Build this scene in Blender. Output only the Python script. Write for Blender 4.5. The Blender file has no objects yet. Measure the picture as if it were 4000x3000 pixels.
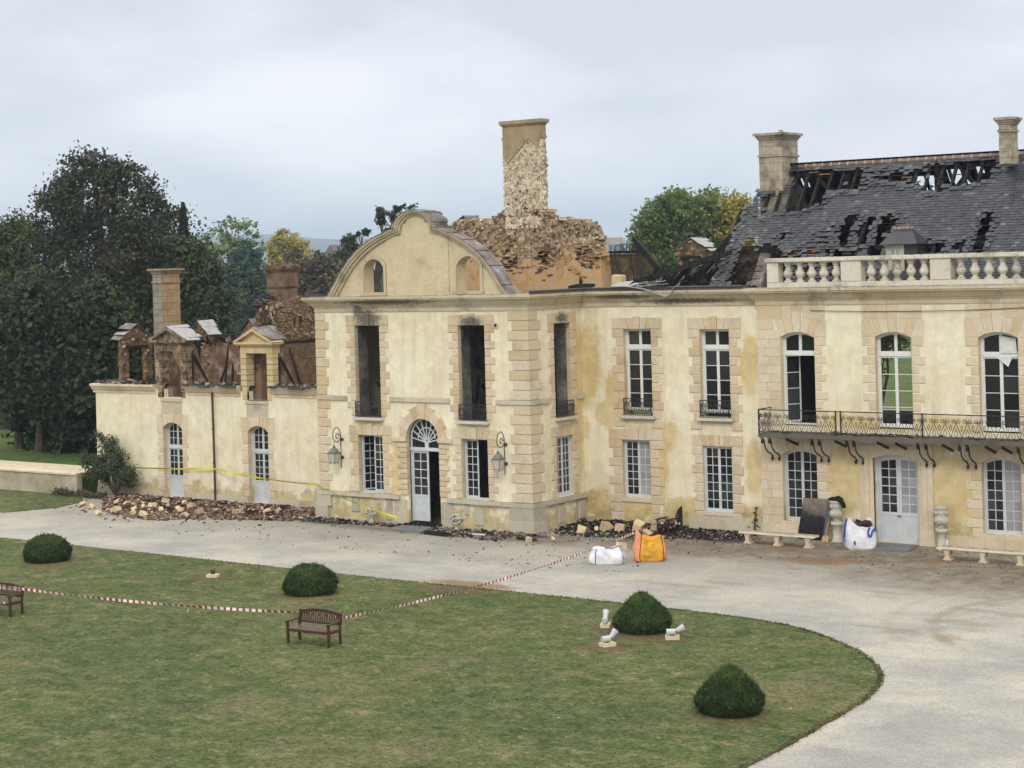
import bpy, math, random
import numpy as np
from mathutils import Vector, Matrix
random.seed(7); rng = np.random.default_rng(7)
S = bpy.context.scene; COL = S.collection
R_ = math.radians
# ------------------------------------------------------------------ camera
YAW, ROLL, FPX, HCAM = 0.62047, 0.027617, 7026.6, 10.8
HAZE = .00026
fw = Vector((-math.sin(YAW), math.cos(YAW), 0)); rt = Vector((math.cos(YAW), math.sin(YAW), 0)); up = Vector((0, 0, 1))
xc = rt*math.cos(ROLL) - up*math.sin(ROLL); yc = rt*math.sin(ROLL) + up*math.cos(ROLL)
cd = bpy.data.cameras.new('camera'); cam = bpy.data.objects.new('camera', cd); COL.objects.link(cam)
cd.sensor_width = 36; cd.lens = 36*FPX/4000; cd.shift_y = -(1500-1027.2)/4000; cd.clip_start = .5; cd.clip_end = 12000
m = Matrix((xc, yc, -fw)).transposed().to_4x4(); m.translation = (0, 0, HCAM); cam.matrix_world = m
S.camera = cam
# ------------------------------------------------------------------ sky, sun, exposure
SUN_EL, SUN_AZ = R_(36), R_(150)      # sun behind and right of the camera, veiled by cloud
W = bpy.data.worlds.new('World'); S.world = W; W.use_nodes = True
nt = W.node_tree; nt.nodes.clear()
def wn(t, **k):
    n = nt.nodes.new(t)
    for a, b in k.items(): setattr(n, a, b)
    return n
out = wn('ShaderNodeOutputWorld'); bg = wn('ShaderNodeBackground'); bg.inputs[1].default_value = .1
sky = wn('ShaderNodeTexSky', sky_type='NISHITA', sun_disc=False, sun_elevation=SUN_EL, sun_rotation=SUN_AZ, air_density=1.0, dust_density=2.0)
tc = wn('ShaderNodeTexCoord'); sx = wn('ShaderNodeSeparateXYZ'); nt.links.new(tc.outputs['Generated'], sx.inputs[0])
mp = wn('ShaderNodeMapping'); mp.inputs['Scale'].default_value = (2.2, 2.2, 6.5); nt.links.new(tc.outputs['Generated'], mp.inputs[0])
nz = wn('ShaderNodeTexNoise'); nz.inputs['Scale'].default_value = 1.7; nz.inputs['Detail'].default_value = 6; nz.inputs['Roughness'].default_value = .5; nt.links.new(mp.outputs[0], nz.inputs['Vector'])
nr = wn('ShaderNodeValToRGB'); nt.links.new(nz.outputs['Fac'], nr.inputs[0])
e = nr.color_ramp.elements; e[0].position = .40; e[0].color = (.80, .83, .88, 1); e[1].position = .60; e[1].color = (1.08, 1.07, 1.075, 1)
gr = wn('ShaderNodeValToRGB'); nt.links.new(sx.outputs['Z'], gr.inputs[0])
g = gr.color_ramp; g.elements[0].position = 0; g.elements[0].color = (.50, .53, .55, 1); g.elements[1].position = 1; g.elements[1].color = (1.04, 1.0, .93, 1)
for p_, c_ in ((.05, (.50, .52, .54, 1)), (.10, (.495, .505, .525, 1)), (.17, (.455, .46, .48, 1)), (.30, (.55, .55, .55, 1)), (.6, (.88, .86, .82, 1))):
    q = g.elements.new(p_); q.color = c_
mu = wn('ShaderNodeMix', data_type='RGBA', blend_type='MULTIPLY'); mu.inputs[0].default_value = 1
nt.links.new(gr.outputs[0], mu.inputs[6]); nt.links.new(nr.outputs[0], mu.inputs[7])
sc = wn('ShaderNodeMix', data_type='RGBA', blend_type='MULTIPLY'); sc.inputs[0].default_value = 1; sc.inputs[7].default_value = (20, 20, 20, 1); nt.links.new(mu.outputs[2], sc.inputs[6])
mx = wn('ShaderNodeMix', data_type='RGBA'); mx.inputs[0].default_value = .95; nt.links.new(sky.outputs[0], mx.inputs[6]); nt.links.new(sc.outputs[2], mx.inputs[7])
nt.links.new(mx.outputs[2], bg.inputs[0]); nt.links.new(bg.outputs[0], out.inputs[0])
sd = bpy.data.lights.new('sun', 'SUN'); sun = bpy.data.objects.new('sun', sd); COL.objects.link(sun)
sd.energy = 1.25; sd.angle = R_(14); sd.color = (1, .96, .9)
sdir = Vector((math.sin(SUN_AZ)*math.cos(SUN_EL), math.cos(SUN_AZ)*math.cos(SUN_EL), math.sin(SUN_EL)))
sun.rotation_euler = sdir.to_track_quat('Z', 'Y').to_euler()
S.view_settings.view_transform = 'Standard'; S.view_settings.look = 'None'; S.view_settings.exposure = 0; S.view_settings.gamma = 1
S.cycles.volume_bounces = 0; S.cycles.max_bounces = 8; S.cycles.transparent_max_bounces = 16
# ------------------------------------------------------------------ node material helper
class Mat:
    def __init__(s, name, rough=.85, spec=.3):
        s.m = bpy.data.materials.new(name); s.m.use_nodes = True; s.nt = s.m.node_tree
        s.b = s.nt.nodes['Principled BSDF']; s.b.inputs['Roughness'].default_value = rough; s.b.inputs['Specular IOR Level'].default_value = spec
        s._p = None
    def n(s, t, **k):
        x = s.nt.nodes.new(t)
        for a, b in k.items(): setattr(x, a, b)
        return x
    def put(s, sock, v):
        if isinstance(v, bpy.types.NodeSocket): s.nt.links.new(v, sock)
        elif isinstance(v, (tuple, list)) and len(v) == 3 and sock.type == 'RGBA': sock.default_value = (*v, 1)
        else: sock.default_value = v
    def pos(s):
        if s._p is None: s._p = s.n('ShaderNodeNewGeometry').outputs['Position']
        return s._p
    def xyz(s):
        x = s.n('ShaderNodeSeparateXYZ'); s.put(x.inputs[0], s.pos()); return x.outputs
    def tint(s):
        return s.n('ShaderNodeAttribute', attribute_name='tint').outputs['Fac']
    def scale(s, v, sc):
        x = s.n('ShaderNodeVectorMath', operation='MULTIPLY'); s.put(x.inputs[0], v); x.inputs[1].default_value = sc; return x.outputs[0]
    def noise(s, sc, det=4, ro=.55, v=None, dist=0):
        x = s.n('ShaderNodeTexNoise'); s.put(x.inputs['Vector'], v if v is not None else s.pos()); x.inputs['Scale'].default_value = sc; x.inputs['Detail'].default_value = det; x.inputs['Roughness'].default_value = ro; x.inputs['Distortion'].default_value = dist
        return x.outputs['Fac']
    def vor(s, sc, feat='F1', v=None, rnd=1, o='Distance'):
        x = s.n('ShaderNodeTexVoronoi', feature=feat); s.put(x.inputs['Vector'], v if v is not None else s.pos()); x.inputs['Scale'].default_value = sc; x.inputs['Randomness'].default_value = rnd
        return x.outputs[o]
    def ramp(s, f, st, interp='LINEAR'):
        x = s.n('ShaderNodeValToRGB'); s.put(x.inputs[0], f); r = x.color_ramp; r.interpolation = interp
        while len(r.elements) < len(st): r.elements.new(.5)
        for e_, (p, c) in zip(r.elements, st):
            e_.position = p; e_.color = (c, c, c, 1) if isinstance(c, (int, float)) else (*c, 1)
        return x.outputs[0]
    def step(s, f, a, b): return s.ramp(f, [(a, 0), (b, 1)] if a < b else [(b, 1), (a, 0)])
    def mix(s, f, a, b, bl='MIX'):
        x = s.n('ShaderNodeMix', data_type='RGBA', blend_type=bl); s.put(x.inputs[0], f); s.put(x.inputs[6], a); s.put(x.inputs[7], b); return x.outputs[2]
    def mul(s, c, f): return s.mix(1.0, c, f, 'MULTIPLY')
    def ma(s, op, a, b=0., c=None, clamp=False):
        x = s.n('ShaderNodeMath', operation=op, use_clamp=clamp); s.put(x.inputs[0], a); s.put(x.inputs[1], b)
        if c is not None: s.put(x.inputs[2], c)
        return x.outputs[0]
    def blob(s, c, r, nz, amt=.9, soft=.35):      # stain with a noisy outline at a place on the building
        a = s.n('ShaderNodeVectorMath', operation='SUBTRACT'); s.put(a.inputs[0], s.pos()); a.inputs[1].default_value = c
        b = s.scale(a.outputs[0], (1/r[0], 1/r[1], 1/r[2]))
        l = s.n('ShaderNodeVectorMath', operation='LENGTH'); s.put(l.inputs[0], b)
        d = s.ma('SUBTRACT', 1., l.outputs['Value']); k = s.ma('MULTIPLY_ADD', nz, 1.6*amt, -.8*amt)
        return s.step(s.ma('ADD', d, k), -.02, soft)
    def blobs(s, L, nz, amt=.9, soft=.35):
        r = None
        for c, rr in L:
            v = s.blob(c, rr, nz, amt, soft); r = v if r is None else s.ma('MAXIMUM', r, v)
        return r
    def col(s, v): s.put(s.b.inputs['Base Color'], v)
    def rough(s, v): s.put(s.b.inputs['Roughness'], v)
    def bump(s, h, st=.3, d=.02):
        x = s.n('ShaderNodeBump'); x.inputs['Strength'].default_value = st; x.inputs['Distance'].default_value = d; s.put(x.inputs['Height'], h); s.put(s.b.inputs['Normal'], x.outputs[0])
MT = {}
def simple(name, c, rough=.8, spec=.3, var=.25, sc=3., bump=0, metal=0, tint=0.):
    q = Mat(name, rough, spec); nz = q.noise(sc, 5); k = q.ramp(nz, [(.25, 1-var), (.75, 1+var*.6)])
    c2 = q.mul(c, k)
    if tint: c2 = q.mul(c2, q.ramp(q.tint(), [(0, 1-tint), (1, 1+tint)]))
    q.col(c2); q.b.inputs['Metallic'].default_value = metal
    if bump: q.bump(q.noise(sc*4, 4), bump)
    MT[name] = q.m; return q
# soot licks above the burnt windows, ochre damp on the link wall
SOOT = [((-49.5, 58.6, 8.6), (.95, .5, .62)), ((-44.0, 58.6, 8.45), (.75, .5, .32)), ((-41.2, 61.0, 8.5), (.4, .6, .3)), ((-39, 62.2, 9.3), (2., .8, .14)), ((-50.0, 58.6, 8.9), (.4, .6, .5)), ((-48.3, 58.4, 9.3), (3.2, .8, .16)), ((-36.0, 62.3, 9.1), (3., .8, .16))]
OCHRE = [((-41.1, 62.4, 6.4), (1.0, .9, 2.2)), ((-39.3, 62.5, 5.4), (.9, 1, 1.4)), ((-38.0, 62.5, 3.6), (1.5, 1, .75)), ((-40.0, 62.5, 4.4), (.8, 1, .7)), ((-37.6, 62.5, 2.2), (.5, 1, 1.4)), ((-37.7, 62.5, 4.9), (.35, 1, .9)),
         ((-41.2, 61.9, 4.6), (.5, .7, 3.6)), ((-33.3, 62.5, 2.6), (.5, .6, 1.3)), ((-33.4, 62.5, 6.6), (.45, .6, 1.4)), ((-39.5, 62.5, .6), (2.4, 1, .8)), ((-35.5, 62.5, .8), (2.6, 1, .5)), ((-38.6, 62.5, .9), (1.0, 1, .5)), ((-48.0, 58.6, 2.0), (.7, .5, 1.1)), ((-46.7, 58.6, 3.2), (1.6, .5, 1.0)), ((-49.5, 58.6, 4.0), (1., .5, .3)), ((-43.1, 58.6, 7.5), (.25, .3, .2)),
         ((-25, 62.3, 2.0), (4.2, .7, 1.9)), ((-29.4, 62.3, 2.2), (1.0, .7, 1.6)), ((-27, 62.3, 4.5), (5, .6, .35))]
# cream lime render
q = Mat('cream_render', .92, .15)
n1 = q.noise(.55, 6, .6); n2 = q.noise(2.2, 6, .6); n3 = q.noise(14, 4, .6)
c = q.mix(q.step(n1, .35, .65), (.75, .665, .465), (.815, .752, .575)); c = q.mul(c, q.ramp(n2, [(.25, .86), (.7, 1.05)])); c = q.mul(c, q.ramp(n3, [(.3, .93), (.7, 1.04)]))
wz = q.noise(1.3, 6, .65); wst = q.noise(1.0, 5, .6, q.scale(q.pos(), (3.4, 3.4, .22))); c = q.mul(c, q.ramp(wst, [(.34, (.91, .895, .86)), (.50, (1, 1, 1))]))
och = q.blobs(OCHRE, wz, 1.05, .28); oc = q.mix(q.step(n2, .35, .7), (.52, .37, .14), (.64, .515, .26)); c = q.mix(q.ma('MULTIPLY', och, .78), c, oc)
z = q.xyz()[2]; damp = q.ma('ADD', q.ma('MULTIPLY', z, -.9), q.ma('MULTIPLY_ADD', wz, 3.2, -.75)); c = q.mix(q.ma('MULTIPLY', q.step(damp, .0, .35), .75), c, q.mix(q.step(n2, .4, .6), (.34, .27, .13), (.55, .42, .18)))
c = q.mix(q.ma('MULTIPLY', q.blobs(SOOT, n2, .8, .6), .8), c, (.08, .07, .055))
q.col(c); q.bump(q.ma('ADD', n3, q.ma('MULTIPLY', q.noise(5, 6, .7), 1.5)), .35, .02); MT['cream'] = q.m
# dressed stone (per-block tint)
def stone(name, a, b, cc, lich=.35, dark=(.10, .095, .08), top=False):
    q = Mat(name, .88, .2); t = q.tint(); n1 = q.noise(1.1, 6, .6); n2 = q.noise(7, 6, .65); n3 = q.noise(30, 3)
    c = q.ramp(t, [(0, a), (.45, b), (1, cc)]); c = q.mul(c, q.ramp(n2, [(.28, .82), (.7, 1.07)])); c = q.mul(c, q.ramp(n3, [(.3, .92), (.7, 1.05)]))
    lk = q.ma('MULTIPLY', q.step(q.ma('ADD', q.ma('MULTIPLY', n1, .7), q.ma('MULTIPLY', n2, .5)), .62, .78), lich); c = q.mix(lk, c, dark)
    c = q.mix(q.ma('MULTIPLY', q.blobs(SOOT, n2, .8, .6), .85), c, (.07, .06, .05))
    if top:
        g = q.n('ShaderNodeNewGeometry'); sz = q.n('ShaderNodeSeparateXYZ'); q.put(sz.inputs[0], g.outputs['True Normal'])
        c = q.mix(q.ma('MULTIPLY', q.step(sz.outputs[2], .3, .9), q.ma('MULTIPLY', q.step(n2, .35, .55), .8)), c, (.16, .155, .13))
    q.col(c); q.bump(q.ma('ADD', n2, q.ma('MULTIPLY', n3, .5)), .4, .02); MT[name] = q.m
stone('quoin_stone', (.56, .42, .235), (.63, .51, .345), (.68, .585, .455), .35)
stone('main_stone', (.60, .46, .28), (.67, .555, .39), (.71, .63, .49), .3)
stone('cornice_stone', (.52, .43, .28), (.57, .48, .33), (.62, .54, .39), .7, (.15, .135, .10), True)
stone('string_stone', (.50, .43, .30), (.57, .50, .37), (.62, .55, .42), .5, (.17, .155, .12), True)
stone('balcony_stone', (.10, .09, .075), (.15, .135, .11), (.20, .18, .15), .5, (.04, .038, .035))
stone('base_stone', (.40, .365, .28), (.49, .45, .35), (.58, .53, .41), .6, (.16, .15, .13), True)
stone('balustrade_stone', (.58, .53, .42), (.66, .61, .50), (.71, .66, .54), .75, (.17, .165, .14), True)
stone('tympanum_stone', (.58, .47, .29), (.64, .53, .345), (.68, .575, .39), .55, (.25, .2, .12))
stone('carved_stone', (.50, .47, .38), (.56, .53, .44), (.62, .58, .49), .5, (.16, .15, .13), True)
stone('bench_stone', (.58, .49, .34), (.64, .55, .40), (.68, .60, .46), .45, (.22, .17, .10), True)
# burnt masonry: rubble stones, brick patches, remains of ochre plaster
def ruin(name, plaster=.5, zlo=9.0, zhi=12.5, pc=((.46, .26, .10), (.55, .36, .17), (.45, .30, .20)), sc=3.2, pale=0., soot=.75, course=False, inner=False):
    q = Mat(name, .95, .1); p = q.scale(q.pos(), (1, 1, 1.6)); v = q.vor(sc*1.9, 'F1', p, 1, 'Color'); ed = q.vor(sc*1.9, 'DISTANCE_TO_EDGE', p); sp = q.n('ShaderNodeSeparateColor'); q.put(sp.inputs[0], v)
    n1 = q.noise(.75, 6, .62); n2 = q.noise(4, 7, .65); n3 = q.noise(18, 4)
    c = q.ramp(sp.outputs[0], [(0, (.26, .16, .08)), (.3, (.38, .27, .15)), (.6, (.50, .385, .24)), (.85, (.60, .49, .34)), (1, (.26, .10, .06))])
    if pale: c = q.mix(pale, c, (.80, .69, .53))
    c = q.mix(q.ma('MULTIPLY', q.step(ed, .07, .01), .6), c, (.27, .20, .13))
    br = q.n('ShaderNodeTexBrick'); xy = q.xyz(); cb = q.n('ShaderNodeCombineXYZ'); q.put(cb.inputs[0], q.ma('ADD', xy[0], xy[1])); q.put(cb.inputs[1], xy[2]); q.put(br.inputs['Vector'], cb.outputs[0]); br.inputs['Scale'].default_value = 4.5; br.inputs['Color1'].default_value = (.20, .055, .03, 1); br.inputs['Color2'].default_value = (.30, .10, .05, 1); br.inputs['Mortar'].default_value = (.28, .2, .14, 1)
    if course:
        b2 = q.n('ShaderNodeTexBrick'); q.put(b2.inputs['Vector'], cb.outputs[0]); b2.inputs['Scale'].default_value = 2.4; b2.inputs['Color1'].default_value = (.185, .125, .07, 1); b2.inputs['Color2'].default_value = (.30, .22, .13, 1); b2.inputs['Mortar'].default_value = (.15, .10, .06, 1); b2.inputs['Mortar Size'].default_value = .018; b2.inputs['Row Height'].default_value = .28; b2.inputs['Brick Width'].default_value = .7
        c = q.mul(b2.outputs[0], q.ramp(n2, [(.3, .65), (.7, 1.2)]))
    c = q.mix(q.step(n1, .60, .64), c, br.outputs[0])
    pl = q.ramp(q.noise(1.6, 5), [(.3, pc[0]), (.5, pc[1]), (.7, pc[2])]); pl = q.mul(pl, q.ramp(n3, [(.3, .85), (.7, 1.08)]))
    zz = q.ma('MULTIPLY_ADD', xy[2], -1/(zhi-zlo), zhi/(zhi-zlo))
    f = q.ma('ADD', q.ma('MULTIPLY', zz, .5), q.ma('ADD', q.ma('MULTIPLY', n1, -.55), q.ma('MULTIPLY', n2, .75))); mk = q.step(f, .56-plaster*.4, .60-plaster*.4)
    c = q.mix(mk, c, pl); c = q.mix(q.ma('MULTIPLY', q.step(q.noise(1.1, 7, .7), .57, .70), soot), c, (.085, .065, .05))
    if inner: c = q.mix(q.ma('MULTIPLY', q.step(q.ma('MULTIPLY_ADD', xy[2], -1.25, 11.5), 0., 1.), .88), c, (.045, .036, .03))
    q.col(c); h = q.ma('ADD', q.ma('MULTIPLY', q.step(ed, .0, .08), q.ma('SUBTRACT', 1., mk)), q.ma('MULTIPLY', n3, .35)); q.bump(h, .8, .06); MT[name] = q.m
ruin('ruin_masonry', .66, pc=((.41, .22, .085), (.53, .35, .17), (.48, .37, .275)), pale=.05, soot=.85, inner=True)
ruin('ruin_chimney', .25, 12.5, 19, sc=3.8, pale=.9, pc=((.66, .55, .40), (.74, .64, .49), (.70, .60, .45)), soot=.25)
ruin('ruin_plaster', .95, 4.5, 8.5, pc=((.11, .055, .035), (.20, .115, .075), (.42, .355, .30)), soot=.85)
ruin('ruin_gable', .35, 5.0, 9.6, sc=4.5, pc=((.17, .095, .05), (.25, .155, .085), (.22, .175, .14)), course=True, soot=.9)
q = Mat('sooty_plaster', .95, .1); n1 = q.noise(1.2, 6, .65); n2 = q.noise(6, 5); c = q.ramp(n1, [(.3, (.05, .042, .036)), (.5, (.15, .135, .12)), (.68, (.26, .23, .20))]); c = q.mul(c, q.ramp(n2, [(.3, .7), (.7, 1.15)])); q.col(c); q.bump(n2, .4); MT['soot_plaster'] = q.m
q = Mat('chimney_stone', .9, .15); t = q.tint(); br = q.n('ShaderNodeTexBrick'); xy = q.xyz(); cb = q.n('ShaderNodeCombineXYZ'); q.put(cb.inputs[0], q.ma('ADD', xy[0], xy[1])); q.put(cb.inputs[1], xy[2]); q.put(br.inputs['Vector'], cb.outputs[0]); br.inputs['Scale'].default_value = .78; br.inputs['Color1'].default_value = (.33, .235, .15, 1); br.inputs['Color2'].default_value = (.38, .285, .19, 1); br.inputs['Mortar'].default_value = (.20, .15, .10, 1); br.inputs['Mortar Size'].default_value = .012
c = q.mul(br.outputs[0], q.ramp(q.noise(2.5, 7, .65), [(.3, .65), (.65, 1.1)])); c = q.mul(c, q.ramp(t, [(0, (.78, .98, 1.25)), (.5, (1, 1, 1)), (1, (1.2, 1.05, .9))])); q.col(c); q.bump(q.noise(9, 5), .5); MT['chimney_stone'] = q.m
q = Mat('old_chimney_stone', .9, .15); n1 = q.noise(1.6, 7, .65); br = q.n('ShaderNodeTexBrick'); xy = q.xyz(); cb = q.n('ShaderNodeCombineXYZ'); q.put(cb.inputs[0], q.ma('ADD', xy[0], xy[1])); q.put(cb.inputs[1], xy[2]); q.put(br.inputs['Vector'], cb.outputs[0]); br.inputs['Scale'].default_value = .72; br.inputs['Color1'].default_value = (.40, .345, .255, 1); br.inputs['Color2'].default_value = (.47, .41, .31, 1); br.inputs['Mortar'].default_value = (.26, .22, .165, 1); br.inputs['Mortar Size'].default_value = .01
c = q.mix(q.step(n1, .45, .68), br.outputs[0], (.16, .13, .10)); c = q.mul(c, q.ramp(q.noise(7, 6), [(.3, .8), (.7, 1.08)])); q.col(c); q.bump(q.noise(9, 5), .5); MT['old_chimney'] = q.m
# slates, zinc, lead
q = Mat('slate', .42, .45); t = q.tint(); c = q.ramp(t, [(0, (.026, .027, .032)), (.5, (.043, .045, .053)), (.9, (.070, .073, .082)), (1, (.13, .13, .135))]); c = q.mul(c, q.ramp(q.noise(6, 5), [(.3, .75), (.7, 1.2)])); c = q.mul(c, q.ramp(q.noise(.7, 5), [(.3, .8), (.7, 1.15)])); q.col(c); q.rough(q.ramp(q.noise(9, 4), [(.3, .32), (.7, .6)])); q.bump(q.noise(14, 4), .25); MT['slate'] = q.m
q = Mat('zinc', .68, .3); n1 = q.noise(1.3, 7, .65); c = q.ramp(n1, [(.3, (.075, .055, .048)), (.45, (.15, .12, .11)), (.57, (.24, .22, .215)), (.72, (.46, .45, .45))]); c = q.mul(c, q.ramp(q.noise(9, 5), [(.3, .8), (.7, 1.1)])); q.col(c); q.bump(q.noise(5, 5), .4, .03); MT['zinc'] = q.m
simple('pale_zinc', (.36, .355, .355), .5, .5, .35, 4, .3, .2)
simple('gutter', (.075, .068, .072), .45, .5, .3, 4, 0, .3)
simple('rust_pipe', (.085, .048, .035), .7, .3, .3, 5)
q = Mat('char', .72, .35); n1 = q.noise(5, 6, .7); v = q.vor(9, 'DISTANCE_TO_EDGE', q.scale(q.pos(), (1, 1, 1))); c = q.ramp(n1, [(.3, (.006, .006, .007)), (.6, (.020, .019, .019)), (.8, (.055, .052, .05))]); c = q.mul(c, q.ramp(q.tint(), [(0, .7), (.9, 1.3), (1, 3.)])); q.col(c); q.bump(q.ma('ADD', q.step(v, 0, .12), n1), .9, .04); MT['char'] = q.m
q = Mat('batten', .85, .2); c = q.ramp(q.tint(), [(0, (.01, .009, .009)), (.55, (.03, .022, .018)), (.75, (.10, .05, .025)), (1, (.46, .24, .11))]); q.col(q.mul(c, q.ramp(q.noise(7, 4), [(.3, .6), (.7, 1.2)]))); MT['batten'] = q.m
q = Mat('ash_debris', .95, .15); c = q.ramp(q.tint(), [(0, (.012, .011, .011)), (.5, (.04, .035, .032)), (.75, (.13, .10, .08)), (.9, (.30, .22, .16)), (1, (.45, .42, .38))]); q.col(q.mul(c, q.ramp(q.noise(6, 5), [(.3, .7), (.7, 1.2)]))); q.bump(q.noise(12, 4), .5); MT['debris'] = q.m
q = Mat('rubble_stone', .95, .1); c = q.ramp(q.tint(), [(0, (.07, .052, .042)), (.18, (.16, .11, .075)), (.34, (.21, .095, .06)), (.42, (.35, .25, .155)), (.7, (.46, .36, .24)), (1, (.66, .56, .42))]); q.col(q.mul(c, q.ramp(q.noise(7, 6, .65), [(.3, .7), (.7, 1.15)]))); q.bump(q.noise(20, 4), .5); MT['rubble_stone'] = q.m
q = Mat('sooty_chimney', .92, .12); n1 = q.noise(2.2, 6, .65); c = q.ramp(n1, [(.3, (.075, .05, .038)), (.5, (.15, .098, .066)), (.7, (.24, .165, .11))]); q.col(q.mul(c, q.ramp(q.tint(), [(0, .75), (1, 1.2)]))); q.bump(q.noise(9, 5), .5); MT['sooty_chimney'] = q.m
simple('tan_stone', (.36, .27, .165), .9, .15, .3, 2.5, .4)
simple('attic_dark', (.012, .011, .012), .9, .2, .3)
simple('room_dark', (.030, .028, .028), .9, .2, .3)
q = Mat('ridge_tile', .85, .2); c = q.ramp(q.tint(), [(0, (.20, .11, .075)), (.6, (.29, .19, .14)), (1, (.40, .36, .31))]); q.col(q.mul(c, q.ramp(q.noise(8, 5), [(.3, .7), (.7, 1.15)]))); MT['ridge'] = q.m
# joinery, glass, iron
q = Mat('grey_paint', .55, .35); c = q.mul((.56, .59, .60), q.ramp(q.noise(3, 6, .6), [(.3, .86), (.7, 1.06)])); q.col(c); MT['grey_paint'] = q.m
q = Mat('white_paint', .6, .3); n1 = q.noise(4, 7, .7); c = q.mix(q.step(n1, .60, .70), (.70, .695, .67), (.24, .20, .16)); q.col(q.mul(c, q.ramp(q.noise(12, 4), [(.3, .88), (.7, 1.05)]))); MT['white_paint'] = q.m
q = Mat('dark_glass', .06, .5); c = q.ramp(q.tint(), [(0, (.008, .009, .010)), (.7, (.018, .019, .021)), (1, (.05, .052, .054))]); q.col(c); q.bump(q.noise(2.5, 2), .03, .05); MT['glass'] = q.m
q = Mat('shutter_glass', .08, .5); c = q.mul((.33, .335, .345), q.ramp(q.tint(), [(0, .8), (1, 1.08)])); q.col(c); q.bump(q.noise(2.5, 2), .03, .05); MT['shutter_glass'] = q.m
q = Mat('clear_glass', .05, .5); tr = q.n('ShaderNodeBsdfTransparent'); tr.inputs[0].default_value = (.86, .9, .86, 1); gl = q.n('ShaderNodeBsdfGlossy'); gl.inputs['Roughness'].default_value = .03; fr = q.n('ShaderNodeFresnel'); ms = q.n('ShaderNodeMixShader'); q.nt.links.new(fr.outputs[0], ms.inputs[0]); q.nt.links.new(tr.outputs[0], ms.inputs[1]); q.nt.links.new(gl.outputs[0], ms.inputs[2]); q.nt.links.new(ms.outputs[0], q.nt.nodes['Material Output'].inputs[0]); MT['clear_glass'] = q.m
simple('iron', (.022, .021, .022), .55, .4, .3, 6)
simple('lamp_iron', (.085, .070, .062), .6, .4, .3, 6)
simple('lamp_green', (.15, .165, .13), .55, .4, .35, 8)
q = Mat('lamp_glass', .2, .5); q.col((.50, .49, .42)); MT['lamp_glass'] = q.m
# wood, cloth, plastics
q = Mat('bench_wood', .5, .35); c = q.mul((.058, .024, .016), q.ramp(q.noise(3, 5, .6, q.scale(q.pos(), (1, 1, 8))), [(.3, .75), (.7, 1.25)])); q.col(c); MT['bench_wood'] = q.m
q = Mat('wet_seat', .35, .5); c = q.mul((.135, .08, .073), q.ramp(q.noise(2.5, 5), [(.3, .8), (.7, 1.2)])); q.col(c); MT['wet_seat'] = q.m
simple('burnt_wood', (.038, .020, .016), .75, .3, .4, 5)
q = Mat('woven_white', .6, .3); c = q.mul((.74, .75, .77), q.ramp(q.noise(4, 5), [(.3, .88), (.7, 1.03)])); q.col(c); q.bump(q.noise(5.5, 5, .6), .7, .06); MT['woven_white'] = q.m
simple('blue_strap', (.035, .08, .42), .6, .3, .15)
q = Mat('woven_amber', .6, .3); c = q.mul((.72, .36, .035), q.ramp(q.noise(4, 6), [(.3, .8), (.7, 1.12)])); q.col(c); q.bump(q.noise(5.5, 5, .6), .8, .06); MT['woven_amber'] = q.m
q = Mat('woven_coral', .6, .3); c = q.mul((.80, .30, .16), q.ramp(q.noise(3, 5), [(.3, .85), (.7, 1.12)])); q.col(q.mix(q.step(q.noise(1.7, 3), .5, .7), c, (.80, .45, .36))); q.bump(q.noise(5.5, 5, .6), .8, .06); MT['woven_coral'] = q.m
simple('faded_print', (.30, .12, .015), .7, .2, .3)
simple('black_cloth', (.010, .010, .011), .9, .2, .2)
q = Mat('tape', .5, .4); q.col(q.ramp(q.tint(), [(0, (.78, .77, .75)), (.5, (.36, .035, .03))], 'CONSTANT')); MT['tape'] = q.m
simple('yellow_tape', (.72, .66, .035), .5, .4, .15)
q = Mat('burnt_sheet', .7, .35); n1 = q.noise(1.4, 7, .7); n2 = q.noise(5, 5, .6); zz = q.ma('MULTIPLY_ADD', q.xyz()[2], .45, -.3); c = q.ramp(q.ma('ADD', q.ma('MULTIPLY', n1, .7), zz), [(.28, (.012, .012, .012)), (.42, (.04, .036, .032)), (.5, (.19, .15, .115)), (.62, (.29, .25, .20))]); q.col(q.mul(q.mul(c, q.ramp(n2, [(.3, .7), (.7, 1.15)])), q.ramp(q.tint(), [(0, .6), (1, 1.15)]))); MT['burnt_sheet'] = q.m
simple('tool_wood', (.40, .31, .21), .8, .2, .3, 5)
simple('tool_blade', (.50, .30, .15), .7, .3, .3, 5)
simple('slab_grey', (.155, .165, .175), .75, .3, .25, 2.5, .3)
simple('spot_grey', (.50, .52, .55), .5, .4, .15, 6)
simple('plastic_bottle', (.60, .66, .78), .3, .5, .15, 6)
simple('white_panel', (.62, .64, .60), .7, .2, .2, 3)
# rubble
q = Mat('rubble', .93, .15); t = q.tint(); c = q.ramp(t, [(0, (.02, .017, .015)), (.16, (.045, .03, .025)), (.33, (.115, .060, .045)), (.55, (.20, .125, .092)), (.72, (.29, .215, .155)), (.88, (.42, .32, .21)), (1, (.60, .52, .41))]); q.col(q.mul(c, q.ramp(q.noise(8, 5), [(.3, .75), (.7, 1.15)]))); MT['rubble'] = q.m
simple('broken_limestone', (.55, .43, .27), .92, .15, .3, 5, .5, 0, .3)
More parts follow.
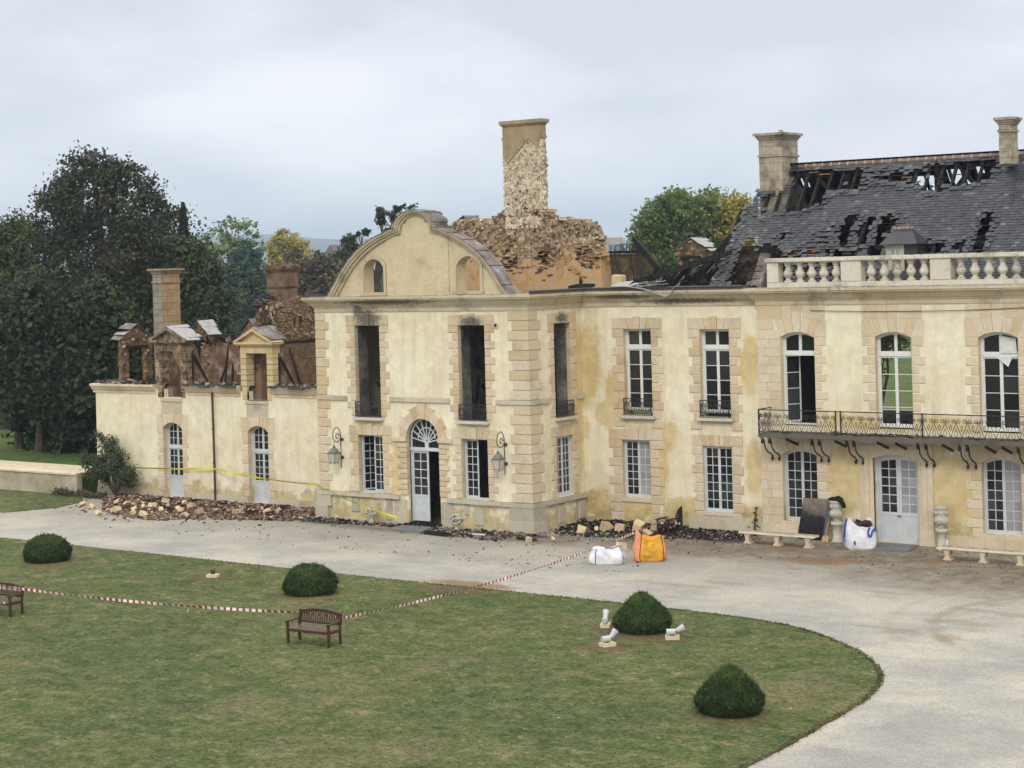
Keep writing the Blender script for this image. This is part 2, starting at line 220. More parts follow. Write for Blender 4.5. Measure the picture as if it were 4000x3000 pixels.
# foliage
def leafmat(name, cols, sub=.15):
    q = Mat(name, .6, .25); t = q.tint(); c = q.ramp(t, cols); q.col(q.mul(c, q.ramp(q.noise(.45, 4), [(.3, .7), (.7, 1.2)])))
    tl = q.n('ShaderNodeBsdfTranslucent'); q.put(tl.inputs[0], c); ms = q.n('ShaderNodeMixShader'); ms.inputs[0].default_value = sub
    q.nt.links.new(q.b.outputs[0], ms.inputs[1]); q.nt.links.new(tl.outputs[0], ms.inputs[2]); q.nt.links.new(ms.outputs[0], q.nt.nodes['Material Output'].inputs[0]); MT[name] = q.m
leafmat('leaf_dark', [(0, (.034, .040, .020)), (.5, (.056, .061, .028)), (.85, (.082, .078, .036)), (1, (.12, .10, .04))])
leafmat('leaf_left', [(0, (.018, .030, .014)), (.6, (.036, .052, .020)), (1, (.10, .11, .03))])
leafmat('leaf_lime', [(0, (.035, .06, .018)), (.6, (.07, .10, .03)), (1, (.16, .17, .05))])
leafmat('leaf_yew', [(0, (.026, .042, .016)), (.6, (.055, .075, .025)), (1, (.12, .12, .03))])
leafmat('leaf_teal', [(0, (.032, .068, .045)), (.6, (.058, .105, .062)), (1, (.10, .14, .07))])
leafmat('leaf_pale', [(0, (.10, .15, .05)), (.6, (.17, .22, .07)), (1, (.30, .30, .09))])
leafmat('leaf_yellow', [(0, (.20, .22, .06)), (.5, (.42, .36, .08)), (1, (.60, .45, .09))], .35)
leafmat('leaf_brown', [(0, (.065, .058, .036)), (.6, (.13, .10, .06)), (1, (.20, .145, .08))])
leafmat('leaf_poplar', [(0, (.08, .14, .05)), (.5, (.16, .23, .075)), (.8, (.26, .30, .08)), (1, (.48, .42, .09))], .35)
leafmat('leaf_shrub', [(0, (.05, .065, .035)), (.6, (.095, .12, .06)), (1, (.17, .18, .09))], .25)
leafmat('leaf_oak', [(0, (.030, .045, .022)), (.6, (.055, .075, .03)), (1, (.10, .11, .04))])
leafmat('leaf_yewball', [(0, (.020, .040, .014)), (.5, (.055, .095, .027)), (.85, (.10, .15, .042)), (1, (.18, .24, .07))], .25)
simple('bark', (.075, .060, .045), .95, .1, .35, 3, .5)
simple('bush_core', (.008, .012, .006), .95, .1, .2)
simple('house_white', (.62, .61, .58), .9, .1, .1); simple('house_roof', (.16, .13, .12), .9, .1, .1); simple('tower_concrete', (.42, .36, .33), .9, .1, .1)
# ------------------------------------------------------------------ ground materials
SOIL = [((-53.2, 44.3, 0), (1.5, 1.0, 1)), ((-40.2, 44.1, 0), (1.6, 1.1, 1)), ((-27.4, 44.0, 0), (1.5, 1.3, 1)), ((-20.5, 37.1, 0), (1.25, 1.1, 1)), ((-28.6, 44.2, 0), (.8, .6, 1)), ((-27.2, 42.0, 0), (.9, .7, 1)), ((-26.1, 43.6, 0), (.8, .6, 1)), ((-45.6, 45.1, 0), (1.1, .8, 1)), ((-36.6, 47.0, 0), (1.9, .7, 1))]
q = Mat('lawn_grass', .9, .15)
n1 = q.noise(.33, 6, .62); n2 = q.noise(1.35, 7, .7); n3 = q.noise(9, 5, .7); n4 = q.noise(34, 3, .6); st = q.noise(1.7, 6, .68, q.scale(q.pos(), (.8, 1.25, 1)))
c = q.ramp(n2, [(.28, (.055, .086, .028)), (.44, (.100, .138, .044)), (.58, (.160, .182, .072)), (.72, (.29, .26, .14))])
c = q.mix(q.ma('MULTIPLY', q.step(st, .52, .66), .6), c, (.33, .285, .165)); c = q.mix(q.ma('MULTIPLY', q.step(n1, .52, .68), .55), c, (.105, .165, .038))
c = q.mix(q.ma('MULTIPLY', q.step(q.noise(.21, 5, .6), .54, .66), .5), c, (.27, .225, .13))
c = q.mix(q.ma('MULTIPLY', q.step(q.noise(5, 6, .75), .56, .68), .6), c, (.36, .32, .19)); c = q.mix(q.ma('MULTIPLY', q.step(q.noise(3.1, 6, .7), .44, .34), .55), c, (.065, .090, .03)); c = q.mul(c, q.ramp(n3, [(.36, .58), (.64, 1.34)])); c = q.mul(c, q.ramp(n4, [(.36, .66), (.64, 1.3)]))
so = q.blobs(SOIL, n2, .9, .5); c = q.mix(q.ma('MULTIPLY', so, .8), c, q.mul((.20, .135, .075), q.ramp(n3, [(.3, .7), (.7, 1.2)])))
c = q.mul(c, q.ramp(q.noise(.16, 5, .65), [(.35, (.58, .64, .60)), (.65, (.90, .86, .80))])); q.col(c); q.bump(q.ma('ADD', q.ma('MULTIPLY', n3, .8), n4), .8, .05); MT['lawn'] = q.m
q = Mat('field_grass', .95, .1); n = q.noise(.02, 5, .6); c = q.ramp(n, [(.35, (.045, .078, .022)), (.5, (.072, .118, .03)), (.65, (.125, .135, .055))]); q.col(q.mul(c, q.ramp(q.noise(.8, 6, .7), [(.3, .7), (.7, 1.2)]))); MT['field'] = q.m
# gravel court: pale stone grit, brown earth and ash trodden out from the burnt walls
EARTH = [((-28, 59.6, 0), (10, 3.8, 1)), ((-20, 57.8, 0), (10, 4.4, 1)), ((-33, 58.2, 0), (5, 2.4, 1)), ((-35, 58.9, 0), (5, 2.8, 1)), ((-40.5, 57.4, 0), (4.2, 1.4, 1)), ((-47, 57.0, 0), (5, .9, 1))]
RUST = [((-28.2, 57.6, 0), (1.5, .8, 1)), ((-27.4, 58.2, 0), (1.2, .45, 1)), ((-36.6, 48.3, 0), (2.2, .7, 1)), ((-30.5, 59.5, 0), (1.3, .5, 1)), ((-24.5, 59.4, 0), (1.0, .4, 1))]
ASH = [((-39.0, 61.4, 0), (2.7, 1.5, 1)), ((-35.0, 61.3, 0), (3.0, 1.3, 1)), ((-33.6, 60.5, 0), (1.3, .9, 1)), ((-46.2, 57.9, 0), (2.0, .45, 1)), ((-51.5, 57.6, 0), (2.4, .8, 1)), ((-41.0, 57.9, 0), (1.2, .5, 1))]
WET = [((-20.0, 49.85, 0), (1.1, .5, 1)), ((-20.1, 51.8, 0), (.9, .32, 1)), ((-20.1, 52.75, 0), (.5, .3, 1)), ((-19.5, 47.7, 0), (.5, .5, 1)), ((-18.5, 51.6, 0), (1.2, .35, 1)), ((-21.6, 48.15, 0), (1.2, .16, 1)), ((-23.6, 53.2, 0), (1.0, .3, 1)), ((-30.6, 51.4, 0), (2., .35, 1)), ((-29.2, 52.4, 0), (1., .3, 1)), ((-20.9, 47.9, 0), (.8, .35, 1)), ((-24, 54.2, 0), (1.8, .25, 1))]
q = Mat('gravel', .95, .12)
n1 = q.noise(.28, 6, .6); n2 = q.noise(1.5, 7, .68); n3 = q.noise(22, 4, .65); n4 = q.noise(60, 2, .5); st = q.noise(.8, 6, .65, q.scale(q.pos(), (.6, 1.6, 1)))
c = q.ramp(n1, [(.38, (.32, .315, .295)), (.5, (.385, .372, .333)), (.62, (.47, .44, .375))]); c = q.mix(q.ma('MULTIPLY', q.step(st, .55, .72), .4), c, (.265, .248, .212)); c = q.mix(q.ma('MULTIPLY', q.step(st, .45, .30), .5), c, (.47, .445, .385))
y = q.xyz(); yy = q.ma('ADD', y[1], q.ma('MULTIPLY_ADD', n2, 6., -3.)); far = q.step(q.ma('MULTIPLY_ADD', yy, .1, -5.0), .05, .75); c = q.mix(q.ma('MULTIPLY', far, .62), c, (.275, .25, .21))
ex = q.blobs(EARTH, q.noise(.9, 7, .7), 1., .6); c = q.mix(q.ma('MULTIPLY', ex, .9), c, q.mix(q.step(n2, .4, .62), (.16, .125, .088), (.25, .215, .165)))
c = q.mix(q.ma('MULTIPLY', q.blobs(RUST, n2, 1.2, .5), .85), c, (.235, .14, .075)); c = q.mix(q.ma('MULTIPLY', q.blobs(WET, q.noise(1.6, 5, .6), 1., .3), .55), c, (.285, .24, .175))
def arcm(cx, cy, r, w, x1):
    a = q.n('ShaderNodeVectorMath', operation='SUBTRACT'); q.put(a.inputs[0], q.pos()); a.inputs[1].default_value = (cx, cy, .012); l = q.n('ShaderNodeVectorMath', operation='LENGTH'); q.put(l.inputs[0], a.outputs[0])
    d = q.ma('ABSOLUTE', q.ma('SUBTRACT', l.outputs['Value'], r)); d = q.ma('ADD', d, q.ma('MULTIPLY_ADD', n2, .9, -.45)); return q.ma('MULTIPLY', q.step(q.ma('MULTIPLY', d, 1/w), 1.0, .3), q.step(q.ma('MULTIPLY_ADD', y[0], -.5, x1*.5+.5), .2, .8))
tr = q.ma('MAXIMUM', arcm(-15.4, 51.1, 5.5, .26, -18.8), q.ma('MULTIPLY', arcm(-15.0, 51.5, 7.3, .22, -19.6), .4)); c = q.mix(q.ma('MULTIPLY', tr, .55), c, (.27, .225, .16))
c = q.mix(q.ma('MULTIPLY', q.blobs(ASH, q.noise(2.2, 7, .7), 1.0, .4), .9), c, q.mix(q.step(n3, .4, .65), (.026, .025, .026), (.085, .08, .078)))
sp = q.n('ShaderNodeSeparateColor'); q.put(sp.inputs[0], q.vor(26, 'F1', None, 1, 'Color')); c = q.mul(c, q.ramp(sp.outputs[0], [(0, .9), (.5, 1), (1, 1.06)])); c = q.mul(c, q.ramp(n3, [(.34, .76), (.66, 1.18)])); c = q.mul(c, q.ramp(n4, [(.34, .80), (.66, 1.14)])); c = q.mix(q.ma('MULTIPLY', q.step(q.noise(3.2, 7, .75), .60, .70), .4), c, (.22, .195, .16)); c = q.mul(c, q.ramp(n2, [(.3, .90), (.7, 1.06)]))
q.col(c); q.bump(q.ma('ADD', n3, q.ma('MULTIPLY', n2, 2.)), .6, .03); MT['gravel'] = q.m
q = Mat('hill_woods', .95, .05); c = q.ramp(q.noise(.02, 7, .7), [(.3, (.018, .035, .02)), (.7, (.05, .075, .035))]); q.col(c); q.bump(q.noise(.06, 5), 1., 6); MT['hill'] = q.m
simple('edge_steel', (.15, .075, .045), .85, .2, .35, 3); simple('path_grit', (.62, .53, .38), .95, .1, .2, 2); simple('terrace_wall', (.44, .38, .28), .93, .1, .4, 1.2, .5); simple('coping', (.66, .58, .42), .93, .1, .2, 1.5)
# ------------------------------------------------------------------ mesh builder
IDN = lambda u, d, z: (u, d, z)
class MB:
    def __init__(s, f=None): s.v = []; s.fc = []; s.t = []; s.f = f or IDN
    def add(s, vs, fs, t=None):
        o = len(s.v); s.v += [s.f(*p) for p in vs]; t = random.random() if t is None else t
        for f in fs: s.fc.append([i+o for i in f]); s.t.append(t)
        return s
    def quad(s, a, b, c, d, t=None): return s.add([a, b, c, d], [[0, 1, 2, 3]], t)
    def hexa(s, p, t=None): return s.add(p, [[0, 3, 2, 1], [4, 5, 6, 7], [0, 1, 5, 4], [1, 2, 6, 5], [2, 3, 7, 6], [3, 0, 4, 7]], t)
    def box(s, x0, x1, y0, y1, z0, z1, t=None, bev=0):
        if bev:   # chamfered front edge (front = low y)
            b = bev; return s.add([(x0, y0+b, z0), (x1, y0+b, z0), (x1, y0+b, z1), (x0, y0+b, z1), (x0+b, y0, z0+b), (x1-b, y0, z0+b), (x1-b, y0, z1-b), (x0+b, y0, z1-b), (x0, y1, z0), (x1, y1, z0), (x1, y1, z1), (x0, y1, z1)],
                [[4, 5, 6, 7], [0, 1, 5, 4], [1, 2, 6, 5], [2, 3, 7, 6], [3, 0, 4, 7], [0, 8, 9, 1], [1, 9, 10, 2], [2, 10, 11, 3], [3, 11, 8, 0], [8, 11, 10, 9]], t)
        return s.hexa([(x0, y0, z0), (x1, y0, z0), (x1, y1, z0), (x0, y1, z0), (x0, y0, z1), (x1, y0, z1), (x1, y1, z1), (x0, y1, z1)], t)
    def prism(s, pts, d0, d1, t=None):       # polygon in (u,z), anticlockwise seen from the front, extruded d0 -> d1
        n = len(pts); vs = [(u, d0, z) for u, z in pts] + [(u, d1, z) for u, z in pts]
        return s.add(vs, [list(range(n)), list(range(2*n-1, n-1, -1))] + [[(i+1) % n, i, n+i, n+(i+1) % n] for i in range(n)], t)
    def slab(s, pts, z0, z1, t=None):        # polygon in (x,y)
        n = len(pts); vs = [(x, y, z0) for x, y in pts] + [(x, y, z1) for x, y in pts]
        return s.add(vs, [list(range(n-1, -1, -1)), list(range(n, 2*n))] + [[i, (i+1) % n, n+(i+1) % n, n+i] for i in range(n)], t)
    def beam(s, p, q, w, h=None, t=None, jit=0):
        h = h or w; p = Vector(p); q = Vector(q); d = (q-p).normalized(); a = d.cross(Vector((0, 0, 1)))
        a = Vector((1, 0, 0)) if a.length < 1e-4 else a.normalized(); b = a.cross(d).normalized()
        if not jit: return s.hexa([tuple(o + a*i*w/2 + b*j*h/2) for o in (p, q) for i, j in ((-1, -1), (1, -1), (1, 1), (-1, 1))], t)
        L = (q-p).length; n = max(3, int(L/.35)); vs = []; fs = []
        for k in range(n+1):
            o = p.lerp(q, k/n); e = 1 if 0 < k < n else .6
            for i, j in ((-1, -1), (1, -1), (1, 1), (-1, 1)): vs.append(tuple(o + a*i*w/2*e*random.uniform(1-jit, 1+jit*.6) + b*j*h/2*e*random.uniform(1-jit, 1+jit*.6)))
        for k in range(n):
            for i in range(4): fs.append([k*4+i, k*4+(i+1) % 4, k*4+4+(i+1) % 4, k*4+4+i])
        fs += [[3, 2, 1, 0], [n*4, n*4+1, n*4+2, n*4+3]]; return s.add(vs, fs, t)
    def tube(s, P, r, n=6, t=None, cap=True):
        P = [Vector(p) for p in P]; vs = []; fs = []; R = r if isinstance(r, (list, tuple)) else [r]*len(P); ref = None
        for i, p in enumerate(P):
            d = (P[min(i+1, len(P)-1)]-P[max(i-1, 0)]).normalized()
            if ref is None: ref = d.cross(Vector((0, 0, 1))) if abs(d.z) < .9 else d.cross(Vector((1, 0, 0)))
            a = (ref - d*ref.dot(d)).normalized(); b = d.cross(a); ref = a
            for k in range(n): an = 2*math.pi*k/n; vs.append(tuple(p + (a*math.cos(an) + b*math.sin(an))*R[i]))
        for i in range(len(P)-1):
            for k in range(n): fs.append([i*n+k, i*n+(k+1) % n, (i+1)*n+(k+1) % n, (i+1)*n+k])
        if cap: fs += [list(range(n-1, -1, -1)), [(len(P)-1)*n+k for k in range(n)]]
        return s.add(vs, fs, t)
    def lathe(s, cx, cy, prof, n=16, t=None, z0=0, sq=None):
        vs = []; fs = []
        for r, z in prof:
            for k in range(n): an = 2*math.pi*(k+.5)/n; vs.append((cx+r*math.cos(an), cy+r*math.sin(an), z0+z))
        for i in range(len(prof)-1):
            for k in range(n): fs.append([i*n+k, i*n+(k+1) % n, (i+1)*n+(k+1) % n, (i+1)*n+k])
        fs += [list(range(n-1, -1, -1)), [(len(prof)-1)*n+k for k in range(n)]]; return s.add(vs, fs, t)
    def rock(s, c, sz, t=None, flat=1.):
        c = Vector(c); P = []
        ro = Matrix.Rotation(random.uniform(0, 6.28), 3, 'Z') @ Matrix.Rotation(random.uniform(-.7, .7)*flat, 3, 'X') @ Matrix.Rotation(random.uniform(-.7, .7)*flat, 3, 'Y')
        for z in (-1, 1):
            for x, y in ((-1, -1), (1, -1), (1, 1), (-1, 1)):
                k = random.uniform(.62, 1.08); P.append(tuple(c + ro @ Vector((x*sz[0]*k/2, y*sz[1]*random.uniform(.62, 1.08)/2, z*sz[2]*random.uniform(.62, 1.08)/2))))
        return s.hexa(P, t)
    def build(s, name, mat, parent=None, smooth=False):
        me = bpy.data.meshes.new(name); L = base(parent)
        me.from_pydata([(x-L[0], y-L[1], z-L[2]) for x, y, z in s.v], [], s.fc); me.materials.append(MT[mat] if isinstance(mat, str) else mat)
        if s.t: a = me.attributes.new('tint', 'FLOAT', 'FACE'); a.data.foreach_set('value', np.array(s.t, 'f'))
        if smooth: me.polygons.foreach_set('use_smooth', [True]*len(me.polygons))
        me.update(); o = bpy.data.objects.new(name, me); COL.objects.link(o)
        if parent is not None: o.parent = parent
        return o
BASE = {}
def base(p):
    if p is None: return (0, 0, 0)
    while p.parent is not None: p = p.parent
    return BASE.get(p.name, (0, 0, 0))
def thing(name, label, cat, loc, group=None):
    o = bpy.data.objects.new(name, None); COL.objects.link(o); o.location = loc; o.empty_display_size = .3; BASE[o.name] = tuple(loc)
    return tag(o, label, cat, group)
def tag(o, label=None, cat=None, group=None, kind=None):
    for k, v in (('label', label), ('category', cat), ('group', group), ('kind', kind)):
        if v: o[k] = v
    return o
def copy_tree(o, loc, rz=0., sc=1.):
    def cp(x, par):
        c = x.copy(); COL.objects.link(c); c.parent = par
        for ch in [y for y in bpy.data.objects if y.parent == x and y is not c]: cp(ch, c)
        return c
    c = cp(o, None); c.location = loc; c.rotation_euler = (0, 0, rz); c.scale = (sc, sc, sc); return c
def fast(name, V, F, tint, mat, parent=None, smooth=False):   # numpy quads
    me = bpy.data.meshes.new(name); n = len(F); k = F.shape[1]; L = np.array(base(parent)); V = V - L
    me.vertices.add(len(V)); me.vertices.foreach_set('co', V.astype('f').ravel()); me.loops.add(n*k); me.loops.foreach_set('vertex_index', F.astype('i').ravel())
    me.polygons.add(n); me.polygons.foreach_set('loop_start', np.arange(0, n*k, k, dtype='i')); me.polygons.foreach_set('loop_total', np.full(n, k, 'i'))
    a = me.attributes.new('tint', 'FLOAT', 'FACE'); a.data.foreach_set('value', tint.astype('f')); me.materials.append(MT[mat]); me.update(); me.validate()
    o = bpy.data.objects.new(name, me); COL.objects.link(o)
    if parent is not None: o.parent = parent
    return o
# frames: (u along the wall, d into the building, z)
PY_, MY_, RY_, LY_, SX_ = 58.6, 62.5, 62.3, 60.3, -41.2
def front(Y): return lambda u, d, z: (u, Y+d, z)
FP, FM, FR, FL = front(PY_), front(MY_), front(RY_), front(LY_)
FS = lambda u, d, z: (SX_-d, u, z)
def arc(u0, u1, zs, rise, n=10):     # points left -> right along a segmental or round arch
    w = (u1-u0)/2; R = (w*w+rise*rise)/(2*rise); cu = (u0+u1)/2; cz = zs+rise-R; a = math.asin(min(1, w/R)); 
    if rise > w*.999: return [(cu-w*math.cos(math.pi*i/n), zs+rise*math.sin(math.pi*i/n)) for i in range(n+1)]
    return [(cu+R*math.sin(-a+2*a*i/n), cz+R*math.cos(-a+2*a*i/n)) for i in range(n+1)]
def wall(b, u0, u1, z0, z1, holes, d0, d1, t=.5):
    us = sorted({u0, u1, *[h[0] for h in holes], *[h[1] for h in holes]}); zs = sorted({z0, z1, *[h[2] for h in holes], *[h[3] for h in holes]})
    us = [u for u in us if u0 <= u <= u1]; zs = [z for z in zs if z0 <= z <= z1]
    def solid(i, j):
        if i < 0 or j < 0 or i >= len(us)-1 or j >= len(zs)-1: return False
        cu = (us[i]+us[i+1])/2; cz = (zs[j]+zs[j+1])/2
        return not any(h[0] < cu < h[1] and h[2] < cz < h[3] for h in holes)
    for i in range(len(us)-1):
        for j in range(len(zs)-1):
            if not solid(i, j): continue
            a, c, e, f = us[i], us[i+1], zs[j], zs[j+1]
            b.quad((a, d0, e), (c, d0, e), (c, d0, f), (a, d0, f), t); b.quad((c, d1, e), (a, d1, e), (a, d1, f), (c, d1, f), t)
            if not solid(i-1, j): b.quad((a, d1, e), (a, d0, e), (a, d0, f), (a, d1, f), t)
            if not solid(i+1, j): b.quad((c, d0, e), (c, d1, e), (c, d1, f), (c, d0, f), t)
            if not solid(i, j-1): b.quad((a, d1, e), (c, d1, e), (c, d0, e), (a, d0, e), t)
            if not solid(i, j+1): b.quad((a, d0, f), (c, d0, f), (c, d1, f), (a, d1, f), t)
    for h in holes:
        if len(h) > 4 and h[4]:
            A = arc(h[0], h[1], h[3]-h[4], h[4], 14)
            for (ua, za), (ub, zb) in zip(A, A[1:]):
                b.quad((ua, d0, za), (ub, d0, zb), (ub, d0, h[3]), (ua, d0, h[3]), t); b.quad((ub, d1, zb), (ua, d1, za), (ua, d1, h[3]), (ub, d1, h[3]), t); b.quad((ua, d1, za), (ub, d1, zb), (ub, d0, zb), (ua, d0, za), t)
def rt_(a=.15, b=.85): return random.uniform(a, b)
def surround(b, u0, u1, z0, z1, rise=0, long=.42, short=.27, pitch=.335, proud=.035, nv=5, vh=.40, fan=.17, zbot=None, top=True, deep=.2, long2=None, key=.06, left=True, right=True):
    zs = z1-rise; zb = z0 if zbot is None else zbot; n = max(1, round((zs-zb)/pitch)); h = (zs-zb)/n
    for side in (-1, 1):
        if (side < 0 and not left) or (side > 0 and not right): continue
        for k in range(n):
            w = (long if k % 2 == 0 else short)*random.uniform(.94, 1.06); e = u0 if side < 0 else u1
            a, c = (e-w, e+.005) if side < 0 else (e-.005, e+w)
            b.box(a, c, -proud+random.uniform(-.006, .006), deep, zs-(k+1)*h+.012, zs-k*h-.012, rt_(), bev=.02)
    if not top: return
    A = arc(u0, u1, zs, rise, nv) if rise else [(u0+(u1-u0)*i/nv, z1) for i in range(nv+1)]
    cu = (u0+u1)/2; ex = [(u-(cu-u)*fan/((u1-u0)/2)*1.0, 0) for u, z in A]
    for i in range(nv):
        (ua, za), (ub, zb2) = A[i], A[i+1]; g = .008; mid = i == nv//2 and nv % 2
        zt = z1+vh+(key if mid else 0); dd = -proud-(.02 if mid else 0)+random.uniform(-.006, .006)
        b.prism([(ua+g, za-.005), (ub-g, zb2-.005), (ex[i+1][0]-g, zt), (ex[i][0]+g, zt)], dd, deep, rt_())
    for side in (-1, 1):     # springers beside the flat arch
        if (side < 0 and not left) or (side > 0 and not right): continue
        e = u0 if side < 0 else u1; x = ex[0][0] if side < 0 else ex[-1][0]; o = e-long if side < 0 else e+long
        e2 = e+(.005 if side < 0 else -.005); P = [(o, zs+.012), (e2, zs+.012), (x, z1+vh), (o, z1+vh)]
        if side > 0: P = [P[1], P[0], P[3], P[2]]
        b.prism(P, -proud, deep, rt_())
def sill(b, u0, u1, z0, z1, out=.2):
    b.box(u0, u1, -out, .12, z0+(z1-z0)*.45, z1, rt_(.5, .9)); b.prism  # nosing above a hollow
    b.add([(u0+.03, -out+.05, z0+(z1-z0)*.45), (u1-.03, -out+.05, z0+(z1-z0)*.45), (u1-.12, -.02, z0), (u0+.12, -.02, z0), (u0+.03, .1, z0+(z1-z0)*.45), (u1-.03, .1, z0+(z1-z0)*.45)], [[3, 2, 1, 0], [0, 4, 3], [1, 2, 5]], .4)
def spiral(c, r, a0, turns, f, n=16):     # flat scroll in the (u,z) plane
    P = []
    for i in range(n+1):
        k = i/n; a = a0+turns*2*math.pi*k; q = r*(1-.78*k); P.append(f(c[0]+q*math.cos(a), c[1]+q*math.sin(a)))
    return P
def railing(u0, u1, z0, z1, fr, parent, d=-.1, r=.014, name='window_railing', side=True):
    b = MB(fr); g = lambda u, z: (u, d, z); w = u1-u0; h = z1-z0
    b.box(u0, u1, d-.02, d+.02, z1-.025, z1+.01, .4); b.box(u0, u1, d-.012, d+.012, z0+.06, z0+.085, .4)
    for u in (u0+.012, u1-.012): b.box(u-.014, u+.014, d-.014, d+.014, z0, z1, .4)
    if side:
        for u in (u0+.012, u1-.012):
            for z in (z0+.07, z1-.02): b.box(u-.01, u+.01, d+.02, .06, z-.01, z+.01, .4)
    n = max(2, round(w/.33)); pw = w/n
    for k in range(n):
        c = u0+pw*(k+.5)
        for s_ in (-1, 1):
            b.tube(spiral((c+s_*pw*.24, z1-.2), pw*.21, math.pi/2, s_*1.3, g), r, 4, .4, False)
            b.tube(spiral((c+s_*pw*.22, z0+.2), pw*.19, -math.pi/2, s_*-1.2, g), r, 4, .4, False)
            b.tube([g(c+s_*pw*.46, z0+.08), g(c+s_*pw*.30, z0+h*.5), g(c+s_*pw*.46, z1-.05)], r, 4, .4, False)
        b.tube([g(c, z0+.08), g(c+.04, z0+h*.35), g(c, z0+h*.5), g(c-.04, z0+h*.65), g(c, z1-.05)], r, 4, .4, False)
    return b.build(name, 'iron', parent)
def leaf(b, gp, u0, u1, z0, z1, cols, rows, d, fr=.055, mu=.028, arcz=None, panel=0., th=.045, t=None, gt=None, br=None):
    """one casement: stiles and rails, muntins, panes; arcz(u) gives the top at u"""
    T = arcz or (lambda u: z1)
    b.box(u0, u0+fr, d, d+th, z0, T(u0+fr*.5), t); b.box(u1-fr, u1, d, d+th, z0, T(u1-fr*.5), t); zb = z0+(br or fr*1.3)
    b.box(u0+fr, u1-fr, d, d+th, z0, zb, t)
    if panel: b.box(u0+fr, u1-fr, d+.012, d+th, zb, z0+panel-fr*.6, t); b.box(u0+fr, u1-fr, d-.004, d+th, z0+panel-fr*.6, z0+panel+fr*.6, t); zb = z0+panel+fr*.6
    N = 8; us = [u0+fr+(u1-u0-2*fr)*i/N for i in range(N+1)]
    for a, c in zip(us, us[1:]): b.hexa([(a, d, T(a)-fr), (c, d, T(c)-fr), (c, d+th, T(c)-fr), (a, d+th, T(a)-fr), (a, d, T(a)), (c, d, T(c)), (c, d+th, T(c)), (a, d+th, T(a))], t)
    gw = (u1-u0-2*fr); zt = lambda u: T(u)-fr
    for i in range(1, cols): u = u0+fr+gw*i/cols; b.box(u-mu/2, u+mu/2, d+.008, d+th-.008, zb, zt(u), t)
    ztop = min(zt(u0+fr), zt(u1-fr), zt((u0+u1)/2)); zh = (zt((u0+u1)/2)-zb)/rows
    for j in range(1, rows): b.box(u0+fr, u1-fr, d+.010, d+th-.010, zb+zh*j-mu/2, zb+zh*j+mu/2, t)
    for i in range(cols):
        for j in range(rows):
            a, c = u0+fr+gw*i/cols, u0+fr+gw*(i+1)/cols; e, f = zb+zh*j, zb+zh*(j+1); k = random.uniform(-.004, .004); k2 = random.uniform(-.004, .004); D = d+th*.6
            if j == rows-1: f1, f2 = zt(a), zt(c)
            else: f1 = f2 = f
            gp.quad((a, D+k, e), (c, D-k, e), (c, D-k+k2, f2), (a, D+k+k2, f1), random.random() if gt is None else gt)
def window(parent, fr, u0, u1, z0, z1, cols=2, rows=7, d=.22, rise=0, paint='grey_paint', glass='glass', glass2=None, transom=None, trows=1, tcols=None, panel=0, openL=0, openR=0, ofr=.06, stile=.055, mu=.028, name='window', noR=False):
    b = MB(fr); gl = MB(fr); gr_ = MB(fr); A = None
    if rise:
        w = (u1-u0)/2; R = (w*w+rise*rise)/(2*rise); cu = (u0+u1)/2
        A = lambda u: z1-R+math.sqrt(max(0, R*R-(u-cu)**2))
    T = A or (lambda u: z1); dd = d-.02
    b.box(u0, u0+ofr, dd, dd+.09, z0, T(u0+ofr/2), .5); b.box(u1-ofr, u1, dd, dd+.09, z0, T(u1-ofr/2), .5); b.box(u0+ofr, u1-ofr, dd-.03, dd+.09, z0, z0+.06, .5)
    N = 10; us = [u0+ofr+(u1-u0-2*ofr)*i/N for i in range(N+1)]
    for a, c in zip(us, us[1:]): b.hexa([(a, dd, T(a)-ofr), (c, dd, T(c)-ofr), (c, dd+.09, T(c)-ofr), (a, dd+.09, T(a)-ofr), (a, dd, T(a)), (c, dd, T(c)), (c, dd+.09, T(c)), (a, dd+.09, T(a))], .5)
    i0, i1, j0, j1 = u0+ofr, u1-ofr, z0+.06, z1-ofr; mid = (i0+i1)/2; TT = (lambda u: T(u)-ofr) if A else None
    main_top = j1
    if transom:
        b.box(i0, i1, dd-.025, dd+.09, transom-.055, transom+.055, .5)
        for (a, c, g_) in ((i0, mid, gl), (mid, i1, gr_)): leaf(b, g_, a, c, transom+.055, j1, tcols or cols, trows, d, stile, mu, TT)
        main_top = transom-.055; TT = None
    def swung(bb, gg, hinge, far, ang):   # an open casement, swung into the room
        hu = hinge; s_ = 1 if far > hinge else -1; w = abs(far-hinge); o = fr
        ca, sa = math.cos(ang), math.sin(ang)
        f2 = lambda u, dpt, z: o(hu + s_*(u*ca) , d + u*sa + (dpt-d)*ca, z)
        B2 = MB(f2); G2 = MB(f2); leaf(B2, G2, 0, w, j0, main_top, cols, rows, d, stile, mu, None, panel); return B2, G2
    ex = []
    for (a, c, op, hinge, far, g_) in ((i0, mid, openL, i0, mid, gl), (mid, i1, openR, i1, mid, gr_)):
        if op: ex.append(swung(b, g_, hinge, far, op))
        elif not (noR and hinge == i1): leaf(b, g_, a, c, j0, main_top, cols, rows, d, stile, mu, TT, panel)
    for B2, G2 in ex:
        for (src, dst) in ((B2, b), (G2, gl)):
            o = len(dst.v); dst.v += src.v; dst.fc += [[i+o for i in f] for f in src.fc]; dst.t += src.t
    w = b.build(name, paint, parent); p = gl.build('pane', glass, w)
    if gr_.v: gr_.build('pane', glass2 or glass, w)
    return w
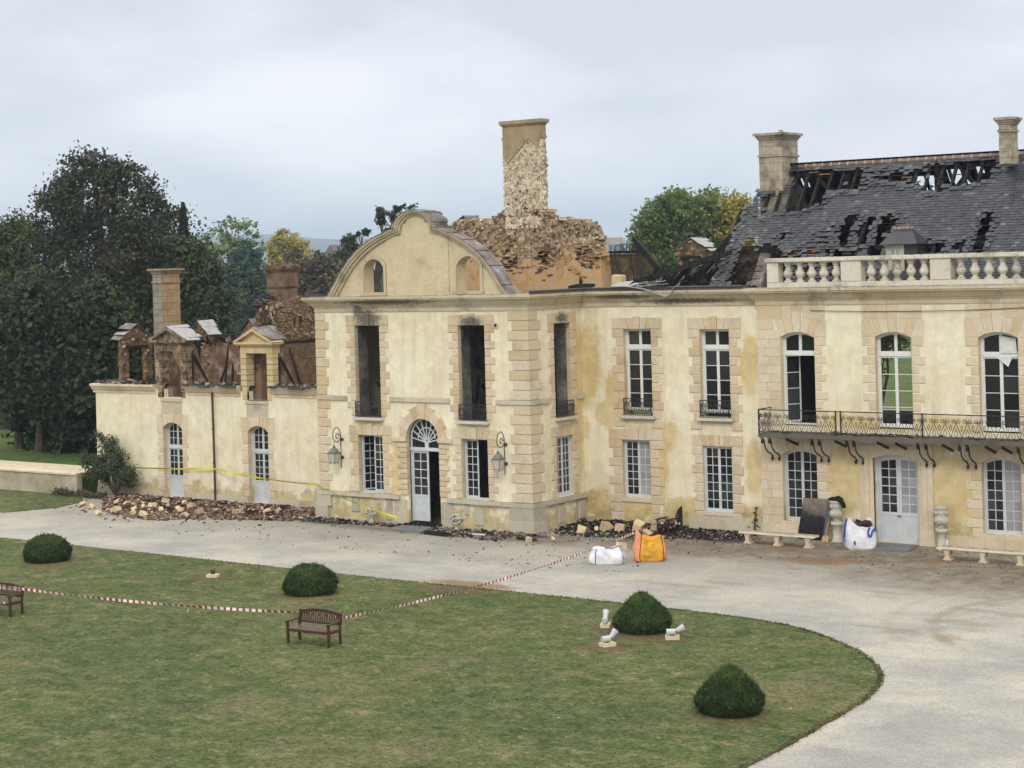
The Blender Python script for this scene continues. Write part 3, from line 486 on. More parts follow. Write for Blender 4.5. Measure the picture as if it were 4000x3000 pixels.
def sweep(b, prof, path, i, t=None, tn=None):   # segment i of a moulding swept round mitred corners; prof = (out, z)
    P = [Vector((x, y, 0)) for x, y in path]
    def nrm(a, c): d = (c-a).normalized(); return Vector((d.y, -d.x, 0))
    def off(k, o):
        n0 = nrm(P[max(k-1, 0)], P[max(k-1, 0)+1]); n1 = nrm(P[min(k, len(P)-2)], P[min(k, len(P)-2)+1]); mm = (n0+n1); mm = mm/mm.length_squared*2 if mm.length > .01 else n0
        return P[k]+mm*o
    n = len(prof); L = (P[i+1]-P[i]).length; k = max(1, round(L/1.1)) if t is None else 1
    for s_ in range(k):
        vs = []
        for fr in (s_/k, (s_+1)/k):
            for o, z in prof: p = off(i, o).lerp(off(i+1, o), fr); vs.append((p.x, p.y, z))
        b.add(vs, [[j, n+j, n+j+1, j+1] for j in range(n-1)], rt_() if t is None else t)
        if s_ == 0: b.add(vs[:n], [list(range(n))], t)
        if s_ == k-1: b.add(vs[n:], [list(range(n-1, -1, -1))], t)
def blockrow(b, P, h, d, jit, mat_t=(.2, .9)):   # ragged broken stones along a wall top
    for (x0, y0, z0), (x1, y1, z1) in zip(P, P[1:]):
        L = math.dist((x0, y0, z0), (x1, y1, z1)); n = max(1, int(L/(h*.75)))
        for k in range(n):
            f = (k+.5)/n; b.rock((x0+(x1-x0)*f+random.uniform(-.05, .05), y0+(y1-y0)*f+random.uniform(-jit, jit), z0+(z1-z0)*f+random.uniform(-.08, .06)), (h*random.uniform(.7, 1.3), d*random.uniform(.7, 1.1), h*random.uniform(.5, .9)), random.uniform(*mat_t), .3)
# ------------------------------------------------------------------ ground, court, lawn, hills
def sheet(name, pts, z, mat, kind='structure', t=.5):
    b = MB(); b.add([(x, y, z) for x, y in pts], [list(range(len(pts)))], t); o = b.build(name, mat); tag(o, kind=kind); return o
sheet('ground', [(-7000, -300), (4500, -300), (4500, 5000), (-7000, 5000)], 0, 'field')
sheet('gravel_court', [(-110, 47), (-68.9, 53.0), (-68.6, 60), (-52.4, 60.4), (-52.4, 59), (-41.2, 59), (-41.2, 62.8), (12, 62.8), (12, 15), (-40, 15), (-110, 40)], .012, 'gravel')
EDGE = [(-20, 30.5), (-18.5, 32.6), (-18.3, 34.66), (-18.36, 36.67), (-18.46, 38.75), (-18.59, 40.46), (-18.98, 41.88), (-19.32, 42.7), (-20.09, 43.94), (-21.05, 45.01), (-22.47, 46.12), (-23.74, 46.85), (-24.9, 47.25), (-26.62, 47.52), (-28.38, 47.62), (-30.3, 47.70), (-34.46, 47.74), (-38.3, 47.72), (-46, 47.80), (-56.5, 47.95), (-90, 48.1)]
def smooth(P, n=8):
    o = []
    for i in range(len(P)-1):
        a, b_, c_, d_ = (Vector(P[max(0, i-1)]), Vector(P[i]), Vector(P[i+1]), Vector(P[min(len(P)-1, i+2)]))
        for k in range(n):
            t = k/n; o.append(tuple(.5*((2*b_)+(c_-a)*t+(2*a-5*b_+4*c_-d_)*t*t+(3*b_-a-3*c_+d_)*t**3)))
    return o+[P[-1]]
ED = smooth(EDGE); ED = [(x+random.uniform(-.03, .03), y+random.uniform(-.03, .03)) for x, y in ED]
b = MB(); LAWN = ED+[(-90, 20), (-24, 20), (-22, 27)]; b.slab(LAWN, .0, .045, .5); tag(b.build('lawn', 'lawn'), kind='structure')
b = MB()
for (x0, y0), (x1, y1) in zip(ED, ED[1:]):
    d = Vector((x1-x0, y1-y0)); n_ = Vector((d.y, -d.x)).normalized()*.022; b.slab([(x0+n_.x, y0+n_.y), (x1+n_.x, y1+n_.y), (x1-n_.x, y1-n_.y), (x0-n_.x, y0-n_.y)][::-1], 0, .048)
tag(b.build('lawn_edge', 'edge_steel'), kind='structure')
b = MB(); b.slab([(-110, 50.5), (-73, 53.3), (-67.0, 53.3), (-66.0, 55.5), (-66.6, 57.6), (-68.4, 59.0), (-110, 59.0)], 0, .05, .5); tag(b.build('grass_verge', 'lawn'), kind='structure')
b = MB(); b.slab([(-160, 59.3), (-69.0, 59.3), (-69.0, 70), (-75, 110), (-160, 110)], 0, 1.02, .5); tag(b.build('terrace', 'field'), kind='structure')
b = MB(); b.slab([(-160, 59.3), (-69.0, 59.3), (-69.3, 62.0), (-160, 62.6)], 1.0, 1.035, .5); tag(b.build('path', 'path_grit'), kind='structure')
# grass blades: lawn surface and a shaggy rim
def pts_in(poly, n, x0, x1, y0, y1):
    P = np.array(poly); X = rng.uniform(x0, x1, n); Y = rng.uniform(y0, y1, n); ins = np.zeros(n, bool); j = len(P)-1
    for i in range(len(P)):
        c_ = ((P[i, 1] > Y) != (P[j, 1] > Y)) & (X < (P[j, 0]-P[i, 0])*(Y-P[i, 1])/(P[j, 1]-P[i, 1]+1e-12)+P[i, 0]); ins ^= c_; j = i
    return X[ins], Y[ins]
X, Y = pts_in(LAWN, 90000, -64, -18, 20, 48.2)
E_ = np.array(ED); k = rng.integers(0, len(E_)-1, 4500); f = rng.uniform(0, 1, 4500)[:, None]; Q = E_[k]*(1-f)+E_[k+1]*f; Q = Q[(Q[:, 0] > -62)]
dn = np.stack([np.roll(E_, -1, 0)[:, 1]-E_[:, 1], -(np.roll(E_, -1, 0)[:, 0]-E_[:, 0])], 1); 
X = np.r_[X, Q[:, 0]+rng.normal(0, .05, len(Q))]; Y = np.r_[Y, Q[:, 1]+rng.normal(0, .05, len(Q))]
n = len(X); a = rng.uniform(0, 6.28, n); h = rng.uniform(.008, .03, n); h[-len(Q):] = rng.uniform(.02, .05, len(Q)); w = rng.uniform(.012, .03, n); l = rng.normal(0, .03, (n, 2))
V = np.zeros((n, 3, 3)); V[:, 0] = np.stack([X-np.cos(a)*w, Y-np.sin(a)*w, np.full(n, .04)], 1); V[:, 1] = np.stack([X+np.cos(a)*w, Y+np.sin(a)*w, np.full(n, .04)], 1); V[:, 2] = np.stack([X+l[:, 0], Y+l[:, 1], .04+h], 1)
o = fast('grass', V.reshape(-1, 3), np.arange(3*n).reshape(-1, 3), rng.random(n), 'lawn'); tag(o, kind='stuff')
# hills
b = MB(); xs = np.linspace(-6400, 3500, 120); hh = [1.95*(23+14*math.sin(x/605.+1.2)+8*math.sin(x/234.)+3*math.sin(x/92.)+(13 if -2900 > x else 0))+10.8 for x in xs]
for (x0, h0), (x1, h1) in zip(zip(xs, hh), zip(xs[1:], hh[1:])):
    for k in range(5):
        f0, f1 = k/5, (k+1)/5; g0 = lambda h_, f_: h_*math.sin(f_*math.pi/2); b.quad((x0, 3200+f0*900, g0(h0, f0)), (x1, 3200+f0*900, g0(h1, f0)), (x1, 3200+f1*900, g0(h1, f1)), (x0, 3200+f1*900, g0(h0, f1)), .5)
tag(b.build('hills', 'hill', smooth=True), kind='structure')
# ------------------------------------------------------------------ PAVILION
CORN = [(-.01, 8.90), (.05, 8.90), (.05, 9.07), (.09, 9.08), (.11, 9.14), (.16, 9.16), (.28, 9.33), (.40, 9.38), (.40, 9.42), (.44, 9.44), (.44, 9.53), (.36, 9.56), (-.3, 9.57)]
PATH = [(-52.43, 61.0), (-52.43, 58.6), (-41.2, 58.6), (-41.2, 62.5), (-32.9, 62.5), (-32.9, 62.3), (-8, 62.3)]
pav = thing('pavilion', 'projecting pavilion with bell shaped gable, arched doorway and tall ruined chimney', 'building', (-46.8, 58.6, 0), 'wings of the burnt mansion')
UP1 = (-50.24, -48.87, 4.42, 8.32); UP2 = (-44.70, -43.34, 4.42, 8.32); LO1 = (-50.2, -48.85, 1.20, 3.66); LO2 = (-44.68, -43.33, 1.20, 3.68); DR = (-47.54, -45.83, 0., 4.44, .855)
SU = (60.40, 61.62, 4.46, 8.30); SL = (60.40, 61.60, 1.24, 3.68)
b = MB(FP); wall(b, -52.43, -41.2, 0, 9.55, [UP1, UP2, LO1, LO2, DR], 0, .16)
b.f = IDN; b.box(-52.43, -51.73, 58.76, 64.3, 0, 9.55); b.f = FS; wall(b, 58.76, 62.5, 0, 9.55, [SU, SL], 0, .16); b.box(62.5, 64.3, 0, .6, 0, 9.4)
b.build('wall', 'cream', pav)
b = MB(FP); g = .015; wall(b, -51.725, -41.365, 0, 9.48, [(h[0]-g, h[1]+g, h[2]-.01, h[3]+g) for h in (UP1, UP2, LO1, LO2, DR)], .16, .85); b.f = FS; wall(b, 59.45, 64.25, 0, 9.5, [(h[0]-g, h[1]+g, h[2]-.01, h[3]+g) for h in (SU, SL)], .16, .75)
b.f = IDN; b.box(-51.72, -42.0, 59.46, 64.2, 3.85, 4.08); b.box(-50.3, -49.9, 61.6, 64.1, 4.1, 9.0, .5); b.box(-46.2, -45.7, 60.8, 64.1, 4.1, 8.8, .5); b.build('inner_wall', 'soot_plaster', pav)
b = MB()
for i in range(90):
    x, y = random.uniform(-51.5, -42.1), random.uniform(59.5, 64); b.rock((x, y, 4.15+random.uniform(0, .5)), (random.uniform(.2, .7), random.uniform(.2, .6), random.uniform(.1, .5)), random.uniform(0, .7))
for i in range(26):
    x, y = random.uniform(-51, -42.5), random.uniform(59.6, 63.5); b.beam((x, y, 4.2), (x+random.uniform(-1.2, 1.2), y+random.uniform(-1, 1), random.uniform(4.9, 7.2)), .12, .1, .1)
b.box(-51.7, -42.0, 59.47, 63.0, 8.62, 8.74, .2)  # unseen ceiling slab, added to keep the rooms behind the upper windows dark
for z in (7.6, 6.2): b.beam((-51.6, 62.4, z), (-42, 62.2, z-.1), .22, .25, .1, .2)
tag(b.build('timbers_and_shade_slab', 'char', pav), kind='stuff')
# rear cross wall and chimney
b = MB(front(64.3)); TOP = [(-51.7, 12.3), (-49.35, 12.49), (-48.95, 12.68), (-47.98, 12.67), (-46.7, 12.63), (-46.69, 12.88), (-46.31, 13.02), (-44.2, 13.0), (-43.8, 12.6), (-42.24, 12.49), (-41.72, 12.3), (-41.6, 11.9), (-41.57, 11.4), (-41.35, 11.1)]
TT = []
for (x0, z0), (x1, z1) in zip(TOP, TOP[1:]):
    n = max(1, int(abs(x1-x0)/.22)); TT += [(x0+(x1-x0)*k/n, z0+(z1-z0)*k/n+random.uniform(-.06, .06)) for k in range(n)]
TT.append(TOP[-1]); b.prism([(-51.7, 0), (-41.3, 0), (-41.2, 9.4)]+TT[::-1], 0, .75, .5); b.f = IDN
blockrow(b, [(x, 64.3+random.uniform(.02, .6), z+.02) for x, z in TT], .26, .7, .1)
blockrow(b, [(x, 64.36, z-.12) for x, z in TT], .2, .3, .02)
for x, z in ((-42.9, 12.2), (-42.6, 12.22), (-42.2, 12.18), (-43.3, 12.2)): b.rock((x, 64.28, z), (.16, .1, .12), .95)
b.box(-45.6, -44.9, 64.24, 64.3, 10.6, 12.2, .6); cw = b.build('ruined_cross_wall', 'ruin_masonry', pav)
b = MB()
for k in range(820):
    x = random.uniform(-51, -41.6); zt_ = float(np.interp(x, [p[0] for p in TT], [p[1] for p in TT])); lo = 11.65+.45*math.sin(x*1.9)+.25*math.sin(x*5.1); z = random.uniform(lo, zt_+.05)
    if -46.2 < x < -44.3 and z > 12.5: continue
    w_ = random.uniform(.1, .32); b.rock((x, 64.30, z), (w_, random.uniform(.04, .09), w_*random.uniform(.35, .65)), random.choice((.1, .2, .4, .45, .5, .55, .6, .7, .85)), .15)
for k in range(210):
    x = random.choice((random.gauss(-46.1, .35), random.gauss(-44.3, .25), random.gauss(-42.2, .3))); z = random.gauss(10.9, .35); w_ = random.uniform(.16, .24); b.box(x, x+w_, 64.275, 64.32, z, z+.06, random.choice((.3, .33, .36, .2, .1)))
tag(b.build('rubble_facing', 'rubble_stone', cw), kind='stuff')
b = MB(); b.box(-46.24, -44.26, 64.27, 64.72, 12.3, 16.2, .5)
for k in range(15):
    z = 12.9+k*.21; b.rock((-46.2+random.uniform(-.03, .02), 64.4, z), (.2, .3, .2), .6, .15); b.rock((-44.3, 64.42, z+.1), (.2, .3, .2), .4, .15)
c = b.build('chimney', 'ruin_chimney', pav)
b = MB()
for k in range(430):
    z = random.uniform(12.5, 16.15); x = random.uniform(-46.2, -44.3); ztop_ = 16.1-max(0, (-44.85-x)*.93)-max(0, (x+44.85)*.7)
    if z > ztop_: continue
    w_ = random.uniform(.09, .26); b.rock((x, 64.268, z), (w_, random.uniform(.015, .04), w_*random.uniform(.4, .7)), random.choice((.7, .8, .85, .9, .95, 1, 1)) if random.random() < .93 else random.choice((.1, .4)), .12)
for k in range(120): b.rock((-44.26, random.uniform(64.3, 64.7), random.uniform(12.6, 16.1)), (.08, random.uniform(.1, .2), random.uniform(.1, .16)), random.uniform(.5, 1), .15)
tag(b.build('rubble_facing', 'rubble_stone', c), kind='stuff')
b = MB(); b.box(-46.28, -44.22, 64.23, 64.76, 16.2, 16.32, .6); b.box(-46.25, -44.25, 64.26, 64.73, 16.32, 16.80, .5); b.box(-46.30, -44.20, 64.21, 64.78, 16.80, 16.87, .3); b.box(-46.36, -44.14, 64.15, 64.84, 16.87, 17.03, .4)
b.build('chimney_cap', 'tan_stone', c); b = MB(front(64.215)); b.prism([(-46.23, 15.55), (-46.0, 15.15), (-44.85, 16.2), (-46.22, 16.2)], 0, .05, .5).build('render_patch', 'tan_stone', c); b = MB(front(64.215)); b.prism([(-44.85, 16.2), (-44.35, 15.75), (-44.28, 16.2)], 0, .05, .5); b.build('render_patch', 'tan_stone', c)
# tympanum
tab = [(0, 13.09), (.35, 13.02), (.65, 12.86), (.88, 12.62), (.98, 12.39), (1.0, 12.37), (1.65, 12.17), (2.4, 11.87), (3.0, 11.52), (3.55, 11.08), (3.95, 10.65), (4.35, 10.1), (4.65, 9.72), (4.78, 9.56)]
CX = -46.70
big = tab[5:]; th = [math.atan2(z-9.3, d) for d, z in big]; rr = [math.hypot(z-9.3, d) for d, z in big]; tt = np.linspace(th[-1], th[0], 30)
bigc = [(r*math.cos(t), 9.3+r*math.sin(t)) for t, r in zip(tt, np.interp(tt, th[::-1], rr[::-1]))]
sm = [(1.02*math.cos(a), 12.33+.76*math.sin(a)) for a in np.linspace(.05, math.pi/2, 12)]
half = bigc + sm; OUTL = [(CX-d, z) for d, z in half] + [(CX+d, z) for d, z in half[::-1][1:]]
def ztop(x): return float(np.interp(x, [p[0] for p in OUTL], [p[1] for p in OUTL]))
PW = [(-49.6, -48.52, 9.70, 11.13), (-44.65, -43.47, 9.70, 11.13)]
b = MB(FP); xs = sorted({p[0] for p in OUTL} | {w_[i] for w_ in PW for i in (0, 1)} | set(np.arange(-49.6, -48.5, .09)) | set(np.arange(-44.65, -43.45, .098)))
def hz(x):
    for u0, u1, z0, z1 in PW:
        if u0-1e-6 <= x <= u1+1e-6: w_ = (u1-u0)/2; c_ = (u0+u1)/2; return z0, z1-.42+.42*math.sqrt(max(0, 1-((x-c_)/w_)**2))
    return None
for x0, x1 in zip(xs, xs[1:]):
    inh = hz((x0+x1)/2); T0, T1 = ztop(x0), ztop(x1)
    for dd, fl in ((.0, 0), (.6, 1)):
        def qd(a, c_, e_, f_): b.quad(*([(x0, dd, a), (x1, dd, c_), (x1, dd, f_), (x0, dd, e_)][::-1 if fl else 1]), .5)
        if inh:
            a0, a1 = hz(x0), hz(x1); qd(9.5, 9.5, inh[0], inh[0]); qd(a0[1], a1[1], T0, T1)
            if not fl: b.quad((x0, .6, a0[1]), (x1, .6, a1[1]), (x1, 0, a1[1]), (x0, 0, a0[1]), .5)
        else: qd(9.5, 9.5, T0, T1)
for u0, u1, z0, z1 in PW:
    for u in (u0, u1): b.quad((u, 0, z0), (u, .6, z0), (u, .6, z1-.42), (u, 0, z1-.42), .5)
    b.quad((u0, 0, z0), (u1, 0, z0), (u1, .6, z0), (u0, .6, z0), .5)
b.build('gable_wall', 'tympanum_stone', pav)
b = MB(FP)
for r in range(7):        # central ashlar panel
    z0 = 9.56+r*.5; z1 = z0+.5; z1 = min(z1, 12.95); hw = 1.64 if z0 < 11.9 else (.72 if z0 < 12.4 else .5); 
    if z0 > 12.7: break
    x = CX-hw
    while x < CX+hw-.1:
        w_ = random.uniform(.45, .85); x1 = min(x+w_, CX+hw); x1 = CX+hw if CX+hw-x1 < .3 else x1; b.box(x+.0005, x1-.0005, -.05+random.uniform(-.003, .003), .1, z0+.0005, z1-.0005, rt_(.25, .75)); x = x1
b.build('blank_shield', 'tympanum_stone', pav)
b = MB(FP)     # moulded rim following the outline, and the window hoods
def inset(P, k): return [(CX+(x-CX)*(1-k/max(1.2, abs(x-CX)+.6)), z-k*.8) for x, z in P]
for dd, k0, k1, dz in ((-.30, 0, .07, 0), (-.22, .07, .15, 0), (-.12, .15, .25, 0)):
    A, Bq = inset(OUTL, k0), inset(OUTL, k1)
    for i in range(len(A)-1):
        b.quad((A[i][0], dd, A[i][1]), (Bq[i][0], dd, Bq[i][1]), (Bq[i+1][0], dd, Bq[i+1][1]), (A[i+1][0], dd, A[i+1][1]), .4); b.quad((Bq[i][0], dd, Bq[i][1]), (Bq[i][0], .02, Bq[i][1]), (Bq[i+1][0], .02, Bq[i+1][1]), (Bq[i+1][0], dd, Bq[i+1][1]), .3)
for u0, u1, z0, z1 in PW:
    A = arc(u0, u1, z1-.42, .42, 12); A = [(u0, z0)]+A+[(u1, z0)]; cc = (u0+u1)/2; O_ = [(cc+(u-cc)*1.24, z+(.13 if z > z1-.43 else 0)*(1 if i not in (0, len(A)-1) else 0)) for i, (u, z) in enumerate(A)]
    for i in range(len(A)-1):
        b.quad((O_[i][0], -.06, O_[i][1]), (A[i][0], -.06, A[i][1]), (A[i+1][0], -.06, A[i+1][1]), (O_[i+1][0], -.06, O_[i+1][1]), .5); b.quad((O_[i][0], -.06, O_[i][1]), (O_[i+1][0], -.06, O_[i+1][1]), (O_[i+1][0], .02, O_[i+1][1]), (O_[i][0], .02, O_[i][1]), .5)
    b.box(u0-.2, u1+.2, -.14, .1, z0-.12, z0-.005, .3)
b.build('gable_moulding', 'cornice_stone', pav)
b = MB(FP)     # what is left of the curved zinc roof behind the gable
dep = [(.92 if abs(x-CX) < 1.1 else .50)+.10*math.sin(i*1.7)+random.uniform(-.10, .09) for i, (x, z) in enumerate(OUTL)]
for i in range(len(OUTL)-1):
    (x0, z0), (x1, z1) = OUTL[i], OUTL[i+1]; nx, nz_ = -(z1-z0), (x1-x0); l_ = math.hypot(nx, nz_); nx, nz_ = nx/l_*.035, nz_/l_*.035
    b.hexa([(x0, -.33, z0), (x1, -.33, z1), (x1, dep[i+1], z1), (x0, dep[i], z0), (x0+nx, -.33, z0+nz_), (x1+nx, -.33, z1+nz_), (x1+nx, dep[i+1], z1+nz_), (x0+nx, dep[i], z0+nz_)], random.random())
    if i % 5 == 0: b.beam((x0+nx*1.6, -.37, z0+nz_*1.6), (x0+nx*1.6, dep[i], z0+nz_*1.6), .03)
b.build('zinc_roof', 'zinc', pav)
b = MB(); sweep(b, CORN, PATH, 0); sweep(b, CORN, PATH, 1); sweep(b, CORN, PATH, 2); b.build('cornice', 'cornice_stone', pav)
b = MB(); GUT = [(.30, 9.572), (.46, 9.572), (.50, 9.67), (.46, 9.70), (.30, 9.69)]; sweep(b, GUT, PATH, 2, .5); b.build('gutter', 'gutter', pav); MB().box(-52.75, -51.6, 58.2, 58.35, 9.575, 9.68, .5).build('gutter', 'gutter', pav)
# string course, plinth, quoins, surrounds
def ST(fr, par, u0, u1, z0=5.12, z1=5.30, o=.09, mat='string_stone', name='string_course', bb=None):
    bb = bb or MB(fr); n = max(1, round((u1-u0)/.9))
    for k in range(n): bb.box(u0+(u1-u0)*k/n+(.004 if k else 0), u0+(u1-u0)*(k+1)/n, -o+random.uniform(-.004, .004), .05, z0, z1, rt_())
    return bb.build(name, mat, par) if par else bb
for u0, u1 in ((-52.47, -50.75), (-48.36, -45.2)): ST(FP, pav, u0, u1)
ST(FP, pav, -52.5, -47.95, 1.02, 1.19, .15, name='plinth_course')
b = ST(FP, None, -42.82, -41.95); b.f = IDN; b.box(-41.95, -41.11, 58.51, 58.6, 5.12, 5.30, .5); b.box(-41.2, -41.11, 58.6, 59.1, 5.12, 5.30, .5); b.f = FS; ST(FS, None, 59.1, 59.98, bb=b); b.build('string_course', 'string_stone', pav); ST(FS, pav, 61.98, 62.4)
b = ST(FP, None, -45.4, -41.35, 1.02, 1.19, .15); b.f = IDN; b.box(-41.35, -41.05, 58.45, 58.6, 1.02, 1.19, .4); b.f = FS; ST(FS, None, 58.6, 62.4, 1.02, 1.19, .15, bb=b); b.build('plinth_course', 'base_stone', pav)
b = MB(FP)
def quoin(bb, u, sgn, z0, z1, n, la=.72, sh=.58, pr=.045):
    h = (z1-z0)/n
    for k in range(n): w_ = (la if k % 2 else sh)*random.uniform(.95, 1.05); bb.box(min(u, u+sgn*w_), max(u, u+sgn*w_), -pr, .1, z0+k*h+.014, z0+(k+1)*h-.014, rt_(), bev=.022)
quoin(b, -52.47, 1, 5.32, 8.9, 9); quoin(b, -52.47, 1, 1.2, 5.10, 10); b.build('quoin_chain', 'quoin_stone', pav); b = MB()
for z0, z1, n in ((5.31, 8.9, 9), (1.2, 5.11, 10)):
    h = (z1-z0)/n
    for k in range(n):
        la, lb = (.95, .62) if k % 2 == 0 else (.76, .84); p = .05; za, zc = z0+k*h+.014, z0+(k+1)*h-.014; P = [(-41.2-la, 58.6-p), (-41.2+p, 58.6-p), (-41.2+p, 58.6+lb), (-41.2-.1, 58.6+lb), (-41.2-.1, 58.7), (-41.2-la, 58.7)]; b.slab(P, za, zc, rt_())
b.build('quoin_chain', 'quoin_stone', pav)
b = MB()
for k in range(2):
    za, zc = k*.51, (k+1)*.51-.004; p = .13+.05*(k == 0); la = 1.05; lb = .75; b.slab([(-41.2-la, 58.6-p), (-41.2+p, 58.6-p), (-41.2+p, 58.6+lb), (-41.3, 58.6+lb), (-41.3, 58.7), (-41.2-la, 58.7)], za, zc, rt_())
b.build('corner_plinth', 'base_stone', pav); b = MB(FP); b.box(-52.62, -51.9, -.17, .05, .0, .53, .4); b.box(-52.58, -51.75, -.13, .048, .53, 1.015, .7); b.build('corner_plinth', 'base_stone', pav)
for u0, u1, z0, z1 in ((-50.65, -50.2, .35, .95), (-48.75, -48.4, .1, 1.0), (-48.3, -47.6, .0, 1.02), (-45.75, -45.2, .0, 1.02), (-44.1, -43.6, .15, .9), (-44.6, -44.35, .55, 1.0)): MB(FP).box(u0, u1, -.05, .05, z0, z1, rt_(), bev=.03).build('plinth_stone', 'base_stone', pav)
for u0, u1 in ((60.4, 60.8), (61.9, 62.4)): MB(FS).box(u0, u1, -.05, .05, .15, .95, .6, bev=.03).build('plinth_stone', 'base_stone', pav)
def sur(par, fr, h, mat='quoin_stone', **k):
    bb = MB(fr); surround(bb, *h, **k); return bb.build('window_surround', mat, par)
def sil(par, fr, u0, u1, z0, z1, out=.24, mat='carved_stone'):
    bb = MB(fr); sill(bb, u0, u1, z0, z1, out); return bb.build('window_sill', mat, par)
for h in (UP1, UP2): sur(pav, FP, h, long=.48, short=.30, vh=.42, zbot=4.45); sil(pav, FP, h[0]-.09, h[1]+.16, 4.21, 4.42); railing(h[0]+.02, h[1]-.02, 4.43, 5.08, FP, pav, -.12)
for h in (LO1, LO2): sur(pav, FP, h, long=.48, short=.30, vh=.40, pitch=.33, key=.1)
sur(pav, FS, SU, long=.42, short=.28, vh=.42, zbot=4.5); sur(pav, FS, SL, long=.42, short=.26, vh=.4); sil(pav, FS, SU[0]-.06, SU[1]+.1, 4.25, 4.46); railing(SU[0]+.02, SU[1]-.02, 4.47, 5.11, FS, pav, -.12)
b = MB(FP); zs = DR[3]-.855     # door: rusticated jambs and arch
for sd in (-1, 1):
    e = DR[0] if sd < 0 else DR[1]
    for k in range(10): w_ = (.52 if k % 2 else .36); a, c_ = (e-w_, e+.005) if sd < 0 else (e-.005, e+w_); b.box(a, c_, -.05, .12, 1.2+k*.222+.012, 1.2+(k+1)*.222-.012, rt_(), bev=.02)
    a, c_ = (e-.72, e+.01) if sd < 0 else (e-.01, e+.72); b.box(a, c_, -.12, .1, zs-.12, zs+.06, .8)
A0 = arc(DR[0], DR[1], zs, .855, 9); cu = (DR[0]+DR[1])/2
for i in range(9):
    k = 1.68 if i == 4 else (1.56 if i % 2 else 1.42); p, q_ = A0[i], A0[i+1]; g_ = lambda pt, kk: (cu+(pt[0]-cu)*kk, zs+(.06 if kk > 1 else .0)+(pt[1]-zs)*kk); b.prism([g_(p, .995), g_(q_, .995), g_(q_, k), g_(p, k)], -.06-(.03 if i == 4 else 0), .1, rt_())
b.build('door_surround', 'quoin_stone', pav)
window(pav, FP, *LO1, 2, 7, .24, openL=1.15); window(pav, FP, *LO2, 2, 7, .24, openR=1.62)
window(pav, FS, *SL, 2, 7, .14)
b = MB(FP); gl = MB(FP); D_ = .25; u0, u1 = DR[0], DR[1]; cu = (u0+u1)/2; r = (u1-u0)/2
b.box(u0, u1, D_-.05, D_+.08, 3.06, 3.20, .5); b.box(u0, u0+.07, D_, D_+.08, 3.2, zs+.02, .5); b.box(u1-.07, u1, D_, D_+.08, 3.2, zs+.02, .5)
N = 20; an = [math.pi*i/N for i in range(N+1)]; pt = lambda rr_, a: (cu-rr_*math.cos(a), zs+rr_*math.sin(a))
for a, c_ in zip(an, an[1:]):
    for ra, rb in ((r-.075, r), (r*.52-.02, r*.52+.02)):
        p, q_, s_, t_ = pt(ra, a), pt(ra, c_), pt(rb, c_), pt(rb, a); b.hexa([(p[0], D_, p[1]), (q_[0], D_, q_[1]), (q_[0], D_+.06, q_[1]), (p[0], D_+.06, p[1]), (t_[0], D_, t_[1]), (s_[0], D_, s_[1]), (s_[0], D_+.06, s_[1]), (t_[0], D_+.06, t_[1])], .5)
    p, q_ = pt(r-.05, a), pt(r-.05, c_); gl.add([(cu, D_+.04, zs-.3), (p[0], D_+.04, p[1]), (q_[0], D_+.04, q_[1])], [[0, 2, 1]], random.random())
gl.quad((u0+.05, D_+.045, 3.2), (u1-.05, D_+.045, 3.2), (u1-.05, D_+.045, zs), (u0+.05, D_+.045, zs), .4)
for a in np.linspace(.02, math.pi-.02, 9):
    o_ = Vector((cu, D_+.03, zs-.18)); e_ = Vector((cu-(r-.05)*math.cos(a), D_+.03, zs+(r-.05)*math.sin(a))); d_ = (e_-o_); b.beam(tuple(o_+d_*.1), tuple(e_), .035, .05, .5)
b.lathe; b.box(cu-.09, cu+.09, D_-.01, D_+.06, 3.2, 3.46, .5); b.box(u0, u0+.05, D_, D_+.08, .1, 3.06, .5); b.box(u1-.04, u1, D_, D_+.08, .1, 3.06, .5)
leaf(b, gl, u0+.05, cu+.06, .12, 3.05, 2, 5, D_+.02, .085, .035, None, 1.05, gt=.8); w = b.build('entrance_door', 'grey_paint', pav); gl.build('pane', 'glass', w)
b = MB(FP); b.lathe; b.tube([(-42.75, 0, 8.30), (-42.75, -.05, 8.30)], .13, 14, .5); b.build('round_vent', 'carved_stone', pav); b = MB(FP); b.tube([(-42.75, -.045, 8.30), (-42.75, -.06, 8.30)], .07, 12, .1); b.build('vent_hole', 'iron', pav)
# ------------------------------------------------------------------ LOW SERVICE WING (left)
lw = thing('service_wing', 'low roofless wing with two pedimented dormers and brick rubble at its foot', 'building', (-60.5, 60.3, 0), 'wings of the burnt mansion')
D1 = (-63.92, -62.62, .02, 3.65, .30); D2 = (-58.34, -57.04, .02, 3.65, .30); O1 = (-63.90, -62.60, 4.82, 7.05); O2 = (-58.30, -57.02, 4.80, 6.98)
b = MB(FL); wall(b, -68.6, -52.43, 0, 5.2, [D1, D2, O1, O2], 0, .40); b.build('wall', 'cream', lw)
b = MB(FL); wall(b, -68.5, -52.5, 0, 5.3, [(h[0]-.01, h[1]+.01, h[2]-.01, h[3]+.01) for h in (D1, D2, O1, O2)], .40, .75); b.f = IDN
b.box(-68.6, -68.1, 60.9, 65.4, 0, 5.25, .5); b.box(-68.0, -52.5, 60.95, 65.4, 4.15, 4.35, .5); b.build('inner_wall', 'ruin_plaster', lw)
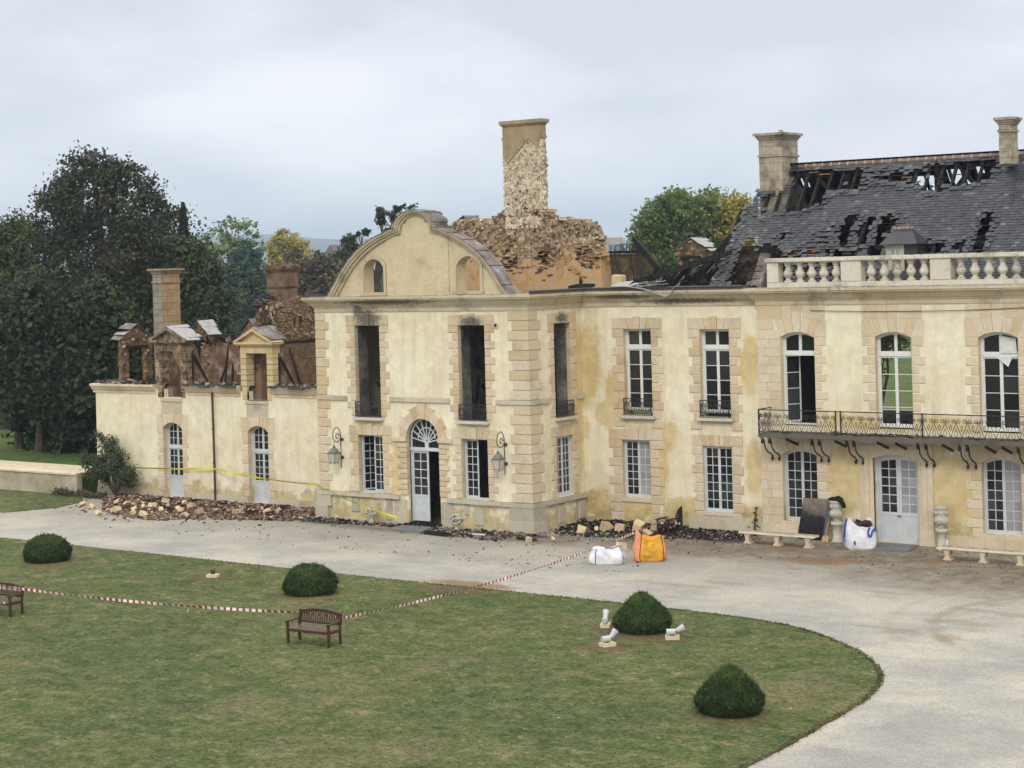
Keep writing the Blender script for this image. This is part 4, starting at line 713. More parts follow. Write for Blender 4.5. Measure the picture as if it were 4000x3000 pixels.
# rear wall with the rear dormers' openings, ragged top
b = MB(front(65.4)); OB = [(-66.80, -66.33, 5.15, 7.05), (-63.5, -62.4, 5.2, 7.0)]; wall(b, -68.6, -52.43, 0, 7.3, OB, 0, .5)
for x, w_ in ((-67.9, 1.0), (-65.4, 1.1), (-64.2, .9), (-61.3, 2.2), (-59.8, 1.4)): b.rock((x, .25, 7.35), (w_, .5, .3), .5, .1)
b.f = IDN; blockrow(b, [(-68.4, 65.6, 7.32), (-66.9, 65.6, 7.4)], .2, .5, .1); blockrow(b, [(-65.9, 65.6, 7.32), (-64.4, 65.6, 7.38)], .22, .5, .12); blockrow(b, [(-61.9, 65.6, 7.35), (-53, 65.6, 7.3)], .22, .5, .12); b.build('rear_wall', 'ruin_plaster', lw)
# gable cross wall below the right chimney (seen on its +X face)
FG = lambda u, d, z: (-58.0-d, u, z)
GT = [(65.4, 7.3), (65.25, 7.9), (64.75, 8.45), (64.2, 9.15), (63.75, 9.5), (62.4, 9.5), (62.25, 9.2), (61.75, 9.35), (61.35, 9.05), (61.3, 8.2), (61.15, 7.4), (60.95, 6.6), (60.9, 4.2)]
b = MB(FG); b.prism([(60.9, 4.2), (65.4, 4.2)]+GT[:-1], 0, .6, .5); b.box(63.35, 63.62, -.02, .05, 8.0, 8.5, .1)
b.f = IDN; blockrow(b, [(-58.3, y, z) for y, z in GT[:5]], .2, .5, .05); blockrow(b, [(-58.3, y, z+.03) for y, z in GT[5:12]], .2, .5, .05); gw = b.build('gable_wall', 'ruin_gable', lw); b = MB(FG)
for k in range(330):
    u = random.uniform(61.0, 65.2); z = random.uniform(7.45, 9.5); zt_ = float(np.interp(u, [q_[0] for q_ in GT[::-1][1:]], [q_[1] for q_ in GT[::-1][1:]]))
    if z > zt_: continue
    b.rock((u, .0, z), (random.uniform(.1, .3), .07, random.uniform(.05, .09)), random.choice((.15, .38, .41, .44, .5, .55)), .06)
for k in range(60): u = random.choice((61.2, 61.5, 61.9)); b.rock((u+random.uniform(-.2, .2), -.02, random.uniform(7.4, 9.2)), (.3, .1, .2), random.choice((.0, .1, .6, .7)), .2)
tag(b.build('rubble_facing', 'rubble_stone', gw), kind='stuff')
b = MB(FG)
for y in (63.25, 63.6): b.box(y, y+.2, -.015, .05, 8.1, 8.55, .1)
b.box(61.0, 65.3, -.03, .05, 7.3, 7.42, .3); b.build('beam_pockets', 'char', lw)
def chimney(par, x0, x1, y0, y1, z0, z1, mat, band, cap=.12, side=None, rough=False):
    b = MB(); b.box(x0, x1, y0, y1, z0, z1-.2, .5)
    if side is not None: b = MB(); b.quad((x0, y0, z0), (x1, y0, z0), (x1, y0, z1-.2), (x0, y0, z1-.2), side); b.quad((x1, y0, z0), (x1, y1, z0), (x1, y1, z1-.2), (x1, y0, z1-.2), .85); b.quad((x1, y1, z0), (x0, y1, z0), (x0, y1, z1-.2), (x1, y1, z1-.2), .5); b.quad((x0, y1, z0), (x0, y0, z0), (x0, y0, z1-.2), (x0, y1, z1-.2), .3); b.quad((x0, y0, z1-.2), (x1, y0, z1-.2), (x1, y1, z1-.2), (x0, y1, z1-.2), .5)  # fixed tint per face paints the light falling on front and right
    c = b.build('chimney', mat, par); b = MB()
    for zb in band: b.box(x0-.05, x1+.05, y0-.05, y1+.05, zb, zb+.08, .4)
    for o, za, zb in ((.05, z1-.26, z1-.18), (.10, z1-.18, z1-.10), (cap+.03, z1-.10, z1)): b.box(x0-o, x1+o, y0-o, y1+o, za, zb, random.uniform(.2, .5))
    if rough: blockrow(b, [(x0-.1, y0, z1-.02), (x1+.1, y0, z1-.02)], .2, .3, .05); blockrow(b, [(x1, y0, z1-.02), (x1, y1, z1-.02)], .2, .3, .05)
    b.build('chimney_cap', mat, c); return c
chimney(lw, -58.85, -57.98, 62.4, 63.6, 9.0, 10.95, 'sooty_chimney', (9.95,), .08, .55, True)
chimney(lw, -66.6, -65.95, 62.4, 63.62, 4.3, 11.0, 'chimney_stone', (10.28,), .16, .05)
b = MB()     # slates left on the gable shoulder
for i in range(40): x = random.uniform(-58.75, -58.1); y = random.uniform(61.1, 62.1); b.rock((x, y, 9.35+(y-61.6)*.55+random.uniform(0, .08)), (.3, .3, .025), random.uniform(.3, 1), .25)
b.build('slate_remnant', 'slate', lw)
b = MB(); blockrow(b, [(-68.3, 61.0, 5.3), (-68.3, 65.2, 5.35)], .25, .5, .1); blockrow(b, [(-68.0, 65.5, 7.3), (-53, 65.5, 7.35)], .3, .5, .15, (0, .5))
for k in range(34):
    x = random.uniform(-68, -53.2); y = random.uniform(61.2, 65.2); b.beam((x, y, 4.5), (x+random.uniform(-.9, .9), y+random.uniform(-.4, .4), random.uniform(5.3, 7.4)), random.uniform(.06, .13), None, .1, .25)
for x0, x1, z in ((-68, -66.6, 7.45), (-65.9, -63.9, 7.5), (-62.0, -60.2, 7.45)): b.beam((x0, 65.3, z), (x1, 65.3, z+random.uniform(-.2, .2)), .2, .16, .1, .3)
tag(b.build('charred_remains', 'char', lw), kind='stuff')
for u0, u1 in ((-68.75, -64.32), (-62.2, -58.72), (-56.62, -52.43)):
    b = MB(); sweep(b, [(-.01, 4.98), (.04, 4.98), (.05, 5.10), (.12, 5.14), (.22, 5.30), (.26, 5.32), (.26, 5.42), (-.5, 5.44)], [(u0, 60.3), (u1, 60.3)], 0); b.build('cornice', 'main_stone', lw)
    b = MB(); n = int((u1-u0)*26)
    for i in range(n): x = random.uniform(u0+.1, u1-.1); y = 60.3+random.uniform(-.12, .55); b.rock((x, y, 5.45+random.uniform(0, .12)), (random.uniform(.1, .28), random.uniform(.1, .25), random.uniform(.05, .14)), rt_(.2, 1), .4)
    tag(b.build('debris', 'debris', lw), kind='stuff')
for u0, u1 in ((-62.15, -58.75), (-56.65, -52.43)):
    b = MB(); n = 10
    for k in range(n): x0 = u0+(u1-u0)*k/n; x1 = u0+(u1-u0)*(k+1)/n; s_ = .05*math.sin(k*1.3); b.box(x0, x1, 60.3-.40, 60.3-.26, 5.42+s_, 5.52+s_, .3)
    b.build('gutter', 'gutter', lw)
b = MB(); b.tube([(-60.47, 60.2, 5.4), (-60.47, 60.2, 5.1), (-60.47, 60.22, 3), (-60.46, 60.22, .05)], .05, 8, .5)
for z in (5.0, 3.4, 1.8, .5): b.tube([(-60.47, 60.21, z), (-60.47, 60.21, z+.07)], .065, 8, .4)
b.build('downpipe', 'rust_pipe', lw)
for u0, u1 in ((-68.62, -64.0), (-62.56, -58.4), (-56.98, -52.5)):
    ST(FL, lw, u0, u1, 0, .36, .05, name='plinth')
def slope(b, top, eave, d0, d1, gap, pale, n=7):   # sheets of zinc left on a dormer slope, torn along the far edge
    (u0, z0), (u1, z1) = top, eave
    for k in range(n):
        if k > 1 and random.random() < gap: continue
        f0, f1 = k/n, (k+1)/n+.02; a, c_ = d0+random.uniform(0, .04), d1*(1-.25*f0)+random.uniform(-.25, .05); j = random.uniform(0, .035); g = lambda f, d, o: (u0+(u1-u0)*f, d, z0+(z1-z0)*f+o); s0, s1 = random.uniform(0, .03), random.uniform(-.02, .05)
        P = [g(f0, a, j), g(f1, a, j*.6), g(f1, c_, j*.6+s1), g(f0, c_, j+s1)]; Q_ = [(x, y, z+.02) for x, y, z in P]; b.add(P+Q_, [[0, 1, 2, 3], [7, 6, 5, 4], [0, 4, 5, 1], [1, 5, 6, 2], [2, 6, 7, 3], [3, 7, 4, 0]], random.random())
def dormer(par, x0, x1, z0, zt, soot, t0):
    b = MB(FL); n = 6; xl, xr = x0-.36, x1+.36
    for k in range(n):
        h = (zt-5.45)/n
        for a, c_ in ((xl, x0), (x1, xr)): b.box(a, c_, -.03+random.uniform(-.008, .008), .5, 5.45+k*h+.01, 5.45+(k+1)*h-.01, rt_(), bev=.02)
    for a, c_ in ((xl+.08, x0), (x1, xr-.08)):
        for k in range(2): b.box(a, c_, -.03, .12, 4.82+k*.31+.01, 4.82+(k+1)*.31-.01, rt_(), bev=.02)
    A = [(x0+(x1-x0)*i/7, zt) for i in range(8)]; cu = (x0+x1)/2
    for i in range(7): b.prism([A[i], A[i+1], (cu+(A[i+1][0]-cu)*1.25, zt+.42), (cu+(A[i][0]-cu)*1.25, zt+.42)], -.03, .5, rt_())
    b.box(xl, x0-.02, -.025, .5, zt, zt+.42, .5); b.box(x1+.02, xr, -.025, .5, zt, zt+.42, .5)
    d = b.build('dormer', 'dorm_sooty' if soot else 'dorm_stone', par); b = MB(FL); zb = zt+.42; ap = zb+.72
    b.box(xl-.22, xr+.22, -.24, .55, zb, zb+.10, .5); b.box(xl-.12, xr+.12, -.16, .5, zb-.07, zb, .4); b.prism([(xl-.1, zb+.1), (xr+.1, zb+.1), (cu, ap-.1)], -.04, .5, .5)
    for s_ in (-1, 1): e = cu+s_*(xr-cu+.26); P = [(e, zb+.1), (e-s_*.2, zb+.10), (cu, ap-.12), (cu, ap+.02)]; b.prism(P if s_ < 0 else P[::-1], -.26, .5, .4)
    b.build('pediment', 'dorm_sooty' if soot else 'dorm_stone', d); b = MB(FL)
    for s_ in (-1, 1):
        e = cu+s_*(xr-cu+.34); L = 1.15 if s_ > 0 else .6; slope(b, (cu, ap+.03), (e, zb+.09), -.26, L, .12 if s_ > 0 else .3, t0 and s_ > 0)
    b.build('dormer_roof', 'zinc' if not t0 else 'pale_zinc', d); b = MB(FL)
    for a in (x0-.30, x1+.10): b = MB(FL); b.box(a, a+.2, .5, 1.5, 4.4, 5.7, .5); b.add([(a, .5, 5.7), (a+.2, .5, 5.7), (a+.2, 1.5, 5.7), (a, 1.5, 5.7), (a, .5, zt+.3), (a+.2, .5, zt+.3), (a+.2, .62, zt+.3), (a, .62, zt+.3)], [[4, 5, 6, 7], [0, 1, 5, 4], [1, 2, 6, 5], [2, 3, 7, 6], [3, 0, 4, 7]], .5); b.build('dormer_cheek', 'ruin_plaster', d)
    b = MB(FL); b.beam((x1+.36, .5, zt-.2), (x1+.30, 1.45, 5.5), .1, .12, .1, .1); b.beam((x1+.36, .42, zt), (x1+.36, .42, 5.5), .09, .09, .1, .1); b.build('charred_post', 'char', d); return d
stone('dorm_stone', (.56, .41, .21), (.62, .47, .26), (.66, .54, .35), .3)
q = Mat('dorm_sooty', .92, .15); n2 = q.noise(2.2, 7, .7); c = q.mix(q.step(n2, .36, .60), (.46, .34, .2), (.075, .058, .045)); q.col(q.mul(c, q.ramp(q.tint(), [(0, .8), (1, 1.15)]))); q.bump(q.noise(9, 5), .4); MT['dorm_sooty'] = q.m
dormer(lw, O1[0], O1[1], O1[2], O1[3], True, True); dormer(lw, O2[0], O2[1], O2[2], O2[3], False, False)
# rear dormers left standing (seen from inside), and one facing the far gable end
def rear_dormer(par, fr, x0, x1, z0, zt, w_, ap, mat='ruin_gable', roofm='pale_zinc', gap=(0, 0), dp=.5, rd=.7):
    b = MB(fr); cu = (x0+x1)/2; xl, xr = cu-w_, cu+w_
    for a, c_ in ((xl, x0), (x1, xr)):
        n = 6; h = (zt-z0)/n
        for k in range(n): b.box(a+random.uniform(-.03, .03), c_+random.uniform(-.03, .03), random.uniform(-.02, .02), dp, z0+k*h, z0+(k+1)*h, rt_())
    b.box(xl, xr, 0, dp, zt, zt+.28, .5); b.prism([(xl-.05, zt+.28), (xr+.05, zt+.28), (cu, ap)], .02, dp, .5); d = b.build('rear_dormer', mat, par); b = MB(fr)
    for k in range(70):
        u = random.uniform(xl, xr); z = random.uniform(z0, ap-.1)
        if (x0-.02 < u < x1+.02 and z < zt) or z > zt+.28+(ap-zt-.28)*(1-abs(u-cu)/w_): continue
        b.rock((u, .0, z), (random.uniform(.1, .28), .09, random.uniform(.07, .16)), random.choice((.05, .2, .4, .55, .7, .9)), .2)
    tag(b.build('rubble_facing', 'rubble_stone', d), kind='stuff')
    b = MB(fr)
    for s_ in (-1, 1): slope(b, (cu, ap+.04), (cu+s_*(w_+.32), zt+.22), -.08, dp+rd, .22, False)
    b.build('dormer_roof', roofm, d); b = MB(fr); b.box(x0-.2, x1+.2, -.05, .1, zt-.1, zt+.02, .2); b.build('lintel', 'char', d); return d
rear_dormer(lw, front(65.4), -66.80, -66.33, 5.2, 7.1, .78, 8.2)
rear_dormer(lw, front(65.4), -63.5, -62.4, 5.2, 7.0, .85, 8.3, roofm='zinc')
rear_dormer(pav, front(66.6), -50.7, -49.9, 10, 12.2, .55, 13.0, roofm='zinc')
FA = lambda u, d, z: (-68.2-d, u, z)
rear_dormer(lw, FA, 62.15, 63.25, 5.25, 7.15, 1.02, 8.2, roofm='zinc', dp=.22)
for dr, h in ((D1, O1), (D2, O2)):
    sur(lw, FL, dr, 'main_stone', long=.40, short=.30, pitch=.30, nv=7, vh=.38, proud=.022, zbot=.36)
    b = MB(FL); b.box(dr[0]-.02, dr[1]+.02, -.02, .1, 4.06, 4.62, .35); b.box(dr[0]-.06, dr[1]+.06, -.06, .3, 4.64, 4.80, .4); b.build('apron', 'string_stone', lw)
    window(lw, FL, *dr[:4], 2, 4, .34, rise=.30, transom=2.42, trows=3, panel=.98, name='glazed_door', ofr=.05)
# ------------------------------------------------------------------ LINK WING (middle)
mw = thing('link_wing', 'middle wing with ochre stained walls and a collapsed burnt roof', 'building', (-37, 62.5, 0), 'wings of the burnt mansion')
MU1 = (-39.17, -37.85, 4.46, 7.99); MU2 = (-35.60, -34.27, 4.46, 7.97); ML1 = (-39.37, -38.03, 1.08, 3.46); ML2 = (-35.6, -34.25, .72, 3.34)
b = MB(FM); wall(b, -41.2, -32.9, 0, 9.5, [MU1, MU2, ML1, ML2], 0, .6); b.build('wall', 'cream', mw)
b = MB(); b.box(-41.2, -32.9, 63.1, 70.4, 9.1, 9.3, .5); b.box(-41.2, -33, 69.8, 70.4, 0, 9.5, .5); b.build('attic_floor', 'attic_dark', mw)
for h, o in ((MU1, .18), (MU2, .12)):
    sur(mw, FM, h, long=.52, short=.34, pitch=.375, vh=.44, key=.06, zbot=3.95, fan=.2, deep=.12); sil(mw, FM, h[0]-.1, h[1]+.15, 4.24, 4.46); railing(h[0], h[1], 4.47, 5.15, FM, mw, -.13)
    window(mw, FM, h[0], h[1], 4.62, h[3], 1, 4, .26, paint='white_paint', transom=7.2, ofr=.05, stile=.06)
sur(mw, FM, ML1, long=.62, short=.42, pitch=.36, vh=.42, key=.03, zbot=.1); sur(mw, FM, ML2, long=.46, short=.34, pitch=.36, vh=.42, key=.02, zbot=.35, nv=7)
window(mw, FM, *ML1, 2, 7, .2, glass='glass', glass2='shutter_glass'); window(mw, FM, *ML2, 2, 7, .12)
MB(FM).box(ML1[0]-.02, ML1[1]+.02, -.06, .1, .92, 1.07, .5).build('window_sill', 'main_stone', mw); MB(FM).box(ML2[0]-.05, ML2[1]+.05, -.05, .1, .58, .71, .5).build('window_sill', 'main_stone', mw)
ST(FM, mw, -36.3, -32.9, 0, .56, .045, name='plinth'); 
b = MB(); sweep(b, CORN, PATH, 3); b.build('cornice', 'cornice_stone', mw)
b = MB(); sweep(b, GUT, PATH, 3, .5); b.build('gutter', 'gutter', mw)
b = MB()     # bent zinc flashing hanging off the gutter
P = [(-39.4, 9.72), (-38.6, 9.70), (-37.9, 9.60), (-37.2, 9.40), (-36.8, 9.27), (-36.55, 9.38), (-36.4, 9.62)]
for (x0, z0), (x1, z1) in zip(P, P[1:]): b.hexa([(x0, 61.96, z0), (x1, 61.94, z1), (x1, 62.5, z1+.22), (x0, 62.5, z0+.12), (x0, 61.96, z0+.03), (x1, 61.94, z1+.03), (x1, 62.5, z1+.25), (x0, 62.5, z0+.15)], random.random())
for k in range(9): x = random.uniform(-39, -36.5); b.beam((x, 62.2+random.uniform(-.2, .6), 9.72), (x+random.uniform(.3, 1.3), 62.1+random.uniform(-.1, .5), 9.78+random.uniform(-.05, .15)), .16, .02, random.random())
b.build('bent_flashing', 'pale_zinc', mw)
b = MB(); b.box(-39.80, -39.34, 62.72, 63.1, 9.4, 10.15, .5); b.add([(-39.80, 62.72, 10.15), (-39.34, 62.72, 10.15), (-39.34, 63.1, 10.15), (-39.80, 63.1, 10.15), (-39.74, 62.78, 10.2), (-39.38, 62.8, 10.17), (-39.4, 63.05, 10.18), (-39.75, 63.05, 10.2)], [[4, 5, 6, 7], [0, 1, 5, 4], [1, 2, 6, 5], [2, 3, 7, 6], [3, 0, 4, 7]], .6); b.build('stone_stub', 'dorm_stone', mw)
# broken wall with hanging metal beyond the pavilion's cross wall
b = MB(front(65.5)); b.prism([(-42.85, 9.2), (-39.0, 9.2), (-39.1, 9.9), (-39.4, 10.5), (-39.7, 11.0), (-41.6, 11.05), (-42.2, 11.15), (-42.85, 11.2)], 0, .5, .5); b.f = IDN; blockrow(b, [(-42.4, 65.55, 11.05), (-41.5, 65.55, 10.9)], .28, .3, .05); blockrow(b, [(-41.9, 65.45, 10.6), (-41.85, 65.45, 9.5)], .25, .25, .05); b.build('broken_wall', 'ruin_gable', mw)
b = MB()
for k in range(16):
    x = random.uniform(-41.2, -39.9); y = 65.3+random.uniform(-.5, .1); L = random.uniform(.5, 1.3); b.tube([(x, y, 11.05), (x+random.uniform(-.1, .3), y-.1, 11.0-L*.4), (x+random.uniform(0, .7), y-.25, 11.0-L)], random.uniform(.012, .028), 4, .97)
for k in range(5):
    x = -41.3+k*.3; b.tube([(x, 65.4, 11.05), (x+.15, 65.2, 11.4+.08*k % .2), (x+.45, 65.1, 11.45), (x+.7, 65.1, 11.2), (x+.8, 65, 10.9)], .02, 5, .5)
b.beam((-42.3, 65.45, 11.14), (-39.4, 65.45, 11.14), .22, .10, .1, .25); tag(b.build('hanging_debris', 'char', mw), kind='stuff')
rear_dormer(mw, front(69.8), -40.4, -39.72, 9.3, 10.87, .68, 11.64, 'ruin_gable', 'pale_zinc')
# charred heap on the attic floor
b = MB()
for i in range(260):
    x = random.uniform(-41.0, -33.2); y = random.uniform(62.6, 68.5); b.rock((x, y, 9.36+random.uniform(0, .16)+.25*(y > 64)*random.random()), (random.uniform(.1, .5), random.uniform(.1, .4), random.uniform(.05, .22)), random.choice((.1, .2, .3, .4, .6, .8, .95)), .6)
for i in range(60):
    x = random.uniform(-39.5, -34.2); y = random.uniform(63.2, 67); a = random.uniform(-.5, .9); L = random.uniform(.4, 1.1); b.beam((x, y, 9.4+random.uniform(0, .2)), (x+L*math.cos(a), y+random.uniform(-.6, .6), 9.4+random.uniform(.1, 1.1)), random.uniform(.05, .13), None, .1, .2)
for i in range(26):
    x = random.uniform(-39.2, -35.2); y = random.uniform(63.4, 66.5); L = random.uniform(.9, 2.0); a = random.uniform(.3, 1.25)*random.choice((1, 1, -1)); b.beam((x, y, 9.4), (x+L*math.cos(a)*(.8 if a > 0 else .9), y+random.uniform(-.5, .5), 9.4+L*abs(math.sin(a))*.8), random.uniform(.05, .11), None, .08, .2)
for i in range(120):
    x = random.uniform(-38.6, -35.3); y = random.uniform(63.3, 66.5); k = .55*max(0, 1-abs(x+36.2)/1.1); b.rock((x, y, 9.4+k*random.uniform(.1, .9)), (random.uniform(.2, .6), .3, random.uniform(.1, .3)), .15, .8)
tag(b.build('charred_heap', 'debris', mw), kind='stuff')
BEAMS = [((-39.81, 64.5, 11.70), (-38.25, 64.5, 10.0), .24, 'steep charred beam rising to the left, upper end free against the trees'), ((-39.7, 63.6, 9.72), (-34.6, 63.5, 11.0), .20, 'longest charred beam, lying across the collapsed roof up to the slates'), ((-37.6, 65, 9.4), (-35.3, 65, 11.75), .22, 'steep charred rafter climbing to the right along the slate roof edge'),
    ((-37.30, 64.3, 10.75), (-36.95, 64.4, 9.5), .14, 'thin charred post leaning in front of the small rear dormer'), ((-38.36, 64.4, 10.62), (-38.28, 64.5, 9.7), .11, 'thin charred stake standing upright left of the small rear dormer'), ((-36.55, 64.4, 10.45), (-36.3, 64.4, 9.4), .22, 'thick charred stump standing under the long beam'),
    ((-37.5, 64.6, 9.4), (-35.9, 64.4, 10.8), .20, 'charred brace lying parallel below the rafter at the slate edge'), ((-42.1, 63.0, 9.70), (-40.8, 62.95, 9.78), .2, 'short charred log lying behind the gutter beside the pale stone stub'), ((-41.58, 63.1, 10.12), (-41.5, 63, 9.68), .14, 'charred stub standing upright on the gutter edge by the cross wall'), ((-36.1, 64.9, 11.0), (-35.6, 64.7, 9.5), .2, 'charred upright close against the lower slates')]
for p, q_, w_, lb in BEAMS:
    L = tuple((Vector(p)+Vector(q_))/2); o = thing('charred_beam', lb, 'beam', (L[0], L[1], min(p[2], q_[2])), 'charred beams on the link wing'); MB().beam(p, q_, w_, w_*1.1, .2, .11).build('timber', 'char', o)
# ------------------------------------------------------------------ MAIN BLOCK (right)
rw = thing('main_block', 'main block with stone balustrade, iron balcony and holed slate roof', 'building', (-26, 62.3, 0), 'wings of the burnt mansion')
RU = [(-31.93, -30.5, 4.24, 7.87, .2), (-28.03, -26.58, 4.24, 7.87, .2), (-24.03, -22.56, 4.22, 7.87, .2)]; RL1 = (-31.98, -30.53, .60, 3.37, .2); RD = (-28.22, -26.44, .02, 3.30, .16); RL3 = (-24.04, -22.58, .60, 3.37, .2)
RU.append((-20.1, -18.65, 4.22, 7.87, .2)); RL4 = (-20.1, -18.65, .6, 3.37, .2)
b = MB(FR); wall(b, -32.9, -10, 0, 9.5, RU+[RL1, RD, RL3, RL4], 0, .6)
b.f = IDN; wall(MB(), 0, 0, 0, 0, [], 0, 0) if False else None; b.box(-32.9, -32.3, 62.9, 70.9, 0, 9.3, .5); b.f = front(70.3); wall(b, -36.6, -10, 0, 9.3, [(-32.0, -29.85, 4.2, 7.9)], 0, .6); b.build('wall', 'cream', rw)
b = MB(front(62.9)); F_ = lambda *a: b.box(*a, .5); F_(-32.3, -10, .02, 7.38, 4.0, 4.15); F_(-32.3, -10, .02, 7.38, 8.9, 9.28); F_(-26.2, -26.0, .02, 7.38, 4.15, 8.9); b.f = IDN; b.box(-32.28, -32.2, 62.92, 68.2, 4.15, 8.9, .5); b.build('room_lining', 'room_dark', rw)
for i, h in enumerate(RU):
    k = dict(cols=1, rows=4, d=.26, rise=.2, paint='white_paint', transom=7.0, ofr=.06, stile=.06)
    if i == 0: k['openL'] = 1.0; k['noR'] = True
    if i == 1: k['glass'] = 'clear_glass'
    window(rw, FR, h[0], h[1], h[2]+.06, h[3], **k)
    b = MB(FR); surround(b, *h, long=.50, short=.30, pitch=.36, proud=.022, nv=5, vh=.46, fan=.24, key=.30, left=(i != 0)); zt = h[3]+.47
    cu = (h[0]+h[1])/2; L0 = -32.9 if i == 0 else cu-1.18
    if i == 0:
        for za, zb_, xr in ((7.59, 7.95, h[0]-.02), (7.96, 8.32, h[0]-.28)): b.box(-32.9, xr, -.02, .1, za, zb_, rt_())
    xs_ = [L0, cu-.62, cu-.20, cu+.25, cu+1.18]
    for a, c_ in zip(xs_, xs_[1:]): b.box(a+.006, c_-.006, -.02, .1, zt+.02+(.3 if abs((a+c_)/2-cu) < .2 else 0), 8.9, rt_())
    if i == 0:
        for r in range(10):
            za = 4.25+r*.333; x = [-32.9, -32.9+.48*(1 if r % 2 else .7), h[0]]; 
            for a, c_ in zip(x, x[1:]): b.box(a+.005, c_-.005, -.02, .1, za+.006, za+.327, rt_())
    b.build('window_surround', 'main_stone', rw)
# torn paper in the top light of the third window
b = MB(FR); b.quad((-23.32, .2, 7.08), (-22.68, .2, 7.08), (-22.72, .21, 7.62), (-23.30, .2, 7.72)); b.add([(-23.45, .2, 6.95), (-22.85, .2, 6.95), (-23.0, .16, 6.6)], [[0, 2, 1]]); b.build('torn_sheet', 'white_panel', rw)
for h in (RL1, RL3, RL4):
    b = MB(FR); surround(b, *h, long=.62, short=.40, pitch=.36, proud=.022, nv=5, vh=.40, fan=.2, key=.03, zbot=.45, left=h is not RL1)
    if h is RL1:
        for r in range(10):
            za = .46+r*.334; x = [-32.9, -32.9+.45*(1 if r % 2 else .62), h[0]]
            for a, c_ in zip(x, x[1:]): b.box(a+.005, c_-.005, -.02, .1, za+.006, za+.328, rt_())
    b.build('window_surround', 'main_stone', rw); window(rw, FR, *h[:4], 2, 7, .24, rise=.2, glass2=None if h is RL1 else 'shutter_glass')
    MB(FR).box(h[0]-.08, h[1]+.08, -.05, .1, h[2]-.14, h[2]-.01, .5).build('window_sill', 'main_stone', rw)
for u0, u1 in ((-32.95, -28.75), (-25.9, -10)): ST(FR, rw, u0, u1, 0, .46, .05, name='plinth', mat='main_stone')
b = MB(FR); window(rw, FR, *RD[:4], 2, 6, .26, rise=.16, panel=1.0, glass2='shutter_glass', name='entrance_door', ofr=.10, stile=.10, mu=.035)
for s_ in (-1, 1):
    e = RD[0] if s_ < 0 else RD[1]
    for o0, o1, pr in ((.0, .16, .03), (.16, .34, .08), (.34, .56, .05)): a, c_ = sorted((e+s_*o0, e+s_*o1)); b.box(a, c_, -pr, .1, .5, 3.1, rt_())
    a, c_ = sorted((e, e+s_*.62)); b.box(a, c_, -.10, .1, 0, .5, .5)
A_ = arc(RD[0], RD[1], 3.14, .16, 10); O_ = [(RD[0]-.56, 3.1)]+[(u-.0, z+.0) for u, z in A_]+[(RD[1]+.56, 3.1), (RD[1]+.56, 3.58)]+[(u*1.0, z+.34) for u, z in A_[::-1]]+[(RD[0]-.56, 3.58)]
for (p, q_) in zip(A_, A_[1:]): b.prism([p, q_, (q_[0], 3.66), (p[0], 3.66)], -.06, .1, .5)
b.box(RD[0]-.56, RD[0], -.06, .1, 3.1, 3.66, .5); b.box(RD[1], RD[1]+.56, -.06, .1, 3.1, 3.66, .5); b.build('door_surround', 'main_stone', rw)
b = MB(FR)
for u in (-27.37, -27.29): b.lathe; b.tube([(u, .2, 1.02), (u, .17, 1.02)], .03, 8, .3)
b.build('door_handle', 'iron', rw)
b = MB(); sweep(b, CORN, PATH, 4); sweep(b, [(o, z) for o, z in CORN], PATH, 5); b.build('cornice', 'cornice_stone', rw)
b = MB(); b.tube([(x, 62.24, 8.62+.0045*(x+27)**2*(1 if x > -33 else 1)) for x in np.linspace(-30.6, -20, 16)], .012, 5, .5); b.build('cable', 'iron', rw)
# balustrade on the cornice
Yb = 62.02; bal = MB(); bal.box(-32.28, -10, Yb-.02, Yb+.4, 9.571, 9.76, .5)
bl = bal.build('balustrade', 'balustrade_stone', rw)
b = MB(); x = -32.36
while x < -10: x1 = x+random.uniform(.9, 1.3); b.box(x+.004, x1-.004, Yb-.08, Yb+.46, 10.53, 10.70, rt_(.1, .9), bev=.03); x = x1
b.build('rail', 'balustrade_stone', bl)
for a, c_ in ((-32.28, -31.80), (-29.19, -28.38), (-25.66, -24.88), (-22.1, -21.3), (-18.6, -17.8)): b = MB(); b.box(a, c_, Yb-.03, Yb+.42, 9.762, 10.527, rt_(), bev=.02); b.build('pier', 'balustrade_stone', bl)
prof = [(.15, 0), (.15, .06), (.11, .075), (.085, .12), (.075, .15), (.11, .2), (.155, .27), (.165, .33), (.15, .40), (.10, .50), (.085, .58), (.09, .62), (.13, .64), (.13, .67), (.11, .68), (.145, .72), (.145, .765)]
b = MB(); b.lathe(-31.48, Yb+.2, [(r*1.1, z) for r, z in prof], 8, .5, 9.762); B0 = b.build('baluster', 'balustrade_stone', bl)
for x in (-30.97, -30.48, -29.98, -29.46, -28.05, -27.52, -27.02, -26.48, -25.96, -24.56, -24.04, -23.52, -23.01, -22.51, -21.0, -20.5, -20, -19.5, -19):
    o = B0.copy(); COL.objects.link(o); o.parent = bl; o.location = (x+31.48, 0, 0)
